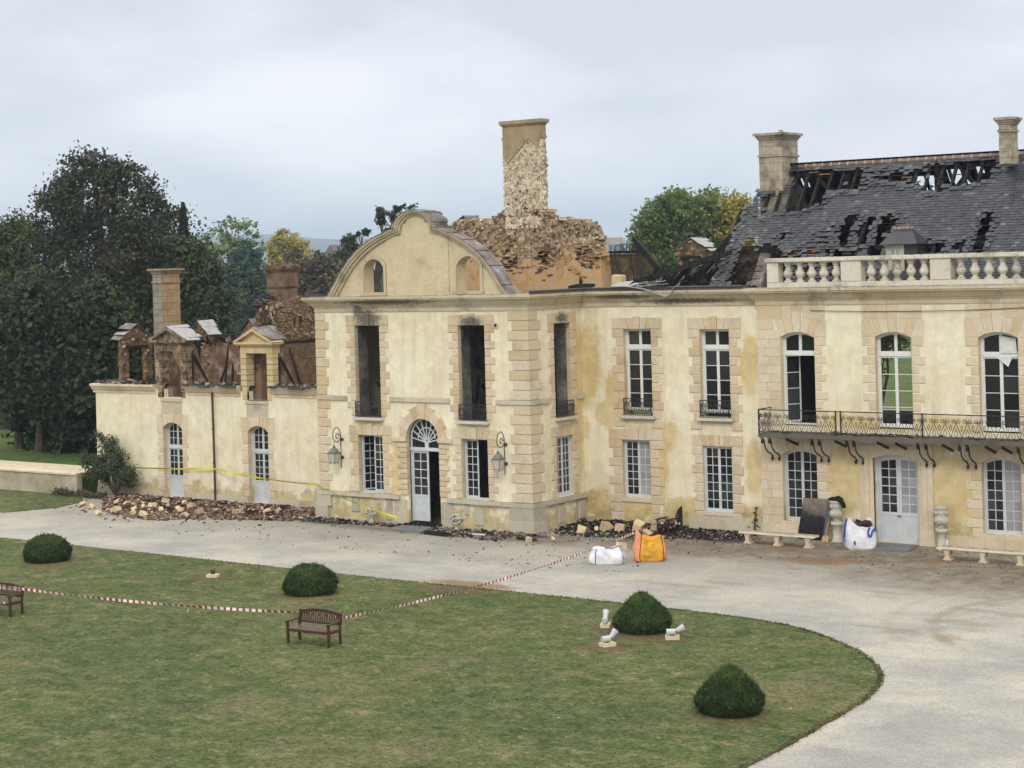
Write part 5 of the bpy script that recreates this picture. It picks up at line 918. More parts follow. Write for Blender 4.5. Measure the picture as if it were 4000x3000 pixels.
# balcony
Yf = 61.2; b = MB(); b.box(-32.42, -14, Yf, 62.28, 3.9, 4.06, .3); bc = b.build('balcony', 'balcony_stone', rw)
def scrollpanel(b, fr, u0, u1, z0, z1, d):
    g = lambda u, z: (u, d, z); n = max(1, round((u1-u0)/.42)); pw = (u1-u0)/n
    for k in range(n):
        c = u0+pw*(k+.5)
        for s_ in (-1, 1):
            b.tube(spiral((c+s_*pw*.25, z1-.22), pw*.21, math.pi/2-s_*.4, -s_*1.35, g, 14), .012, 4, .4, False)
            b.tube([g(c+s_*pw*.46, z1-.22), g(c+s_*pw*.42, z1-.38), g(c+s_*pw*.2, z1-.58), g(c, z0+.06)], .012, 4, .4, False)
            b.tube([g(c, z1-.36), g(c+s_*pw*.1, z1-.46), g(c, z1-.58)], .010, 4, .4, False)
            b.tube([g(c+s_*pw*.5, z0+.06), g(c+s_*pw*.34, z0+.18), g(c+s_*pw*.5, z0+.36)], .010, 4, .4, False)
b = MB(front(Yf+.05)); R0 = [-32.4, -29.2, -29.0, -25.8, -22.0, -18.6]
b.box(-32.4, -14, -.02, .02, 4.93, 4.965, .4); b.box(-32.4, -14, -.012, .012, 4.10, 4.125, .4)
for u in R0+[-15.2]: b.box(u-.022, u+.022, -.022, .022, 4.06, 4.98, .4)
for u0, u1 in ((-32.38, -29.22), (-28.98, -25.82), (-25.78, -22.02), (-21.98, -18.62)): scrollpanel(b, None, u0, u1, 4.08, 4.94, 0)
b.f = lambda u, d, z: (-32.4-d, u, z); b.box(Yf+.07, 62.28, -.02, .02, 4.93, 4.965, .4); b.box(Yf+.07, 62.28, -.012, .012, 4.10, 4.125, .4); scrollpanel(b, None, Yf+.1, 62.25, 4.08, 4.94, 0); b.build('balcony_railing', 'iron', bc)
for x in (-32.35, -32.05, -30.28, -29.98, -28.86, -28.58, -26.07, -25.77, -24.5, -24.2, -22.35, -22.05, -20.6, -20.3):
    b = MB(lambda u, d, z, x=x: (x+d, u, z)); g = lambda u, z: (u, 0, z)
    P = spiral((Yf+.22, 3.72), .13, -.3, 1.2, g, 12)[::-1]+[g(Yf+.36, 3.62), g(Yf+.42, 3.45), g(Yf+.62, 3.28), g(Yf+.9, 3.18), g(Yf+1.02, 3.08)]+spiral((Yf+.97, 3.0), .08, .6, -1.1, g, 9); b.tube(P, .03, 6, .4); b.box(Yf+.05, 62.25, -.02, .02, 3.86, 3.9, .4); b.build('balcony_bracket', 'iron', bc)
for x in (-31.3, -29.3, -27.6, -26.9, -25.1, -23.5, -22.9): MB().beam((x, 61.35, 3.84), (x+.02, 62.25, 3.55), .06, .09, .3).build('balcony_strut', 'iron', bc)
b = MB()
for i in range(70): x = random.choice((random.gauss(-27.4, .7), random.uniform(-32, -22))); b.rock((x, random.uniform(61.25, 62.2), 4.08), (random.uniform(.05, .3), random.uniform(.05, .2), .05), rt_(.2, 1), .3)
tag(b.build('balcony_litter', 'debris', bc), kind='stuff')
# slate roof: single slates over battens and rafters; holes where the fire broke through
PIT = R_(52); CP, SP = math.cos(PIT), math.sin(PIT); YE, ZE = 62.9, 9.45; SL = 6.28
def RF(x, s_, h=0.): return (x, YE+s_*CP-h*SP, ZE+s_*SP+h*CP)
HOLES = dict(h1=[(-33.09, 3.91), (-33.19, 4.81), (-33.62, 5.38), (-33.44, 6.05), (-32.75, 6.0), (-31.15, 5.95), (-30.35, 5.96), (-30.15, 5.59), (-30.07, 4.87), (-31.25, 4.82), (-31.54, 4.78), (-31.52, 4.13), (-32.2, 4.04), (-32.29, 3.81)],
 h0=[(-34.22, 4.75), (-33.19, 4.81), (-32.95, 3.96), (-33.88, 3.95), (-34.76, 4.78)], h3=[(-27.93, 5.67), (-27.18, 5.92), (-24.84, 6.04), (-24.76, 5.69), (-24.8, 5.01), (-25.49, 4.83), (-26.21, 4.76), (-26.71, 4.9), (-26.7, 4.44), (-27.45, 4.66), (-27.76, 5.14)],
 s1=[(-30.25, 1.4), (-30.40, 3.03), (-30.28, 3.56), (-29.84, 3.62), (-29.9, 2.72), (-29.9, 2.04), (-29.85, 1.4)], s2=[(-29.55, 2.0), (-29.58, 3.1), (-29.3, 3.45), (-29.12, 3.4), (-29.15, 2.0)], s3=[(-28.9, 1.4), (-28.82, 2.56), (-28.74, 3.4), (-28.45, 3.66), (-28.28, 3.3), (-27.98, 3.49), (-28.3, 2.55), (-28.3, 1.4)],
 s4=[(-24.85, 1.5), (-24.7, 2.78), (-24.67, 3.4), (-24.33, 3.47), (-24.34, 2.55), (-24.4, 1.5)], s5=[(-25.6, 1.6), (-25.45, 2.05), (-25.1, 2.15), (-25.2, 1.6)], s6=[(-26.85, 1.5), (-26.86, 2.08), (-25.96, 2.12), (-25.9, 1.5)],
 d1=[(-32.98, 2.5), (-32.98, 2.82), (-32.7, 2.85), (-32.6, 2.6), (-32.75, 2.45)], mh=[(-34.6, -.2), (-34.56, 1.83), (-34.51, 2.35), (-34.18, 2.64), (-33.74, 2.21), (-33.25, 2.31), (-32.2, 1.5), (-32.0, -.2)])
HALF = dict(h2=[(-30.16, 5.83), (-27.9, 5.73), (-27.74, 5.08), (-28.81, 4.91), (-28.99, 5.28), (-30.01, 5.22)], l1=[(-33.0, 1.8), (-31.95, 1.88), (-31.66, 2.1), (-31.42, 2.49), (-31.35, 2.78), (-30.71, 2.98), (-31.0, 2.14), (-30.3, 1.8), (-28.8, 1.9), (-28.4, .1), (-33.1, .1)], l2=[(-34.5, 4.6), (-34.2, 3.7), (-33.7, 3.7), (-33.3, 4.0), (-33.3, 5.2), (-34.4, 5.0)], l3=[(-31.2, 4.9), (-30.1, 4.9), (-30.1, 5.5), (-31.2, 5.6)])
def inpoly(P, x, y):
    r = False; j = len(P)-1
    for i in range(len(P)):
        if (P[i][1] > y) != (P[j][1] > y) and x < (P[j][0]-P[i][0])*(y-P[i][1])/(P[j][1]-P[i][1])+P[i][0]: r = not r
        j = i
    return r
LBX = [(-.2, -35.37), (1.21, -35.26), (2.38, -35.15), (3.38, -35.04), (4.23, -35.05), (4.34, -34.8), (4.57, -34.75), (5.12, -34.66), (5.3, -33.6), (6.4, -33.5)]
def leftb(s_): return float(np.interp(s_, [p[0] for p in LBX], [p[1] for p in LBX]))
def miss(x, s_):
    if x < leftb(s_): return 2
    if any(inpoly(P, x, s_) for P in HOLES.values()): return 1
    if any(inpoly(P, x, s_) for P in HALF.values()): return .5
    return 0
# chimney stack passes through the roof at the left end
STK = lambda x, s_: -34.6 < x < -33.5 and s_ > 5.02
b = MB(); EXP = .128; nrow = int(SL/EXP)
for r in range(nrow+1):
    s0 = r*EXP; x = -35.6+(.1 if r % 2 else 0)+random.uniform(-.01, .01)
    while x < -12:
        w_ = random.uniform(.17, .22); xm = x+w_/2; sm_ = s0+EXP/2; k = miss(xm+random.gauss(0, .03), sm_+random.gauss(0, .025)); near = max(miss(xm+dx, sm_+ds) for dx, ds in ((.25, 0), (-.25, 0), (0, .2), (0, -.2))) if k == 0 else 0
        keep = (k == 0 and not (near and random.random() < .08)) or (k == .5 and random.random() < .42) or (k == 1 and random.random() < .012)
        if STK(xm, sm_) or not keep: x += w_; continue
        loose = (near or k > 0); a = random.gauss(0, .13 if loose else .012); dz = random.uniform(0, .03) if loose else random.uniform(0, .006); L = EXP*1.75; ln = L*random.uniform(.8, 1.05) if loose else L; tl = .022+random.uniform(0, .008)+(random.uniform(0, .03) if loose else 0)
        P = []
        for (du, ds) in ((0, 0), (w_-.004, 0), (w_-.004, ln), (0, ln)):
            uu = x+du-(ds-ln)*math.tan(a)*.6; ss = s0+ds*math.cos(a)+(du-w_/2)*a; hh_ = .02+dz+tl*(1-ds/ln)
            P.append((uu, ss, hh_))
        top = [RF(u, s_, h) for u, s_, h in P]; bot = [RF(u, s_, h-.012) for u, s_, h in P]; t_ = min(1, max(0, random.gauss(.5, .2)))
        if random.random() < .006: t_ = 1
        b.add(top+bot, [[0, 1, 2, 3], [4, 5, 1, 0], [5, 6, 2, 1], [7, 4, 0, 3], [7, 6, 5, 4]], t_); x += w_
roof = b.build('slate_roof', 'slate', rw)
b = MB()
for i, x in enumerate(np.arange(-35.2, -12, .52)):
    x = float(x); s1 = SL
    if any(a < x < c_ for a, c_ in ((-30.4, -29.85), (-28.8, -28.3), (-24.8, -24.3), (-34.5, -33.0))): b.beam(RF(x, 3.3, -.08), RF(x, SL, -.08), .10, .13, .2, .15); b.beam((x, 70.75, ZE), (x, 66.85, ZE+SL*SP-.1), .1, .13, .2, .12); continue
    if x < -33.7: s1 = 4.2+(x+35.2)*.5
    cuts = [(-.1, s1)]
    for (a, c_) in cuts: b.beam(RF(x, a, -.08), RF(x+random.uniform(-.03, .03), c_, -.08), .10, .13, .2, .15)
    if x > -33.7: b.beam((x, 70.75, ZE), (x, 66.85, ZE+SL*SP-.1), .1, .13, .2, .12)
for s_ in (2.2, 4.3, 6.1): b.beam(RF(-34.6 if s_ < 4 else -33.2, s_, -.24), RF(-12, s_, -.24), .18, .2, .2, .15)
for x in (-31, -27.2, -24.9, -22): b.beam((x, 64.4, 11.2), (x, 69.2, 11.2), .2, .2, .2, .1); b.beam((x, 66.8, 9.4), (x, 66.8, 14.2), .22, .22, .2, .1); b.beam((x, 66.8, 12.4), (x+1.4, 66.8, 14.0), .16, .16, .2, .1); b.beam((x, 66.8, 12.4), (x-1.4, 66.8, 14.0), .16, .16, .2, .1)
b.build('rafters', 'char', roof)
b = MB()
for r in range(0, nrow, 1):
    s_ = r*EXP+.06
    for x in np.arange(-35.2, -12, .52):
        x = float(x); k = miss(x+.26, s_)
        if k == 2 or STK(x+.26, s_): continue
        pr = 1 if k == 0 else (.8 if k == .5 else .22)
        if random.random() > pr: continue
        warm = k == .5 and s_ < 3.2 or (random.random() < .06); b.box(0, 0, 0, 0, 0, 0) if False else None
        p, q_ = RF(x-.02, s_, -.005), RF(x+.5+random.uniform(-.25 if k else 0, 0), s_+random.uniform(-.02, .02), -.005); b.beam(p, q_, .022, .035, random.uniform(.7, 1) if warm else random.uniform(0, .55))
b.build('battens', 'batten', roof)
RH = [[(-28.5, 4.9), (-28.3, 5.6), (-27.5, 5.6), (-27.3, 4.8)], [(-27.0, 4.9), (-26.9, 5.7), (-26.2, 5.6), (-26.3, 5.0)], [(-25.9, 5.5), (-25.9, 5.95), (-25.3, 5.95), (-25.4, 5.5)], [(-33.3, 5.2), (-33.2, 5.7), (-32.9, 5.7), (-32.9, 5.2)], [(-31.5, 5.9), (-31.5, 6.2), (-31.0, 6.2), (-31.1, 5.9)]]
b = MB(); s_ = 0
while s_ < SL:
    x = -33.6
    while x < -12:
        w_ = .3
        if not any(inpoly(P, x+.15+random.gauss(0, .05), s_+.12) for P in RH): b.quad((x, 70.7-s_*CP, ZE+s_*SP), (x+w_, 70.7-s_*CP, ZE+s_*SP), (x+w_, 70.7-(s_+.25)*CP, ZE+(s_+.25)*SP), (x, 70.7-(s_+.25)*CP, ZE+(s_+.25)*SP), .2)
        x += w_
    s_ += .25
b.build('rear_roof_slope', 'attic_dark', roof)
b = MB(); zr = ZE+SL*SP
for k in range(60): x = -33.15+k*.37; P = [(x, 66.78, zr+.0), (x+.34, 66.78, zr+.0)]; b.tube(P, .11, 8, random.uniform(0, .7)); b.tube([(x+.31, 66.78, zr), (x+.38, 66.78, zr)], .125, 8, .95)
b.build('ridge_tiles', 'ridge', roof)
b = MB(); FW = lambda u, d, z: (-33.3-d, u, z); b.f = FW; b.prism([(63.0, 9.0), (70.3, 9.0), (67.2, 13.6), (66.6, 14.0), (65.9, 13.0)], 0, .5, .5); b.build('party_wall', 'soot_plaster', rw); b = MB(front(65.2)); b.box(-35.4, -33.3, 0, .4, 9.0, 11.2, .5)
for k in range(160): w_ = random.uniform(.12, .3); b.rock((random.uniform(-35.3, -33.4), -.01, random.uniform(9.2, 11.2)), (w_, .07, w_*.45), random.random(), .08)
b.build('attic_wall', 'sooty_chimney', rw)
chimney(rw, -34.57, -33.53, 66.0, 67.45, 11.5, 15.82, 'old_chimney', (14.85,), .15, .55)
chimney(rw, -24.28, -23.82, 65.6, 66.35, 14.0, 15.75, 'old_chimney', (15.2,), .12, .5)
b = MB(); b.tube([(-33.8, 66.5, 15.8), (-33.8, 66.5, 15.95)], .1, 8, .3); b.build('chimney_pot', 'old_chimney', rw)
# small hipped dormer behind the balustrade
b = MB(front(63.35)); b.box(-27.95, -27.80, 0, .12, 9.7, 11.08, .5); b.box(-27.38, -27.23, 0, .12, 9.7, 11.08, .5); b.box(-27.8, -27.38, 0, .12, 10.95, 11.08, .5); b.box(-27.8, -27.38, 0, .12, 9.7, 10.0, .5); dm = b.build('roof_dormer', 'base_stone', rw)
b = MB(front(63.35)); b.box(-27.23, -26.72, .05, 1.0, 9.8, 11.1, .5); b.build('dormer_cheek', 'slate', dm)
b = MB(); z0, z1 = 11.10, 11.68; A = [(-28.12, 63.15, z0), (-26.62, 63.15, z0), (-26.62, 64.5, z0), (-28.12, 64.5, z0)]; T_ = [(-27.75, 63.75, z1), (-27.05, 63.75, z1)]; b.add(A+T_, [[0, 1, 5, 4], [1, 2, 5], [3, 0, 4], [2, 3, 4, 5], [3, 2, 1, 0]], .5); b.build('dormer_roof', 'slate', dm)
b = MB()
for k in range(5): b.tube([(-27.78+k*.17, 63.74, z1+.01), (-27.64+k*.17, 63.74, z1+.01)], .07, 8, .6+.1*(k % 2))
b.build('dormer_ridge', 'ridge', dm)
window(dm.parent, front(63.35), -27.8, -27.38, 10.0, 10.95, 1, 3, .05, paint='grey_paint', glass='shutter_glass', ofr=.02, stile=.03, mu=.02)
# ------------------------------------------------------------------ THINGS IN THE COURT
def garden_bench(lb):
    t = thing('garden_bench', lb, 'bench', (0, 0, 0), 'wooden benches on the lawn'); L = 1.55
    for x in (-.745, .745):
        MB().box(x-.032, x+.032, -.29, -.225, 0, .62).build('front_leg', 'bench_wood', t)
        b = MB(); b.beam((x, .27, 0), (x, .26, .45), .06, .065); b.beam((x, .26, .44), (x, .34, .88), .06, .06); b.build('back_leg', 'bench_wood', t)
        b = MB(); b.box(x-.04, x+.04, -.33, .30, .62, .655); b.build('armrest', 'bench_wood', t)
    b = MB()
    for k in range(5): b.box(-.74, .74, -.27+k*.108, -.27+k*.108+.095, .425, .45)
    b.build('seat', 'wet_seat', t); b = MB(); b.box(-.715, .715, -.285, -.255, .36, .425); b.box(-.715, .715, .24, .27, .36, .425)
    for x in (-.745, .745): b.box(x-.02, x+.02, -.225, .235, .36, .424)
    b.build('apron', 'bench_wood', t); b = MB(); yb = lambda z: .26+(z-.45)*.186
    tz = lambda x: .86+.085*(1-(x/.75)**2); N = 16
    for i in range(N):
        x0, x1 = -.72+1.44*i/N, -.72+1.44*(i+1)/N; b.hexa([(x0, yb(tz(x0))-.02, tz(x0)-.085), (x1, yb(tz(x1))-.02, tz(x1)-.085), (x1, yb(tz(x1))+.02, tz(x1)-.085), (x0, yb(tz(x0))+.02, tz(x0)-.085), (x0, yb(tz(x0))-.02, tz(x0)), (x1, yb(tz(x1))-.02, tz(x1)), (x1, yb(tz(x1))+.02, tz(x1)), (x0, yb(tz(x0))+.02, tz(x0))])
    b.box(-.715, .715, yb(.55)-.02, yb(.55)+.02, .53, .58)
    for i in range(17): x = -.67+i*1.34/16; b.hexa([(x-.02, yb(.58)-.008, .58), (x+.02, yb(.58)-.008, .58), (x+.02, yb(.58)+.008, .58), (x-.02, yb(.58)+.008, .58), (x-.02, yb(tz(x))-.008, tz(x)-.085), (x+.02, yb(tz(x))-.008, tz(x)-.085), (x+.02, yb(tz(x))+.008, tz(x)-.085), (x-.02, yb(tz(x))+.008, tz(x)-.085)])
    b.build('backrest', 'bench_wood', t); return t
g0 = garden_bench('brown slatted garden bench with arched back standing alone on the lawn'); g0.location = (-34.84, 38.48, .045); g0.rotation_euler = (0, 0, .05)
g1 = copy_tree(g0, (-47.0, 37.05, .045), .12); g1['label'] = 'brown garden bench wrapped in red and white tape at the far left edge'
# burnt bench beside the wall
t = thing('burnt_bench', 'charred wooden bench with half its arched back gone, against the ochre wall', 'bench', (-36.1, 60.9, .1))
for x, y in ((-36.42, 60.25), (-35.92, 60.2)): MB().box(x-.03, x+.03, y-.03, y+.03, 0, .62).build('leg', 'burnt_wood', t)
MB().box(-36.2, -36.13, 61.62, 61.69, 0, .98).build('leg', 'burnt_wood', t)
b = MB(); b.beam((-35.92, 60.2, .42), (-36.16, 61.65, .44), .05, .08); b.beam((-36.42, 60.25, .4), (-36.6, 61.5, .4), .05, .08); b.beam((-36.42, 60.25, .40), (-35.92, 60.2, .40), .05, .08)
for k in range(3): b.beam((-36.36+k*.13, 60.25, .45), (-36.5+k*.13, 61.2+.15*k, .45), .1, .025)
b.build('seat', 'burnt_wood', t); b = MB()
A_ = [(61.0+.62*(1-math.cos(a)), .5+.47*math.sin(a)) for a in np.linspace(0, math.pi/2, 10)]
P = [(-36.02-(y-60.9)*.165, y, z) for y, z in A_]
for (p, q_) in zip(P, P[1:]): b.hexa([(p[0], p[1], .47), (q_[0], q_[1], .47), (q_[0]-.03, q_[1], .47), (p[0]-.03, p[1], .47), p, q_, (q_[0]-.03, q_[1], q_[2]), (p[0]-.03, p[1], p[2])])
b.beam((-36.03, 61.0, .70), (-36.14, 61.62, .72), .05, .05); b.build('backrest', 'burnt_wood', t)
b = MB(); b.box(-36.5, -36.36, 60.2, 60.95, .62, .66); b.box(-36.0, -35.86, 60.15, 60.8, .62, .66); b.build('armrest', 'burnt_wood', t)
# barrier tapes
def ribbon(b, A, B_, sag, n, w=.043, step=.115, tw=1., alt=True, nd=3):
    A, B_ = Vector(A), Vector(B_); P = [A.lerp(B_, i/n)-Vector((0, 0, 4*sag*(i/n)*(1-i/n))) for i in range(n+1)]; d = (B_-A).normalized(); s_ = d.cross(Vector((0, 0, 1))).normalized(); u_ = Vector((0, 0, 1))
    L = 0; ph = random.uniform(0, 6)
    def wv(i): a = .35+.40*math.sin(i*.07*tw+ph)+.15*math.sin(i*.31*tw); return (s_*math.sin(a)+u_*math.cos(a))*w
    for i in range(n):
        L += (P[i+1]-P[i]).length; t_ = (.8 if (L/step) % 2 < .92 else .1) if alt else .5; b.quad(tuple(P[i]-wv(i)), tuple(P[i+1]-wv(i+1)), tuple(P[i+1]+wv(i+1)), tuple(P[i]+wv(i)), t_)
t = thing('barrier_tape', 'red and white striped barrier tape strung across the lawn between the benches', 'tape', (-34.8, 38.8, .8))
b = MB(); ribbon(b, (-46.3, 37.35, .86), (-35.66, 38.76, .82), .10, 230); b.build('left_span', 'tape', t)
b = MB(); ribbon(b, (-35.66, 38.81, .82), (-34.02, 38.89, .80), .01, 60, tw=.2); b.build('bench_wrap', 'tape', t)
b = MB(); ribbon(b, (-34.02, 38.85, .80), (-36.0, 60.3, .70), .34, 420); b.build('long_span', 'tape', t)
b = MB(); ribbon(b, (-39.6, 38.24, .74), (-39.72, 38.2, .46), 0, 8, w=.03); b.build('loose_end', 'tape', t)
b = MB()
for A, B_ in (((-47.8, 37.2, .97), (-46.28, 37.36, .88)), ((-47.8, 37.18, .9), (-46.28, 37.33, .82)), ((-47.7, 36.75, .50), (-46.3, 36.8, .50))): ribbon(b, A, B_, .02, 40, w=.05)
b.build('left_bench_wrap', 'tape', t); b = MB()
for A, B_ in (((-36.0, 60.3, .70), (-36.1, 60.9, .46)), ((-35.95, 60.45, .5), (-36.1, 61.2, .52)), ((-36.4, 60.3, .5), (-36.0, 60.7, .47)), ((-36.02, 60.2, .68), (-35.94, 60.5, .3)), ((-36.0, 61.1, .8), (-36.0, 60.9, .4))): ribbon(b, A, B_, .05, 14, w=.04, tw=4)
b.build('burnt_bench_wrap', 'tape', t)
b = MB(); ribbon(b, (-66.2, 60.05, 1.40), (-60.47, 60.12, 1.58), .04, 60, alt=False); ribbon(b, (-60.47, 60.12, 1.58), (-52.5, 58.46, 1.42), .10, 80, alt=False); ribbon(b, (-52.5, 58.40, 1.42), (-47.55, 57.85, .36), .10, 60, alt=False); tag(b.build('warning_tape', 'yellow_tape'), 'yellow warning tape running along the low wing past the downpipe to the pavilion', 'tape')
# bulk bags
def bag(t, cx, cy, w, dp, h, rot, mats, split, lumps=.06, ears=.22, slump=0., seed=1, zf=None):
    R = random.Random(seed); NT, NZ = 48, 12; ca, sa = math.cos(rot), math.sin(rot); ph = [R.uniform(0, 6) for _ in range(8)]
    def pt(i, j):
        a = 2*math.pi*i/NT; k = j/NZ; e = 5.; c_, s_ = math.cos(a), math.sin(a); r = (abs(c_)**e+abs(s_)**e)**(-1/e); corner = max(0, abs(math.sin(2*a)))**3
        bul = 1+.10*math.sin(math.pi*min(1, k*1.15))-.06*k+lumps*(math.sin(3*a+ph[0]+4*k)*.5+math.sin(5*a+ph[1]-6*k)*.35+math.sin(9*a+ph[2]+9*k)*.25); x, y = r*c_*w/2*bul, r*s_*dp/2*bul
        z = h*k*(1+ears*corner*k*k*R_c(a)-slump*k*(.5+.5*math.sin(a+ph[3]))) ; z += .02*math.sin(7*a+ph[4])*k
        if k == 0: x *= .93; y *= .93
        return (cx+x*ca-y*sa, cy+x*sa+y*ca, z)
    def R_c(a): return [1., .35, .8, .5][int(((a % (2*math.pi)))/(math.pi/2)) % 4] if zf is None else zf[int((a % (2*math.pi))/(math.pi/2)) % 4]
    G = [[pt(i, j) for i in range(NT)] for j in range(NZ+1)]; bs = {}
    for j in range(NZ):
        for i in range(NT):
            a = math.degrees(2*math.pi*(i+.5)/NT) % 360; sec = next((k for k, (lo, hi) in enumerate(split) if lo <= a < hi), None); key = (mats['front'], sec) if sec is not None else (mats['side'], 10+int(a > 180-90 and a < 270)); i2 = (i+1) % NT
            bs.setdefault(key, MB()).add([G[j][i], G[j][i2], G[j+1][i2], G[j+1][i]], [[0, 1, 2, 3]], .5)
    k = NZ-2; inn = MB(); c_ = (cx, cy, h*.72)
    for i in range(NT): i2 = (i+1) % NT; inn.add([G[NZ][i], G[NZ][i2], tuple(Vector(G[k][i2]).lerp(Vector((cx, cy, h*.75)), .12)), tuple(Vector(G[k][i]).lerp(Vector((cx, cy, h*.75)), .12))], [[3, 2, 1, 0]], .5); inn.add([tuple(Vector(G[k][i]).lerp(Vector((cx, cy, h*.75)), .12)), tuple(Vector(G[k][i2]).lerp(Vector((cx, cy, h*.75)), .12)), c_], [[0, 1, 2]], .5)
    for (m_, k_), b_ in bs.items(): b_.build('bag_panel' if len(bs) > 1 else 'bag_body', m_, t, True)
    inn.build('bag_lining', mats['front'], t, True); return G
CAMR = math.atan2(-.83, .55)   # toward the camera
t = thing('bulk_bag', 'orange and coral open bulk bag standing upright on the gravel', 'bag', (-33.75, 55.25, 0), 'rubble bags in the court')
RO = math.radians(28); G = bag(t, -33.75, 55.25, 1.06, .98, .80, RO, dict(front='woven_amber', side='woven_coral'), ((238, 312), (60, 120)), .075, .42, 0, 4, zf=(.1, .2, 1.0, .45))
for i in (32, 42, 8, 16): MB().tube([tuple(Vector(G[j][i])+(Vector(G[j][i])-Vector((-33.75, 55.25, G[j][i][2]))).normalized()*.006) for j in range(13)], .014, 5).build('seam', 'burnt_wood', t)
b = MB()
for zz, L, o in ((.66, .18, -.2), (.60, .14, -.2), (.52, .18, -.2), (.45, .16, -.2), (.62, .12, .1), (.55, .1, .1), (.24, .3, -.2), (.18, .3, -.2), (.22, .12, .1), (.74, .25, -.15)):
    for k in range(int(L/.045)):
        u = o+k*.05; h_ = .022; a = RO-math.pi/2; n_ = Vector((math.cos(a), math.sin(a), 0)); s_ = Vector((math.cos(RO), math.sin(RO), 0)); kk = zz/.8; o_ = Vector((-33.75, 55.25, zz))+n_*(.49*(1+.10*math.sin(math.pi*min(1, kk*1.15))-.06*kk)+.035)+s_*u
        b.quad(tuple(o_), tuple(o_+s_*random.uniform(.02, .035)), tuple(o_+s_*.03+Vector((0, 0, h_))), tuple(o_+Vector((0, 0, h_))))
b.build('faded_print', 'faded_print', t)
t = thing('bulk_bag', 'slumped white bulk bag with blue piping and a stone block, left of the orange bag', 'bag', (-34.75, 53.95, 0), 'rubble bags in the court')
RO = math.radians(22); G = bag(t, -34.75, 53.95, 1.15, .75, .62, RO, dict(front='woven_white', side='woven_white'), ((0, 360),), .10, .15, .25, 9, zf=(.6, 1.0, .9, .3)); b = MB()
for i in (32, 45): b.tube([tuple(Vector(G[j][i])+(Vector(G[j][i])-Vector((-34.75, 53.95, G[j][i][2]))).normalized()*.008) for j in range(1, 13)], .016, 5)
b.tube([tuple(Vector(G[12][i])+Vector((0, 0, .01))) for i in range(36, 46)], .016, 5); b.build('piping', 'blue_strap', t)
b = MB(); b.rock((-34.35, 54.25, .62), (.34, .3, .3), .7, .15); tag(b.build('stone_block', 'broken_limestone'), 'pale squared stone lying in the slumped white bag', 'stone')
t = thing('bulk_bag', 'full white bulk bag with blue straps beside the main door', 'bag', (-28.15, 60.85, 0), 'rubble bags in the court')
RO = math.radians(30); G = bag(t, -28.15, 60.85, 1.05, .9, .86, RO, dict(front='woven_white', side='woven_white'), ((0, 360),), .07, .40, .12, 15, zf=(1.0, .25, .9, .2)); b = MB()
def strap(b, P, w=.035):
    P = [Vector(p) for p in P]
    for p, q_ in zip(P, P[1:]): d = (q_-p).normalized(); s_ = d.cross(Vector((.55, -.83, 0))).normalized()*w; b.hexa([tuple(x) for x in (p-s_, p+s_, q_+s_, q_-s_, p-s_+Vector((.008, -.012, 0)), p+s_+Vector((.008, -.012, 0)), q_+s_+Vector((.008, -.012, 0)), q_-s_+Vector((.008, -.012, 0)))])
o_ = lambda i, j, k=.03: tuple(Vector(G[j][i])+(Vector(G[j][i])-Vector((-28.15, 60.85, G[j][i][2]))).normalized()*k)
for P in ([o_(40, 12), o_(39, 10, .05), o_(39, 8, .06), o_(40, 7, .04)], [o_(46, 12), o_(44, 11, .06), o_(41, 10, .06), o_(40, 7, .04)], [o_(27, 12), o_(27, 9, .05), o_(26, 6, .06), o_(27, 4, .03)], [o_(29, 12), o_(28, 9, .05), o_(27, 6, .05)], [o_(33, 5, .03), o_(33, 4, .03), o_(33, 3, .02)], [(-28.55, 60.7, 1.0), (-28.3, 60.8, .93), (-28.2, 60.75, .86)]): b = MB(); strap(b, P); b.build('strap', 'blue_strap', t)
b = MB(); 
for i in range(9): b.rock((-28.15+random.uniform(-.3, .3), 60.9+random.uniform(-.25, .25), .80+random.uniform(0, .12)), (.3, .25, .2), random.uniform(0, .35))
b.build('rubble_fill', 'rubble', t)
# stone benches, urns, panel, shovel
def stone_bench(lb, x0, x1, y, sag):
    t = thing('stone_bench', lb, 'bench', ((x0+x1)/2, y, 0), 'stone benches in front of the main block'); b = MB(); n = 8
    for k in range(n): b.hexa([(x0+(x1-x0)*k/n, y-.22, .40), (x0+(x1-x0)*(k+1)/n, y-.22, .40), (x0+(x1-x0)*(k+1)/n, y+.22, .40), (x0+(x1-x0)*k/n, y+.22, .40), (x0+(x1-x0)*k/n+(.03 if k == 0 else 0), y-.20, .47+random.uniform(-.006, .006)), (x0+(x1-x0)*(k+1)/n-(.03 if k == n-1 else 0), y-.20, .475), (x0+(x1-x0)*(k+1)/n, y+.2, .475), (x0+(x1-x0)*k/n, y+.2, .47)], .5)
    b.build('seat', 'bench_stone', t)
    for f in (.11, .5, .90):
        x = x0+(x1-x0)*f; b = MB(); P = [(.15, 0), (.14, .05), (.075, .12), (.07, .22), (.10, .32), (.16, .395)]
        for (w0, z0), (w1, z1) in zip(P, P[1:]): b.hexa([(x-w0, y-.16, z0), (x+w0, y-.16, z0), (x+w0, y+.16, z0), (x-w0, y+.16, z0), (x-w1, y-.16, z1), (x+w1, y-.16, z1), (x+w1, y+.16, z1), (x-w1, y+.16, z1)], .5)
        b.build('leg', 'bench_stone', t)
    return t
stone_bench('mossy yellowish stone bench below the first ground floor window, beside the charred panel', -32.7, -29.55, 60.12, 0); stone_bench('whitish stone bench on three legs right of the main door', -24.75, -21.45, 59.88, 0)
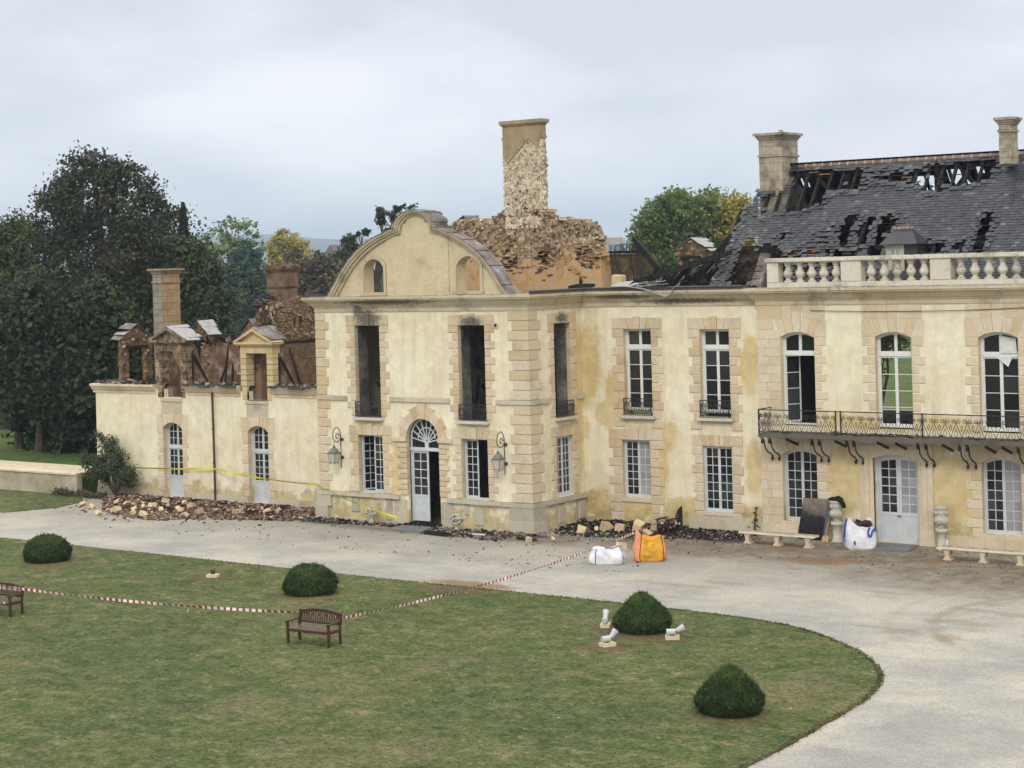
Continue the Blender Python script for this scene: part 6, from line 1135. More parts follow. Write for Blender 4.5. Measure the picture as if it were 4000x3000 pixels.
UP = [(.24, 0), (.24, .05), (.19, .06), (.185, .12), (.16, .15), (.155, .60), (.22, .64), (.235, .68), (.235, .76), (.20, .79), (.12, .82), (.085, .86), (.10, .89), (.16, .92), (.225, .99), (.245, 1.08), (.235, 1.16), (.19, 1.20), (.185, 1.24), (.215, 1.30), (.225, 1.40), (.225, 1.46), (.26, 1.49), (.27, 1.53), (.25, 1.56), (.20, 1.56), (.18, 1.48)]
for lb, x in (('stone urn on a pedestal with a black cloth over its rim', -29.55), ('bare grey stone urn on a pedestal right of the main door', -25.42)):
    t = thing('stone_urn', lb, 'urn', (x, 61.85, 0), 'stone urns flanking the main door'); MB().lathe(x, 61.85, UP[:10], 18, .5).build('pedestal', 'carved_stone', t, True)
    b = MB(); b.lathe(x, 61.85, UP[9:], 20, .5); u = b.build('vase', 'carved_stone', t, True); b = MB()
    for k in range(14): a = 2*math.pi*k/14; b.tube([(x+.17*math.cos(a), 61.85+.17*math.sin(a), .93), (x+.24*math.cos(a), 61.85+.24*math.sin(a), 1.02), (x+.252*math.cos(a), 61.85+.252*math.sin(a), 1.10), (x+.2*math.cos(a), 61.85+.2*math.sin(a), 1.19)], .022, 5, .5)
    for k in range(8): a = 2*math.pi*k/8; b.tube([(x+.22*math.cos(a), 61.85+.22*math.sin(a), 1.42), (x+.24*math.cos(a+.2), 61.85+.24*math.sin(a+.2), 1.34), (x+.24*math.cos(a+.4), 61.85+.24*math.sin(a+.4), 1.30), (x+.24*math.cos(a+.6), 61.85+.24*math.sin(a+.6), 1.34), (x+.22*math.cos(a+.78), 61.85+.22*math.sin(a+.78), 1.42)], .025, 5, .5)
    b.build('gadroons', 'carved_stone', u)
b = MB(); b.tube([(-29.8, 61.75, 1.60), (-29.62, 61.68, 1.64), (-29.42, 61.68, 1.62), (-29.24, 61.62, 1.58), (-29.14, 61.58, 1.46), (-29.10, 61.57, 1.33)], [.05, .075, .075, .085, .085, .07], 8); b.tube([(-29.75, 61.95, 1.60), (-29.5, 61.95, 1.66), (-29.3, 61.8, 1.62)], [.05, .07, .06], 8); tag(b.build('black_cloth', 'black_cloth', None, True), 'rolled black cloth draped over the rim of the left urn', 'cloth')
b = MB(); N = 26
for k in range(N):
    x0, x1 = -31.15+1.02*k/N, -31.15+1.02*(k+1)/N; w_ = .018*(1 if k % 2 else -1)
    for j in range(6): f0, f1 = j/6, (j+1)/6; g_ = lambda x, f, w__: (x+.10*f, 61.72+.45*f+w__, .04+1.50*f); b.quad(g_(x0, f0, w_), g_(x1, f0, -w_), g_(x1, f1, -w_), g_(x0, f1, w_), .9 if k % 2 else .1); b.quad(tuple(Vector(g_(x0, f1, w_))+Vector((0, .012, 0))), tuple(Vector(g_(x1, f1, -w_))+Vector((0, .012, 0))), tuple(Vector(g_(x1, f0, -w_))+Vector((0, .012, 0))), tuple(Vector(g_(x0, f0, w_))+Vector((0, .012, 0))))  # alternate rib faces tinted dark and pale, painting the relief shading
tag(b.build('corrugated_panel', 'burnt_sheet'), 'scorched ribbed panel leaning below the first ground floor window', 'panel')
b = MB(); b.hexa([(-30.45, 61.85, .03), (-30.05, 61.82, .03), (-30.05, 61.86, .03), (-30.45, 61.89, .03), (-30.25, 62.2, 1.45), (-29.95, 62.2, 1.48), (-29.95, 62.24, 1.48), (-30.25, 62.24, 1.45)]); tag(b.build('board', 'slab_grey'), 'grey weathered board leaning behind the scorched ribbed panel', 'board')
t = thing('shovel', 'wooden handled shovel leaning against the wall beside the scorched panel', 'shovel', (-29.95, 61.6, 0)); MB().tube([(-29.95, 61.66, .22), (-29.9, 62.0, .9), (-29.86, 62.2, 1.45)], .02, 7).build('handle', 'tool_wood', t)
b = MB(); P = [(-30.10, 61.60, .02), (-29.95, 61.52, .0), (-29.80, 61.58, .02), (-29.83, 61.66, .2), (-29.92, 61.70, .27), (-30.07, 61.67, .2)]; Q_ = [(x, y+.015, z) for x, y, z in P]; b.add(P+Q_, [[0, 1, 2, 3, 4, 5], [11, 10, 9, 8, 7, 6]]+[[i, 6+i, 6+(i+1) % 6, (i+1) % 6] for i in range(6)]); b.build('blade', 'tool_blade', t)
for lb, P in (('grey slate doorstep slab in front of the pavilion doorway', [(-47.1, 56.7), (-45.5, 56.8), (-45.75, 58.1), (-47.4, 58.05)]), ('grey stone mat slab in front of the main door', [(-28.6, 60.6), (-26.25, 60.75), (-26.45, 62.1), (-28.4, 62.1)])):
    b = MB(); b.slab(P, .0, .06, .5); tag(b.build('door_slab', 'slab_grey'), lb, 'slab', 'slabs at the doors')
b = MB(); b.lathe(-24.45, 59.95, [(.035, 0), (.042, .02), (.042, .13), (.03, .17), (.014, .20), (.014, .22)], 10, .5, .475); tag(b.build('water_bottle', 'plastic_bottle', None, True), 'small clear bottle standing on the left end of the whitish stone bench', 'bottle')
# wall lanterns
def lantern(lb, X, dz):
    t = thing('wall_lantern', lb, 'lantern', (X, 58.6, 2.2+dz), 'wall lanterns on the pavilion'); f = lambda d, z: (X, 58.6-d, z+dz); b = MB()
    P = [f(.12, 2.22), f(.12, 3.55)]+[f(.12+.25*(1-math.cos(a)), 3.60+.36*math.sin(a)) for a in np.linspace(.15, math.pi*.98, 10)]+[f(.62-.23*(1-math.cos(a))-.02*a, 3.60-.26*math.sin(a)) for a in np.linspace(.2, math.pi, 8)]+[f(.14+.0+.05+.11*(1-math.cos(a))+.02, 3.55+.15*math.sin(a)) for a in np.linspace(.2, math.pi*.95, 7)]+[f(.40-.05*(1-math.cos(a)), 3.54-.06*math.sin(a)) for a in np.linspace(.3, math.pi, 5)]
    b.tube(P, .021, 7, .5); b.tube([f(.56, 3.36), f(.56, 3.18)], .014, 6, .5); br = b.build('bracket', 'lamp_iron', t, True); b = MB()
    for z in (3.42, 2.65): b.tube([f(0, z), f(.06, z)], .075, 12, .5); b.tube([f(.05, z), f(.13, z)], .02, 6, .5)
    b.build('rosette', 'lamp_iron', br); b = MB(); Yc = 58.6-.56
    b.lathe(X, Yc, [(.235, 2.88), (.25, 2.90), (.225, 2.95), (.16, 3.06), (.075, 3.10), (.06, 3.13), (.085, 3.15), (.045, 3.19), (.02, 3.22)], 12, .5, dz); b.build('cap', 'lamp_green', t, True); b = MB()
    top, bot = 2.885+dz, 2.47+dz; A_ = [(X+.2*sx_, Yc+.2*sy_, top) for sx_, sy_ in ((-1, -1), (1, -1), (1, 1), (-1, 1))]; B_ = [(X+.115*sx_, Yc+.115*sy_, bot) for sx_, sy_ in ((-1, -1), (1, -1), (1, 1), (-1, 1))]
    fb = MB()
    for i in range(4): b.quad(B_[i], B_[(i+1) % 4], A_[(i+1) % 4], A_[i]); fb.beam(B_[i], A_[i], .022); fb.beam(A_[i], A_[(i+1) % 4], .03); fb.beam(B_[i], B_[(i+1) % 4], .025); fb.beam(B_[i], tuple(Vector(B_[i])-Vector((0, 0, .06))), .025)
    b.add(B_, [[3, 2, 1, 0]]); b.build('glass', 'lamp_glass', t); fb.build('lamp_frame', 'lamp_green', t)
lantern('green scrolled wall lantern at the left corner of the pavilion', -51.1, 0.); lantern('green scrolled wall lantern between the right window and the corner quoins', -42.42, .09)
# round-stone flower baskets by the door
for lb, x, y in (('carved stone fruit basket left of the pavilion doorway', -49.2, 58.15), ('carved stone fruit basket right of the pavilion doorway', -44.5, 57.9)):
    t = thing('stone_basket', lb, 'planter', (x, y, 0), 'stone baskets by the doorway'); MB().lathe(x, y, [(.16, 0), (.16, .05), (.09, .10), (.10, .18), (.2, .30), (.21, .36)], 14, .5).build('pot', 'carved_stone', t, True); b = MB()
    for k in range(46):
        a = random.uniform(0, 6.28); h_ = random.random(); r_ = .27*math.sqrt(max(.05, 1-h_*h_))*random.uniform(.75, 1); c_ = (x+r_*math.cos(a), y+r_*math.sin(a), .38+.30*h_); R = random.uniform(.045, .07); b.lathe(c_[0], c_[1], [(R*.5, -R*.85), (R*.95, -R*.3), (R, .1*R), (R*.7, R*.7), (R*.2, R)], 7, rt_(), c_[2])
    b.build('fruit', 'carved_stone', t, True)
# spotlights round the yew ball
def spot(lb, x, y, a, tilt, ln=.25, up_=.0, small=False):
    t = thing('garden_spotlight', lb, 'spotlight', (x, y, .045), 'spotlights in the lawn'); d = Vector((math.cos(a), math.sin(a), 0)); s_ = Vector((-d.y, d.x, 0)); b = MB(); o = Vector((x, y, .0))
    P = [o+d*i*.2+s_*j*.14 for i, j in ((-1, -1), (1, -1), (1, 1), (-1, 1))]; b.slab([(p.x, p.y) for p in P], .03, .145, .5); b.build('stone_base', 'main_stone', t)
    if small: MB().box(x-.05, x+.05, y-.06, y+.06, .15, .30).build('housing', 'gutter', t); return
    c_ = o+Vector((0, 0, .25)); A_ = c_-d*.17; B_ = c_+d*.09; b = MB(); b.tube([A_, A_+d*.012, B_-d*.012, B_], [.075, .085, .085, .078], 14); b.build('body', 'spot_grey', t)
    e = (d*math.cos(tilt)+Vector((0, 0, math.sin(tilt)))); q0 = B_+d*.03+Vector((0, 0, .03)); b = MB(); b.tube([q0, q0+e*.1, q0+e*.24], [.062, .075, .105], 14); h_ = b.build('head', 'spot_grey', t); b = MB(); b.tube([B_-d*.02, q0+e*.02], .035, 8); b.build('joint', 'gutter', h_)
    b = MB(); b.box(x-.05, x+.05, y-.05, y+.05, .146, .18); b.build('foot', 'gutter', t)
spot('grey spotlight seen end on, left of the peaked topiary', -28.72, 44.4, 2.05, .75); spot('grey spotlight nearest the camera, tilted up beside the peaked topiary', -27.25, 42.2, 1.1, .8); spot('grey spotlight lying level with its head raised, right of the peaked topiary', -26.12, 43.85, .55, .45)
spot('small dark lamp on a white stone far out on the left lawn', -45.6, 45.2, .4, 0, small=True)
# ------------------------------------------------------------------ rubble
def mound(b, poly, n, hf, sz, tr, zb=0., flat=1.):
    xs = [p[0] for p in poly]; ys = [p[1] for p in poly]; k = 0
    while k < n:
        x, y = random.uniform(min(xs), max(xs)), random.uniform(min(ys), max(ys))
        if not inpoly(poly, x, y): continue
        h = hf(x, y); s_ = random.uniform(*sz); b.rock((x, y, zb+h*random.uniform(.5, 1.05)+s_*.18), (s_*random.uniform(.8, 1.5), s_*random.uniform(.5, .9), s_*random.uniform(.3, .6)), tr(x, y), flat); k += 1
RUB = [(-67.2, 59.2), (-65.6, 58.0), (-64.0, 56.4), (-62.0, 55.0), (-60.0, 54.6), (-58.2, 54.5), (-56.5, 55.7), (-54.6, 56.4), (-52.7, 56.9), (-52.55, 60.1), (-67.2, 60.2)]
hr = lambda x, y: .02+(.20 if x > -64 else .10)*max(0, 1-abs(y-58.6)/2.4)*(.55+.45*math.sin(x*1.1+1)**2)*(1 if x > -66 else .5)+.20*max(0, 1-math.hypot(x+61.5, y-56.8)/2)
b = MB(); mound(b, RUB, 3600, hr, (.05, .17), lambda x, y: min(1, max(0, random.gauss(.5, .25)-(.25 if random.random() < .2 else 0))))
mound(b, [(-70, 58.5), (-66, 55), (-60, 53.4), (-53, 55.3), (-53, 58), (-66, 59)], 240, lambda x, y: 0, (.05, .16), lambda x, y: rt_(.2, .95)); XS = np.linspace(-69.3, -52.6, 36); YS = np.linspace(55, 60.1, 14)
for i in range(35):
    for j in range(13):
        c_ = [(float(XS[a]), float(YS[e_])) for a, e_ in ((i, j), (i+1, j), (i+1, j+1), (i, j+1))]
        if all(inpoly(RUB, *p) for p in c_): b.add([(x, y, max(0, hr(x, y)-.06)) for x, y in c_], [[0, 1, 2, 3]], .42)
for k in range(16): x, y = random.uniform(-65, -54), random.uniform(56, 59.4); a = random.uniform(-.6, .6); L = random.uniform(.4, 1.1); b.beam((x, y, hr(x, y)+.08), (x+L*math.cos(a), y+L*math.sin(a), hr(x+L, y)+.15), .09, .08, .02, .2)
tag(b.build('brick_rubble', 'rubble'), 'heap of broken red bricks and mortar along the foot of the low wing', 'rubble', None, 'stuff')
for i in range(26):
    x, y = random.choice(((random.gauss(-61.6, 1.1), random.gauss(56.2, .6)), (random.uniform(-65, -53.5), random.uniform(55.8, 58)))); s_ = random.uniform(.18, .42); b = MB(); b.rock((x, y, hr(x, y)+.10), (s_, s_*.75, s_*.6), random.random()); tag(b.build('limestone_block', 'broken_limestone'), 'pale broken limestone block lying in the red brick rubble', 'stone', 'limestone blocks in the brick rubble')
ASHP = [(-41.0, 59.9), (-40.2, 58.6), (-38, 58.7), (-36, 59.6), (-34.2, 60.0), (-33.0, 60.7), (-32.95, 62.4), (-41.1, 62.4)]
ha = lambda x, y: .01+.17*max(0, 1-abs(y-61.9)/2.2)*(.6+.4*math.sin(x*1.4)**2)*(1 if x < -36.3 else .22)
b = MB(); mound(b, [(-41.3, 57.9), (-38, 57.8), (-32, 59.6), (-32.6, 61.5), (-41, 61)], 700, lambda x, y: 0, (.02, .08), lambda x, y: random.choice((.05, .1, .3, .6))); mound(b, ASHP, 2400, ha, (.03, .12), lambda x, y: random.choice((.02, .05, .1, .1, .15, .3, .55, .8)) if random.random() < .93 else .95); XS = np.linspace(-41.1, -33, 20); YS = np.linspace(58.6, 62.5, 12)
for i in range(19):
    for j in range(11):
        c_ = [(float(XS[a]), float(YS[e_])) for a, e_ in ((i, j), (i+1, j), (i+1, j+1), (i, j+1))]
        if all(inpoly(ASHP, *p) or p[1] > 62.3 for p in c_): b.add([(x, y, max(0, ha(x, y)-.05)) for x, y in c_], [[0, 1, 2, 3]], .1)
tag(b.build('ash_heap', 'debris'), 'black heap of ash and charcoal along the foot of the link wing', 'ash', None, 'stuff')
b = MB(); mound(b, [(-52.4, 57.2), (-47.6, 57.4), (-47.4, 58.1), (-52.3, 58.4)], 260, lambda x, y: .02, (.04, .14), lambda x, y: random.choice((.05, .1, .2, .5, .75, .85))); mound(b, [(-47.4, 57.9), (-45.6, 57.9), (-45.7, 58.9), (-47.4, 58.9)], 130, lambda x, y: .05, (.05, .16), lambda x, y: .08); mound(b, [(-45.4, 56.6), (-41.3, 56.2), (-40.5, 58.5), (-45.5, 58.2)], 420, lambda x, y: .01, (.04, .16), lambda x, y: random.choice((.1, .3, .5, .75, .8, .88))); mound(b, [(-60, 52), (-33, 52), (-33, 60), (-41, 57), (-52, 57)], 260, lambda x, y: 0, (.03, .09), lambda x, y: random.choice((.1, .5, .8))); mound(b, [(-33, 57.5), (-16, 56), (-16, 61.9), (-33, 61.9)], 700, lambda x, y: 0, (.02, .08), lambda x, y: random.choice((.1, .5, .6, .75, .8, .9)))
tag(b.build('scattered_debris', 'debris'), 'scattered charcoal and stone chips on the gravel along the walls', 'debris', None, 'stuff')
STN = [(-39.52, 59.5, .34, .36), (-38.85, 60.3, .55, .4), (-38.3, 60.5, .4, .36), (-37.6, 60.7, .6, .45), (-36.95, 60.9, .35, .5), (-36.7, 59.95, .4, .25), (-40.1, 56.75, .28, .24), (-39.4, 57.35, .22, .18), (-39.25, 60.2, .22, .2), (-40.6, 61.9, .42, .35), (-37.2, 61.5, .3, .35)]
for i, (x, y, s_, h_) in enumerate(STN): b = MB(); b.rock((x, y, ha(x, y)*.9+h_*.32 if y > 58.6 else h_*.35), (s_, s_*.7, h_), random.random(), .8); tag(b.build('fallen_stone', 'broken_limestone'), 'pale fallen stone lying on the black ash by the link wing' if y > 58.6 else 'small pale stone on the gravel off the pavilion corner', 'stone', 'fallen stones by the ash heap')
b = MB(); b.beam((-45.1, 56.55, .1), (-43.6, 56.35, .12), .16, .16, .1, .25); tag(b.build('charred_log', 'char'), 'charred log lying on the gravel in front of the pavilion corner window', 'log')
b = MB(); b.box(-43.1, -42.5, 57.05, 57.15, .05, .1, .5); tag(b.build('plank', 'white_panel'), 'short whitish plank lying beside the charred log at the pavilion', 'plank')
b = MB(); b.beam((-45.3, 56.9, .05), (-44.9, 58.0, .06), .05, .03, .5); tag(b.build('metal_strip', 'pale_zinc'), 'thin grey metal strip beside the pavilion doorstep slab', 'strip')
b = MB(); b.beam((-40.9, 57.05, .07), (-39.9, 56.95, .07), .18, .1, .1, .3); tag(b.build('charred_plank', 'char'), 'small charred plank lying on gravel right of the pavilion corner', 'plank')
# thin rusty sapling in the corner of the main block
b = MB(); b.tube([(-33.1, 62.0, 0), (-33.08, 61.98, .5), (-33.0, 62.0, 1.05)], [.05, .04, .025], 6)
for k in range(22): z = random.uniform(.3, 1.1); b.rock((-33.05+random.gauss(0, .09), 61.98+random.gauss(0, .07), z), (.09, .07, .05), .5)
tag(b.build('dead_shrub', 'leaf_brown'), 'small rusty dead shrub against the corner of the main block', 'shrub')
# low terrace wall at the far left
t = thing('garden_wall', 'low stone garden wall with pale coping left of the low wing', 'wall', (-75, 59, 0)); b = MB(); b.box(-110, -68.62, 58.95, 59.3, 0, 1.0, .5); b.build('wall', 'terrace_wall', t); b = MB(); x = -110
while x < -68.7: x1 = min(x+1.2, -68.6); b.box(x+.005, x1-.005, 58.88, 59.42, 1.0, 1.12, rt_(), bev=.02); x = x1
b.build('coping', 'coping', t)
# ------------------------------------------------------------------ plants
def leaves(blobs, n, size, clump=.9, shell=.55, up_=.2, seed=0, gap=.0):
    """leaf quads through the volume of a set of ellipsoids, gathered in clumps"""
    r = np.random.default_rng(seed); B = np.array(blobs); vol = (B[:, 3]*B[:, 4]*B[:, 5])**.75; nc = max(6, int(n/26)); pick = r.choice(len(B), nc, p=vol/vol.sum())
    d = r.normal(size=(nc, 3)); d /= np.linalg.norm(d, axis=1)[:, None]; rad = (shell+(1-shell)*r.random(nc))*np.where(r.random(nc) < .12, 1.12, 1.); C = B[pick, :3]+d*rad[:, None]*B[pick, 3:6]
    cs = r.uniform(.55, 1.25, nc)*clump; ct = r.normal(.42, .17, nc)
    per = r.choice(nc, n); P = C[per]+r.normal(size=(n, 3))*cs[per][:, None]*np.array([.42, .42, .30]); nrm = r.normal(size=(n, 3))+d[per]*.6+np.array([0, 0, up_]); nrm /= np.linalg.norm(nrm, axis=1)[:, None]
    a = np.cross(nrm, r.normal(size=(n, 3))); a /= np.linalg.norm(a, axis=1)[:, None]; b_ = np.cross(nrm, a); s_ = size*r.uniform(.6, 1.35, n)[:, None]; a = a*s_; b_ = b_*s_*.62
    V = np.stack([P-a, P-b_*.9+a*.1, P+a, P+b_], 1).reshape(-1, 3); return V, np.arange(4*n).reshape(-1, 4), np.clip(ct[per]+r.normal(0, .14, n), 0, 1)
def tree(name, label, blobs, n, size, mat, base_, tr=.4, group='trees behind the mansion', clump=.9, shell=.5, limbs=7, seed=0):
    t = thing(name, label, 'tree', base_, group); V, F, T = leaves(blobs, n, size, clump, shell, seed=seed); b = MB(); R = random.Random(seed); ztop = max(q_[2] for q_ in blobs); cx = sum(q_[0] for q_ in blobs)/len(blobs); cy = sum(q_[1] for q_ in blobs)/len(blobs)
    bx, by, bz = base_; fork = bz+(ztop-bz)*.35
    b.tube([(bx, by, bz-.2), (bx+.1, by, bz+(fork-bz)*.5), (bx*.7+cx*.3, by*.7+cy*.3, fork), (cx, cy, ztop*.8+bz*.2)], [tr*1.3, tr, tr*.75, tr*.2], 7, .5)
    for q_ in R.sample(list(blobs), min(limbs, len(blobs))):
        f = (bx*.7+cx*.3, by*.7+cy*.3, bz+(min(q_[2], fork*1.3)-bz)*.6); mid = ((f[0]+q_[0])/2+R.uniform(-.4, .4), (f[1]+q_[1])/2, (f[2]+q_[2])/2-.2); b.tube([f, mid, q_[:3]], [tr*.5, tr*.33, tr*.12], 6, .5)
        for k in range(4): e = (q_[0]+R.uniform(-1, 1)*q_[3]*.9, q_[1]+R.uniform(-1, 1)*q_[4]*.9, q_[2]+R.uniform(-.3, 1)*q_[5]*.9); b.tube([mid if k < 2 else q_[:3], e], [tr*.18, tr*.05], 5, .5)
    b.build('trunk', 'bark', t); fast('crown', V, F, T, mat, t); return t
TR = {
'big_left': [(-97.35, 85.49, 16.43, 2.77, 2.49, 3.09), (-101.59, 86.08, 14.63, 2.49, 2.24, 2.49), (-93.39, 85.78, 15.29, 2.4, 2.16, 2.88), (-104.73, 86.2, 12.04, 2.69, 2.42, 2.69), (-98.77, 86.29, 11.25, 3.28, 2.95, 3.61), (-92.61, 85.22, 11.76, 2.55, 2.29, 3.19), (-89.9, 85.52, 11.69, 1.42, 1.27, 2.36), (-103.4, 86.87, 7.32, 3.68, 3.31, 3.68), (-96.55, 85.34, 6.66, 3.89, 3.51, 3.57), (-91.42, 85.53, 7.29, 2.53, 2.28, 3.49), (-106.62, 87.06, 3.93, 3.06, 2.75, 3.74), (-100.61, 85.92, 3.2, 3.64, 3.27, 2.6), (-94.84, 86.68, 3.2, 2.9, 2.61, 2.3), (-97.26, 85.98, 18.4, 1.3, 1.17, 1.1), (-95.15, 86.13, 17.6, 1.29, 1.16, 1.2), (-100.02, 85.64, 16.3, 1.48, 1.34, 1.4), (-91.56, 86.1, 15.0, 1.11, 1.0, 1.4), (-98, 89.5, 8, 5, 2.5, 6), (-94, 89, 11, 4, 2, 5)],
'left_edge': [(-93.54, 75.34, 13.0, 1.34, 1.2, 1.7), (-95.44, 75.03, 11.98, 1.8, 1.62, 2.7), (-92.33, 75.25, 9.55, 1.48, 1.33, 2.36), (-93.82, 75.21, 6.59, 1.78, 1.61, 2.38), (-93.03, 74.55, 4.4, 1.48, 1.33, 1.6)],
'yew': [(-85.27, 84.22, 10.2, 1.21, 1.09, 1.97), (-84.28, 84.09, 8.4, 1.36, 1.22, 1.81), (-86.62, 83.81, 8.59, 1.37, 1.24, 2.44), (-83.27, 83.7, 7.1, 0.9, 0.81, 0.9), (-85.64, 84.19, 11.5, 0.76, 0.68, 1.37), (-86, 84, 5, 1.8, 1.4, 2.5), (-84, 84, 4.5, 1.6, 1.3, 2.5)],
'pale': [(-166.38, 170.68, 15.93, 2.3, 2.07, 1.94), (-169.4, 169.84, 14.2, 2.13, 1.92, 2.13), (-163.52, 170.44, 14.63, 2.1, 1.89, 2.4), (-166.52, 169.86, 12.3, 3.63, 3.27, 2.72), (-171.18, 170.47, 12.41, 1.53, 1.38, 2.14), (-167, 170, 9, 4, 3, 3)],
'teal': [(-145.12, 150.54, 11.55, 2.02, 1.82, 2.66), (-147.1, 149.32, 7.85, 2.4, 2.16, 3.21), (-143.08, 149.39, 7.8, 2.38, 2.14, 3.17), (-149.37, 149.57, 6.8, 2.15, 1.94, 3.23), (-145.2, 150.69, 9.42, 2.13, 1.91, 2.66), (-140.65, 149.91, 5.68, 2.1, 1.89, 2.62), (-146, 150, 4, 5, 2, 3)],
'yellow': [(-174.88, 190.16, 15.18, 1.85, 1.66, 1.45), (-176.45, 189.72, 13.57, 1.99, 1.79, 2.32), (-172.91, 190.01, 13.15, 1.84, 1.65, 1.97), (-175.21, 189.76, 10.9, 2.97, 2.67, 2.64), (-175, 190, 7.5, 3, 2.6, 2.6)],
'brown': [(-133.47, 149.81, 10.78, 1.8, 1.62, 1.8), (-136.29, 150.12, 9.28, 2.07, 1.86, 2.07), (-131.47, 150.12, 9.71, 2.04, 1.84, 2.3), (-134.29, 150.87, 7.19, 3.09, 2.78, 2.58), (-136.89, 150.2, 11.5, 1.56, 1.4, 1.4), (-133, 150, 4, 4, 2, 3)],
'green2': [(-138.37, 160.57, 11.78, 1.9, 1.71, 1.9), (-137.38, 160.54, 9.59, 2.16, 1.95, 2.16), (-140.18, 160.47, 11.27, 1.36, 1.23, 1.36), (-138, 160, 6, 3, 2, 3)],
'poplarA': [(-82.03, 140.19, 15.72, 1.58, 1.42, 1.33), (-83.78, 139.56, 14.12, 1.88, 1.69, 1.88), (-85.06, 140.42, 12.06, 1.68, 1.51, 2.52), (-82.41, 140.81, 11.57, 2.5, 2.25, 2.5), (-83.45, 140.71, 9.09, 2.51, 2.26, 2.51), (-83, 140, 6, 3, 2.5, 3)],
'poplarB': [(-79.05, 141.11, 15.2, 2.27, 2.05, 1.86), (-80.51, 140.58, 14.01, 2.08, 1.87, 2.08), (-78.5, 141.57, 12.26, 2.2, 2.22, 2.47), (-79.24, 140.5, 9.41, 3.31, 2.98, 2.48), (-79, 140, 6, 3.3, 2.5, 3)],
'poplarC': [(-76.73, 141.25, 14.69, 1.64, 1.48, 1.64), (-77.0, 141.57, 12.26, 1.9, 1.8, 2.47), (-75.86, 141.06, 13.02, 1.23, 1.1, 2.45), (-75.34, 140.81, 15.05, 0.61, 0.55, 1.02), (-76.2, 141, 9.5, 2, 1.8, 2.6), (-76, 141, 6.5, 2, 1.8, 2.6)]}
tree('broad_tree', 'huge dark broadleaf tree towering behind the end of the low wing', TR['big_left'], 80000, .15, 'leaf_dark', (-98, 86.5, 1.0), .7, clump=1.0, shell=.55, limbs=12, seed=1)
tree('lime_tree', 'bright green tree at the left edge in front of the huge dark tree', TR['left_edge'], 15000, .15, 'leaf_lime', (-94.2, 75, 1.0), .3, seed=2)
tree('yew_tree', 'olive green spreading tree right behind the left chimney', TR['yew'], 18000, .15, 'leaf_yew', (-85.2, 84, 0), .35, seed=3, clump=.7)
tree('pale_tree', 'airy pale green tree far behind the low wing, sky showing through', TR['pale'], 5200, .24, 'leaf_pale', (-167, 170, 0), .4, seed=4, shell=.8)
tree('ash_tree', 'rounded blue green tree behind the chimneys of the low wing', TR['teal'], 20000, .22, 'leaf_teal', (-145.5, 150, 0), .4, seed=5)
tree('maple_tree', 'yellow topped tree behind the right chimney of the low wing', TR['yellow'], 7500, .24, 'leaf_yellow', (-175, 190, 0), .4, seed=6)
tree('beech_tree', 'brownish tree beside the left curve of the bell gable', TR['brown'], 14000, .22, 'leaf_brown', (-134, 150, 0), .4, seed=7)
tree('elm_tree', 'small green tree touching the left edge of the bell gable', TR['green2'], 9000, .22, 'leaf_yew', (-138, 160, 0), .4, seed=8)
tree('poplar_tree', 'leftmost green tree of the clump between ruined chimney and slate roof', TR['poplarA'], 20000, .19, 'leaf_poplar', (-83, 140, 0), .4, seed=9)
tree('poplar_tree', 'middle yellow green tree of the clump beside the slate roof', TR['poplarB'], 20000, .19, 'leaf_poplar', (-79, 140.6, 0), .4, seed=10)
tree('poplar_tree', 'golden yellow tree of the clump, touching the slate roof', TR['poplarC'], 13000, .19, 'leaf_yellow', (-76.3, 141, 0), .4, seed=11)
# conifer: whorls of drooping sprays round a straight stem
t = thing('conifer_tree', 'narrow dark conifer with a spire top right of the huge tree', 'tree', (-90.75, 88, 0), 'trees behind the mansion'); b = MB(); b.tube([(-90.75, 88, 0), (-90.65, 88, 15.6)], [.3, .03], 7, .5); b.build('trunk', 'bark', t)
r = np.random.default_rng(12); n = 9000; z = 15.6-11.5*r.random(n)**.75; lay = np.floor(z/.62)*.62; R0 = (15.75-lay)*.165*(1-.5*(z-lay)/.62); a = np.floor(r.random(n)*9)*.698+lay*2.1+r.normal(0, .12, n); rd = R0*np.sqrt(r.random(n)); P = np.stack([-90.7+rd*np.cos(a), 88+rd*np.sin(a), z-rd*.35], 1); s_ = .13; dd = np.stack([np.cos(a), np.sin(a), -.45+0*a], 1)*s_*1.5; pp = np.stack([-np.sin(a), np.cos(a), 0*a], 1)*s_*.6+r.normal(0, .03, (n, 3)); V = np.stack([P-dd, P-pp, P+dd, P+pp], 1).reshape(-1, 3); fast('crown', V, np.arange(4*n).reshape(-1, 4), np.clip(r.normal(.35, .2, n), 0, 1), 'leaf_dark', t)
# open oak behind the bell gable: bare forks ending in leaf tufts
t = thing('oak_tree', 'dark open branched oak rising behind the bell gable', 'tree', (-83.6, 100, 0), 'trees behind the mansion'); b = MB(); R = random.Random(5); tips = []
def grow(p, d, L, r_, k):
    q_ = p+d*L; m_ = p.lerp(q_, .5)+Vector((R.uniform(-1, 1), R.uniform(-1, 1), R.uniform(-1, 1)))*L*.08; b.tube([p, m_, q_], [r_, r_*.82, r_*.62], 6, .5)
    if k == 0: tips.append(q_); return
    if k <= 2: tips.append(q_)
    for s__ in range(3 if k > 2 else 2): e = (d+Vector((R.uniform(-.85, .85), R.uniform(-.6, .6), R.uniform(-.25, .55)))).normalized(); grow(q_, e, L*R.uniform(.62, .86), r_*.6, k-1)
o_ = Vector((-83.6, 100, 9.6)); b.tube([(-83.6, 100, 0), (-83.5, 100, 5), o_], [.5, .42, .34], 8, .5)
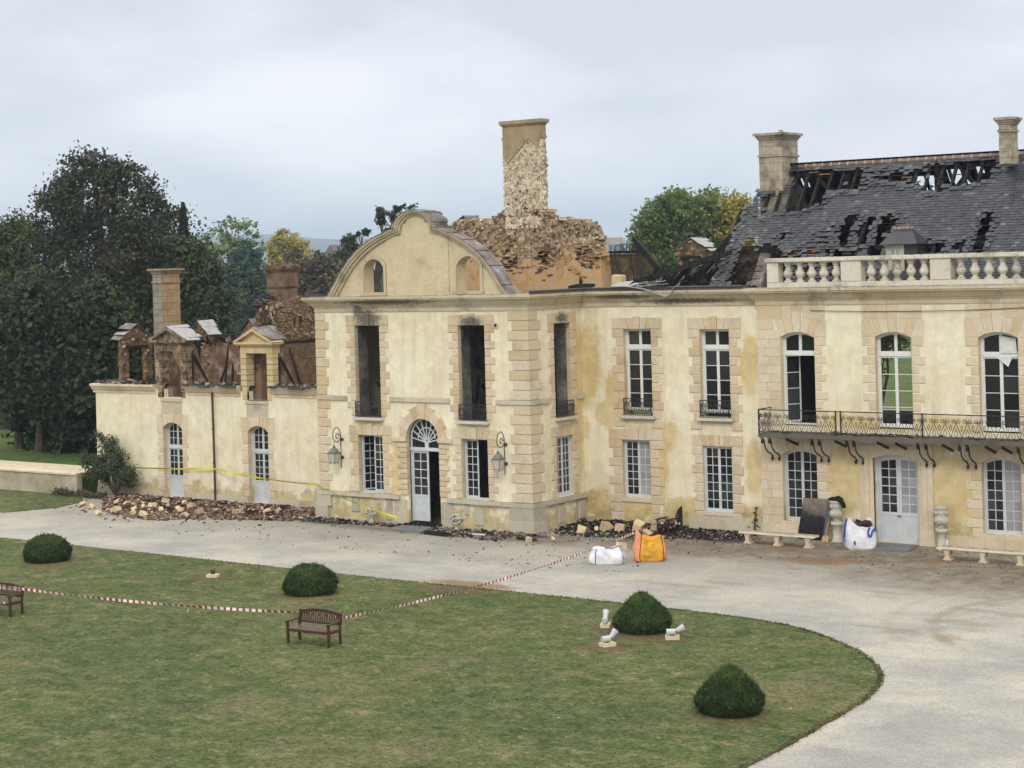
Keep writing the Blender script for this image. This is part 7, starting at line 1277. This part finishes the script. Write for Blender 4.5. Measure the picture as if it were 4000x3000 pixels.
for q_ in ((-86.4, 100, 12.6), (-84.7, 99.5, 13.2), (-82.9, 100.2, 14.2), (-81.7, 100, 14.6), (-80.6, 99.8, 14.5), (-82.2, 100.5, 13.0), (-85.4, 100.4, 12.3)): v = Vector(q_)-o_; b.tube([o_, o_+v*.3+Vector((0, 0, .2)), o_+v*.62], [.22, .16, .10], 6, .5); grow(o_+v*.62, v.normalized(), v.length*.18, .08, 3)
b.build('trunk', 'bark', t); bl_ = [(p.x, p.y, p.z, .24, .24, .18) for p in tips[::2] if p.z < 15.5]; V, F, T = leaves(bl_, 4200, .10, .26, .1, seed=13); fast('crown', V, F, T, 'leaf_oak', t)
# tree seen through the hole in the slate roof
tree('garden_tree', 'small green tree glimpsed through the gap in the slate roof', [(-38.55, 95, 13.75, .8, .7, .8), (-38.6, 95, 12.2, 1.5, 1.2, 1.4), (-38.6, 95, 10, 1.8, 1.5, 1.6)], 4000, .12, 'leaf_lime', (-38.6, 95, 0), .25, seed=14)
tree('garden_tree', 'dark tree crown seen through the green upper window of the main block', [(-35.9, 80.5, 6.9, 1.0, .9, .8), (-36.6, 80.5, 6.0, .6, .6, .9), (-35.6, 80.5, 8.2, 1.6, 1.3, 1.2)], 5000, .12, 'leaf_dark', (-36.6, 81, 0), .2, seed=17)
# dark understorey behind the low wing's end
blob_ = [(x, 67.2+R.uniform(-1, 1), 1.6+R.uniform(.6, 2.6), 1.7, 1.3, 2.6) for x in np.arange(-82.3, -70.5, 1.1)]+[(x, 84, 3+R.uniform(.6, 2.2), 2.2, 1.6, 3.4) for x in np.arange(-112, -92, 2.0)]; V, F, T = leaves(blob_, 42000, .2, .9, .3, seed=15); o = fast('understorey', V, F, np.clip(T*.6, 0, 1), 'leaf_left'); tag(o, 'dark undergrowth below the big trees behind the garden wall', 'undergrowth', None, 'stuff')
for i, (x, y) in enumerate(((-82.6, 66.8), (-79.6, 65.8), (-77.0, 67.2), (-74.6, 66.4))):
    tree('woodland_tree', ('slim trunked tree of the dark row at the left edge', 'pale grey trunk of the dark row left of the low wing', 'dark leafy tree of the row close behind the garden wall', 'dark leafy tree half hidden by the corner of the low wing')[i], [(x, y, 6.5, 2.6, 2.2, 2.6), (x+.8, y, 4.6, 2.2, 2, 1.6), (x-1, y, 8.6, 2, 1.8, 2)], 11000, .18, 'leaf_left', (x, y, 1.0), .22, seed=20+i)
# clipped yew balls
def yewball(label, cx, cy, rx, ry, h, peak, n, seed, lump=0.):
    t = thing('topiary_bush', label, 'bush', (cx, cy, .04), 'clipped yew balls on the lawn'); r = np.random.default_rng(seed)
    def rad(f):   # profile radius at height fraction f
        f = np.asarray(f); dome = np.where(f < .30, .86+.14*np.sin(f/.30*math.pi/2), np.sqrt(np.clip(1-((f-.30)/.70)**2.0, 0, 1))); cone = np.where(f < .30, .86+.14*np.sin(f/.30*math.pi/2), np.clip((1-(f-.30)/.70), 0, 1)**.80); return dome*(1-peak)+cone*peak
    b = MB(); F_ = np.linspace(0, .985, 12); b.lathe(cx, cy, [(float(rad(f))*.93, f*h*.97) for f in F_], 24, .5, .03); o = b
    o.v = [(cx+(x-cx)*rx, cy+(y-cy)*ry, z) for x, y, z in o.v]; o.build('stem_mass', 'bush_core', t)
    f = r.random(n)**1.05; a = r.random(n)*6.283; lum = 1+lump*(np.sin(3*a+seed)*.5+np.sin(5*a+7*f+seed)*.5)+r.normal(0, .034, n); R_0 = rad(f)*lum*(1+.035*np.sin(6*a+9*f+seed)*np.sin(14*f+3*a)); P = np.stack([cx+R_0*rx*np.cos(a), cy+R_0*ry*np.sin(a), .05+f*h*(1+lump*.6*np.sin(2*a+seed))+r.normal(0, .012, n)], 1)
    slope = np.gradient(rad(np.linspace(0, 1, 200)), 1/199.); sl = np.interp(f, np.linspace(0, 1, 200), slope); nn = np.stack([np.cos(a), np.sin(a), np.clip(-sl*rx/h, -1, 4)], 1); nn /= np.linalg.norm(nn, axis=1)[:, None]
    d = nn*.5+np.array([0, 0, .7])+r.normal(0, .45, (n, 3)); d /= np.linalg.norm(d, axis=1)[:, None]; s_ = (.05*r.uniform(.6, 1.4, n))[:, None]; w = np.cross(d, nn); w /= np.linalg.norm(w, axis=1)[:, None]+1e-9; tuft = np.where(r.random(n) < .05, 2.2, 1.)[:, None]
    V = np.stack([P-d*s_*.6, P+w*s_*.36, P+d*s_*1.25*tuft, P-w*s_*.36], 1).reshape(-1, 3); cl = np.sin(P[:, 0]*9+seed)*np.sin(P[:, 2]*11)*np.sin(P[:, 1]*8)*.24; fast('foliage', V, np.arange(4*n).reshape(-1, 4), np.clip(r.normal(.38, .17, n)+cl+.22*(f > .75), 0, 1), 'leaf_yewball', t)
yewball('low rounded yew ball far left beside the court edge', -54.1, 44.95, .88, .82, .92, .05, 13000, 31, .03); yewball('two humped rounded yew ball behind the lone garden bench', -40.4, 44.5, .88, .82, .90, .12, 15000, 32, .07); yewball('peaked yew bush ringed by grey spotlights', -27.5, 44.5, .81, .79, 1.04, .74, 17000, 33, .03); yewball('peaked yew bush nearest the camera, right of the others', -20.8, 37.5, .78, .77, 1.02, .70, 22000, 34, .02)
# loose shrub at the corner of the low wing
t = thing('wall_shrub', 'loose grey green shrub leaning against the corner of the low wing', 'shrub', (-66.7, 59.7, 0)); b = MB(); R = random.Random(8); bl_ = []
for k in range(15): a = R.uniform(-1.0, 1.0); L = R.uniform(1.3, 3.1) if abs(a) < .5 else R.uniform(1.2, 2.2); e = (-66.7+math.sin(a)*L*1.05, 59.5+R.uniform(-.6, .3), .3+math.cos(a)*L); m_ = (-66.7+(e[0]+66.7)*.4, 59.6, e[2]*.55); b.tube([(-66.7, 59.7, 0), m_, e], [.05, .035, .012], 5, .5); bl_ += [(e[0], e[1], e[2]-.15, .3, .25, .38), (m_[0]*.4+e[0]*.6, m_[1], m_[2]*.4+e[2]*.6, .36, .3, .4)]
b.build('stems', 'bark', t); V, F, T = leaves(bl_, 6500, .065, .36, .2, seed=16); fast('foliage', V, F, T, 'leaf_shrub', t)
V, F, T = leaves([(-69.5+.5*k, 58.7, .15, .5, .35, .25) for k in range(7)], 1500, .06, .3, .2, seed=18); tag(fast('bramble', V, F, T, 'leaf_brown'), 'low dry brambles along the foot of the garden wall', 'brambles', None, 'stuff')
X, Y = pts_in(LAWN, 230, -50, -19, 33, 47.5); n = len(X); a = r.random(n)*6.28 if False else rng.random(n)*6.28; s_ = rng.uniform(.03, .06, n); V = np.stack([np.stack([X+np.cos(a+k)*s_, Y+np.sin(a+k)*s_*.7, np.full(n, .068)+rng.uniform(0, .02, n)], 1) for k in (0, 1.57, 3.14, 4.71)], 1).reshape(-1, 3); tag(fast('fallen_leaves', V, np.arange(4*n).reshape(-1, 4), rng.random(n), 'leaf_yellow'), 'small fallen yellow leaves scattered over the lawn', 'leaves', None, 'stuff')
# ------------------------------------------------------------------ far country: woods, houses, water tower, air
r = np.random.default_rng(40); bl_ = []
for Y0, n_, hh_ in ((235, 60, 8.5), (300, 70, 9.5), (380, 80, 10.5), (480, 90, 11.5), (620, 90, 13)):
    xs = r.uniform(-1.35*Y0-60, .05*Y0, n_); bl_ += [(x, Y0+r.uniform(-25, 25), h_*.5, r.uniform(5, 10)*(Y0/300)**.5, 4., h_*.5) for x, h_ in zip(xs, hh_*r.uniform(.6, 1.12, n_))]
V, F, T = leaves(bl_, 60000, .75, 2.6, .6, seed=41); tag(fast('far_woods', V, F, np.clip(T+r.normal(0, .1, len(T)), 0, 1), 'leaf_teal'), 'hazy woods and hedgerows in the distance', 'woods', None, 'stuff')
V, F, T = leaves([(x, y, h_*.5, w_, 6, h_*.6) for x, y, h_, w_ in zip(r.uniform(-1500, 0, 120), r.uniform(800, 1300, 120), r.uniform(9, 16, 120), r.uniform(15, 40, 120))], 40000, 2.0, 6, .5, seed=42); tag(fast('distant_woods', V, F, T, 'leaf_teal'), 'blue hazy woodland below the far hills', 'woods', None, 'stuff')
def house(lb, x, y, z, w_):
    t = thing('far_house', lb, 'house', (x, y, z), 'far white houses'); b = MB(); b.box(x, x+w_, y, y+6, z, z+3.4, .5); b.prism; b.build('wall', 'house_white', t); b = MB(front(y)); b.prism([(x-.4, z+3.4), (x+w_+.4, z+3.4), (x+w_/2, z+6.2)], -.3, 6.3, .5); b.build('roof', 'house_roof', t)
    b = MB(front(y))
    for k in range(2): b.box(x+w_*(.22+.42*k), x+w_*(.36+.42*k), -.06, .02, z+1.0, z+2.2, .3)
    b.build('window', 'glass', t)
house('white house among the far trees, left of the pair', -243.5, 275, 9.3, 4.0); house('white house among the far trees, right of the pair', -238, 275, 9.2, 4.0)
b = MB(); b.slab([(-256, 262), (-226, 262), (-222, 300), (-260, 300)], 0, 9.25, .5); tag(b.build('rise', 'field'), kind='structure')
t = thing('water_tower', 'far concrete water tower hazy in front of the hill', 'tower', (-568.2, 900, 0)); MB().lathe(-568.2, 900, [(2.6, 0), (2.2, 8), (2.2, 17.5)], 14, .5).build('shaft', 'tower_concrete', t); b = MB(); b.lathe(-568.2, 900, [(2.3, 17.2), (4.4, 20), (4.6, 23.4), (4.8, 23.6), (4.7, 24.2), (2, 25)], 16, .5); b.build('tank', 'tower_concrete', t)
# air: even haze round camera and scene
q = bpy.data.materials.new('haze'); q.use_nodes = True; n_ = q.node_tree; n_.nodes.clear(); o_ = n_.nodes.new('ShaderNodeOutputMaterial'); v_ = n_.nodes.new('ShaderNodeVolumePrincipled'); v_.inputs['Color'].default_value = (.68, .83, 1.0, 1); v_.inputs['Density'].default_value = HAZE; v_.inputs['Anisotropy'].default_value = .2; n_.links.new(v_.outputs[0], o_.inputs['Volume']); MT['haze'] = q
b = MB(); b.box(-6900, 4400, -200, 4600, -1, 140, .5); h_ = b.build('haze', 'haze'); tag(h_, kind='stuff')
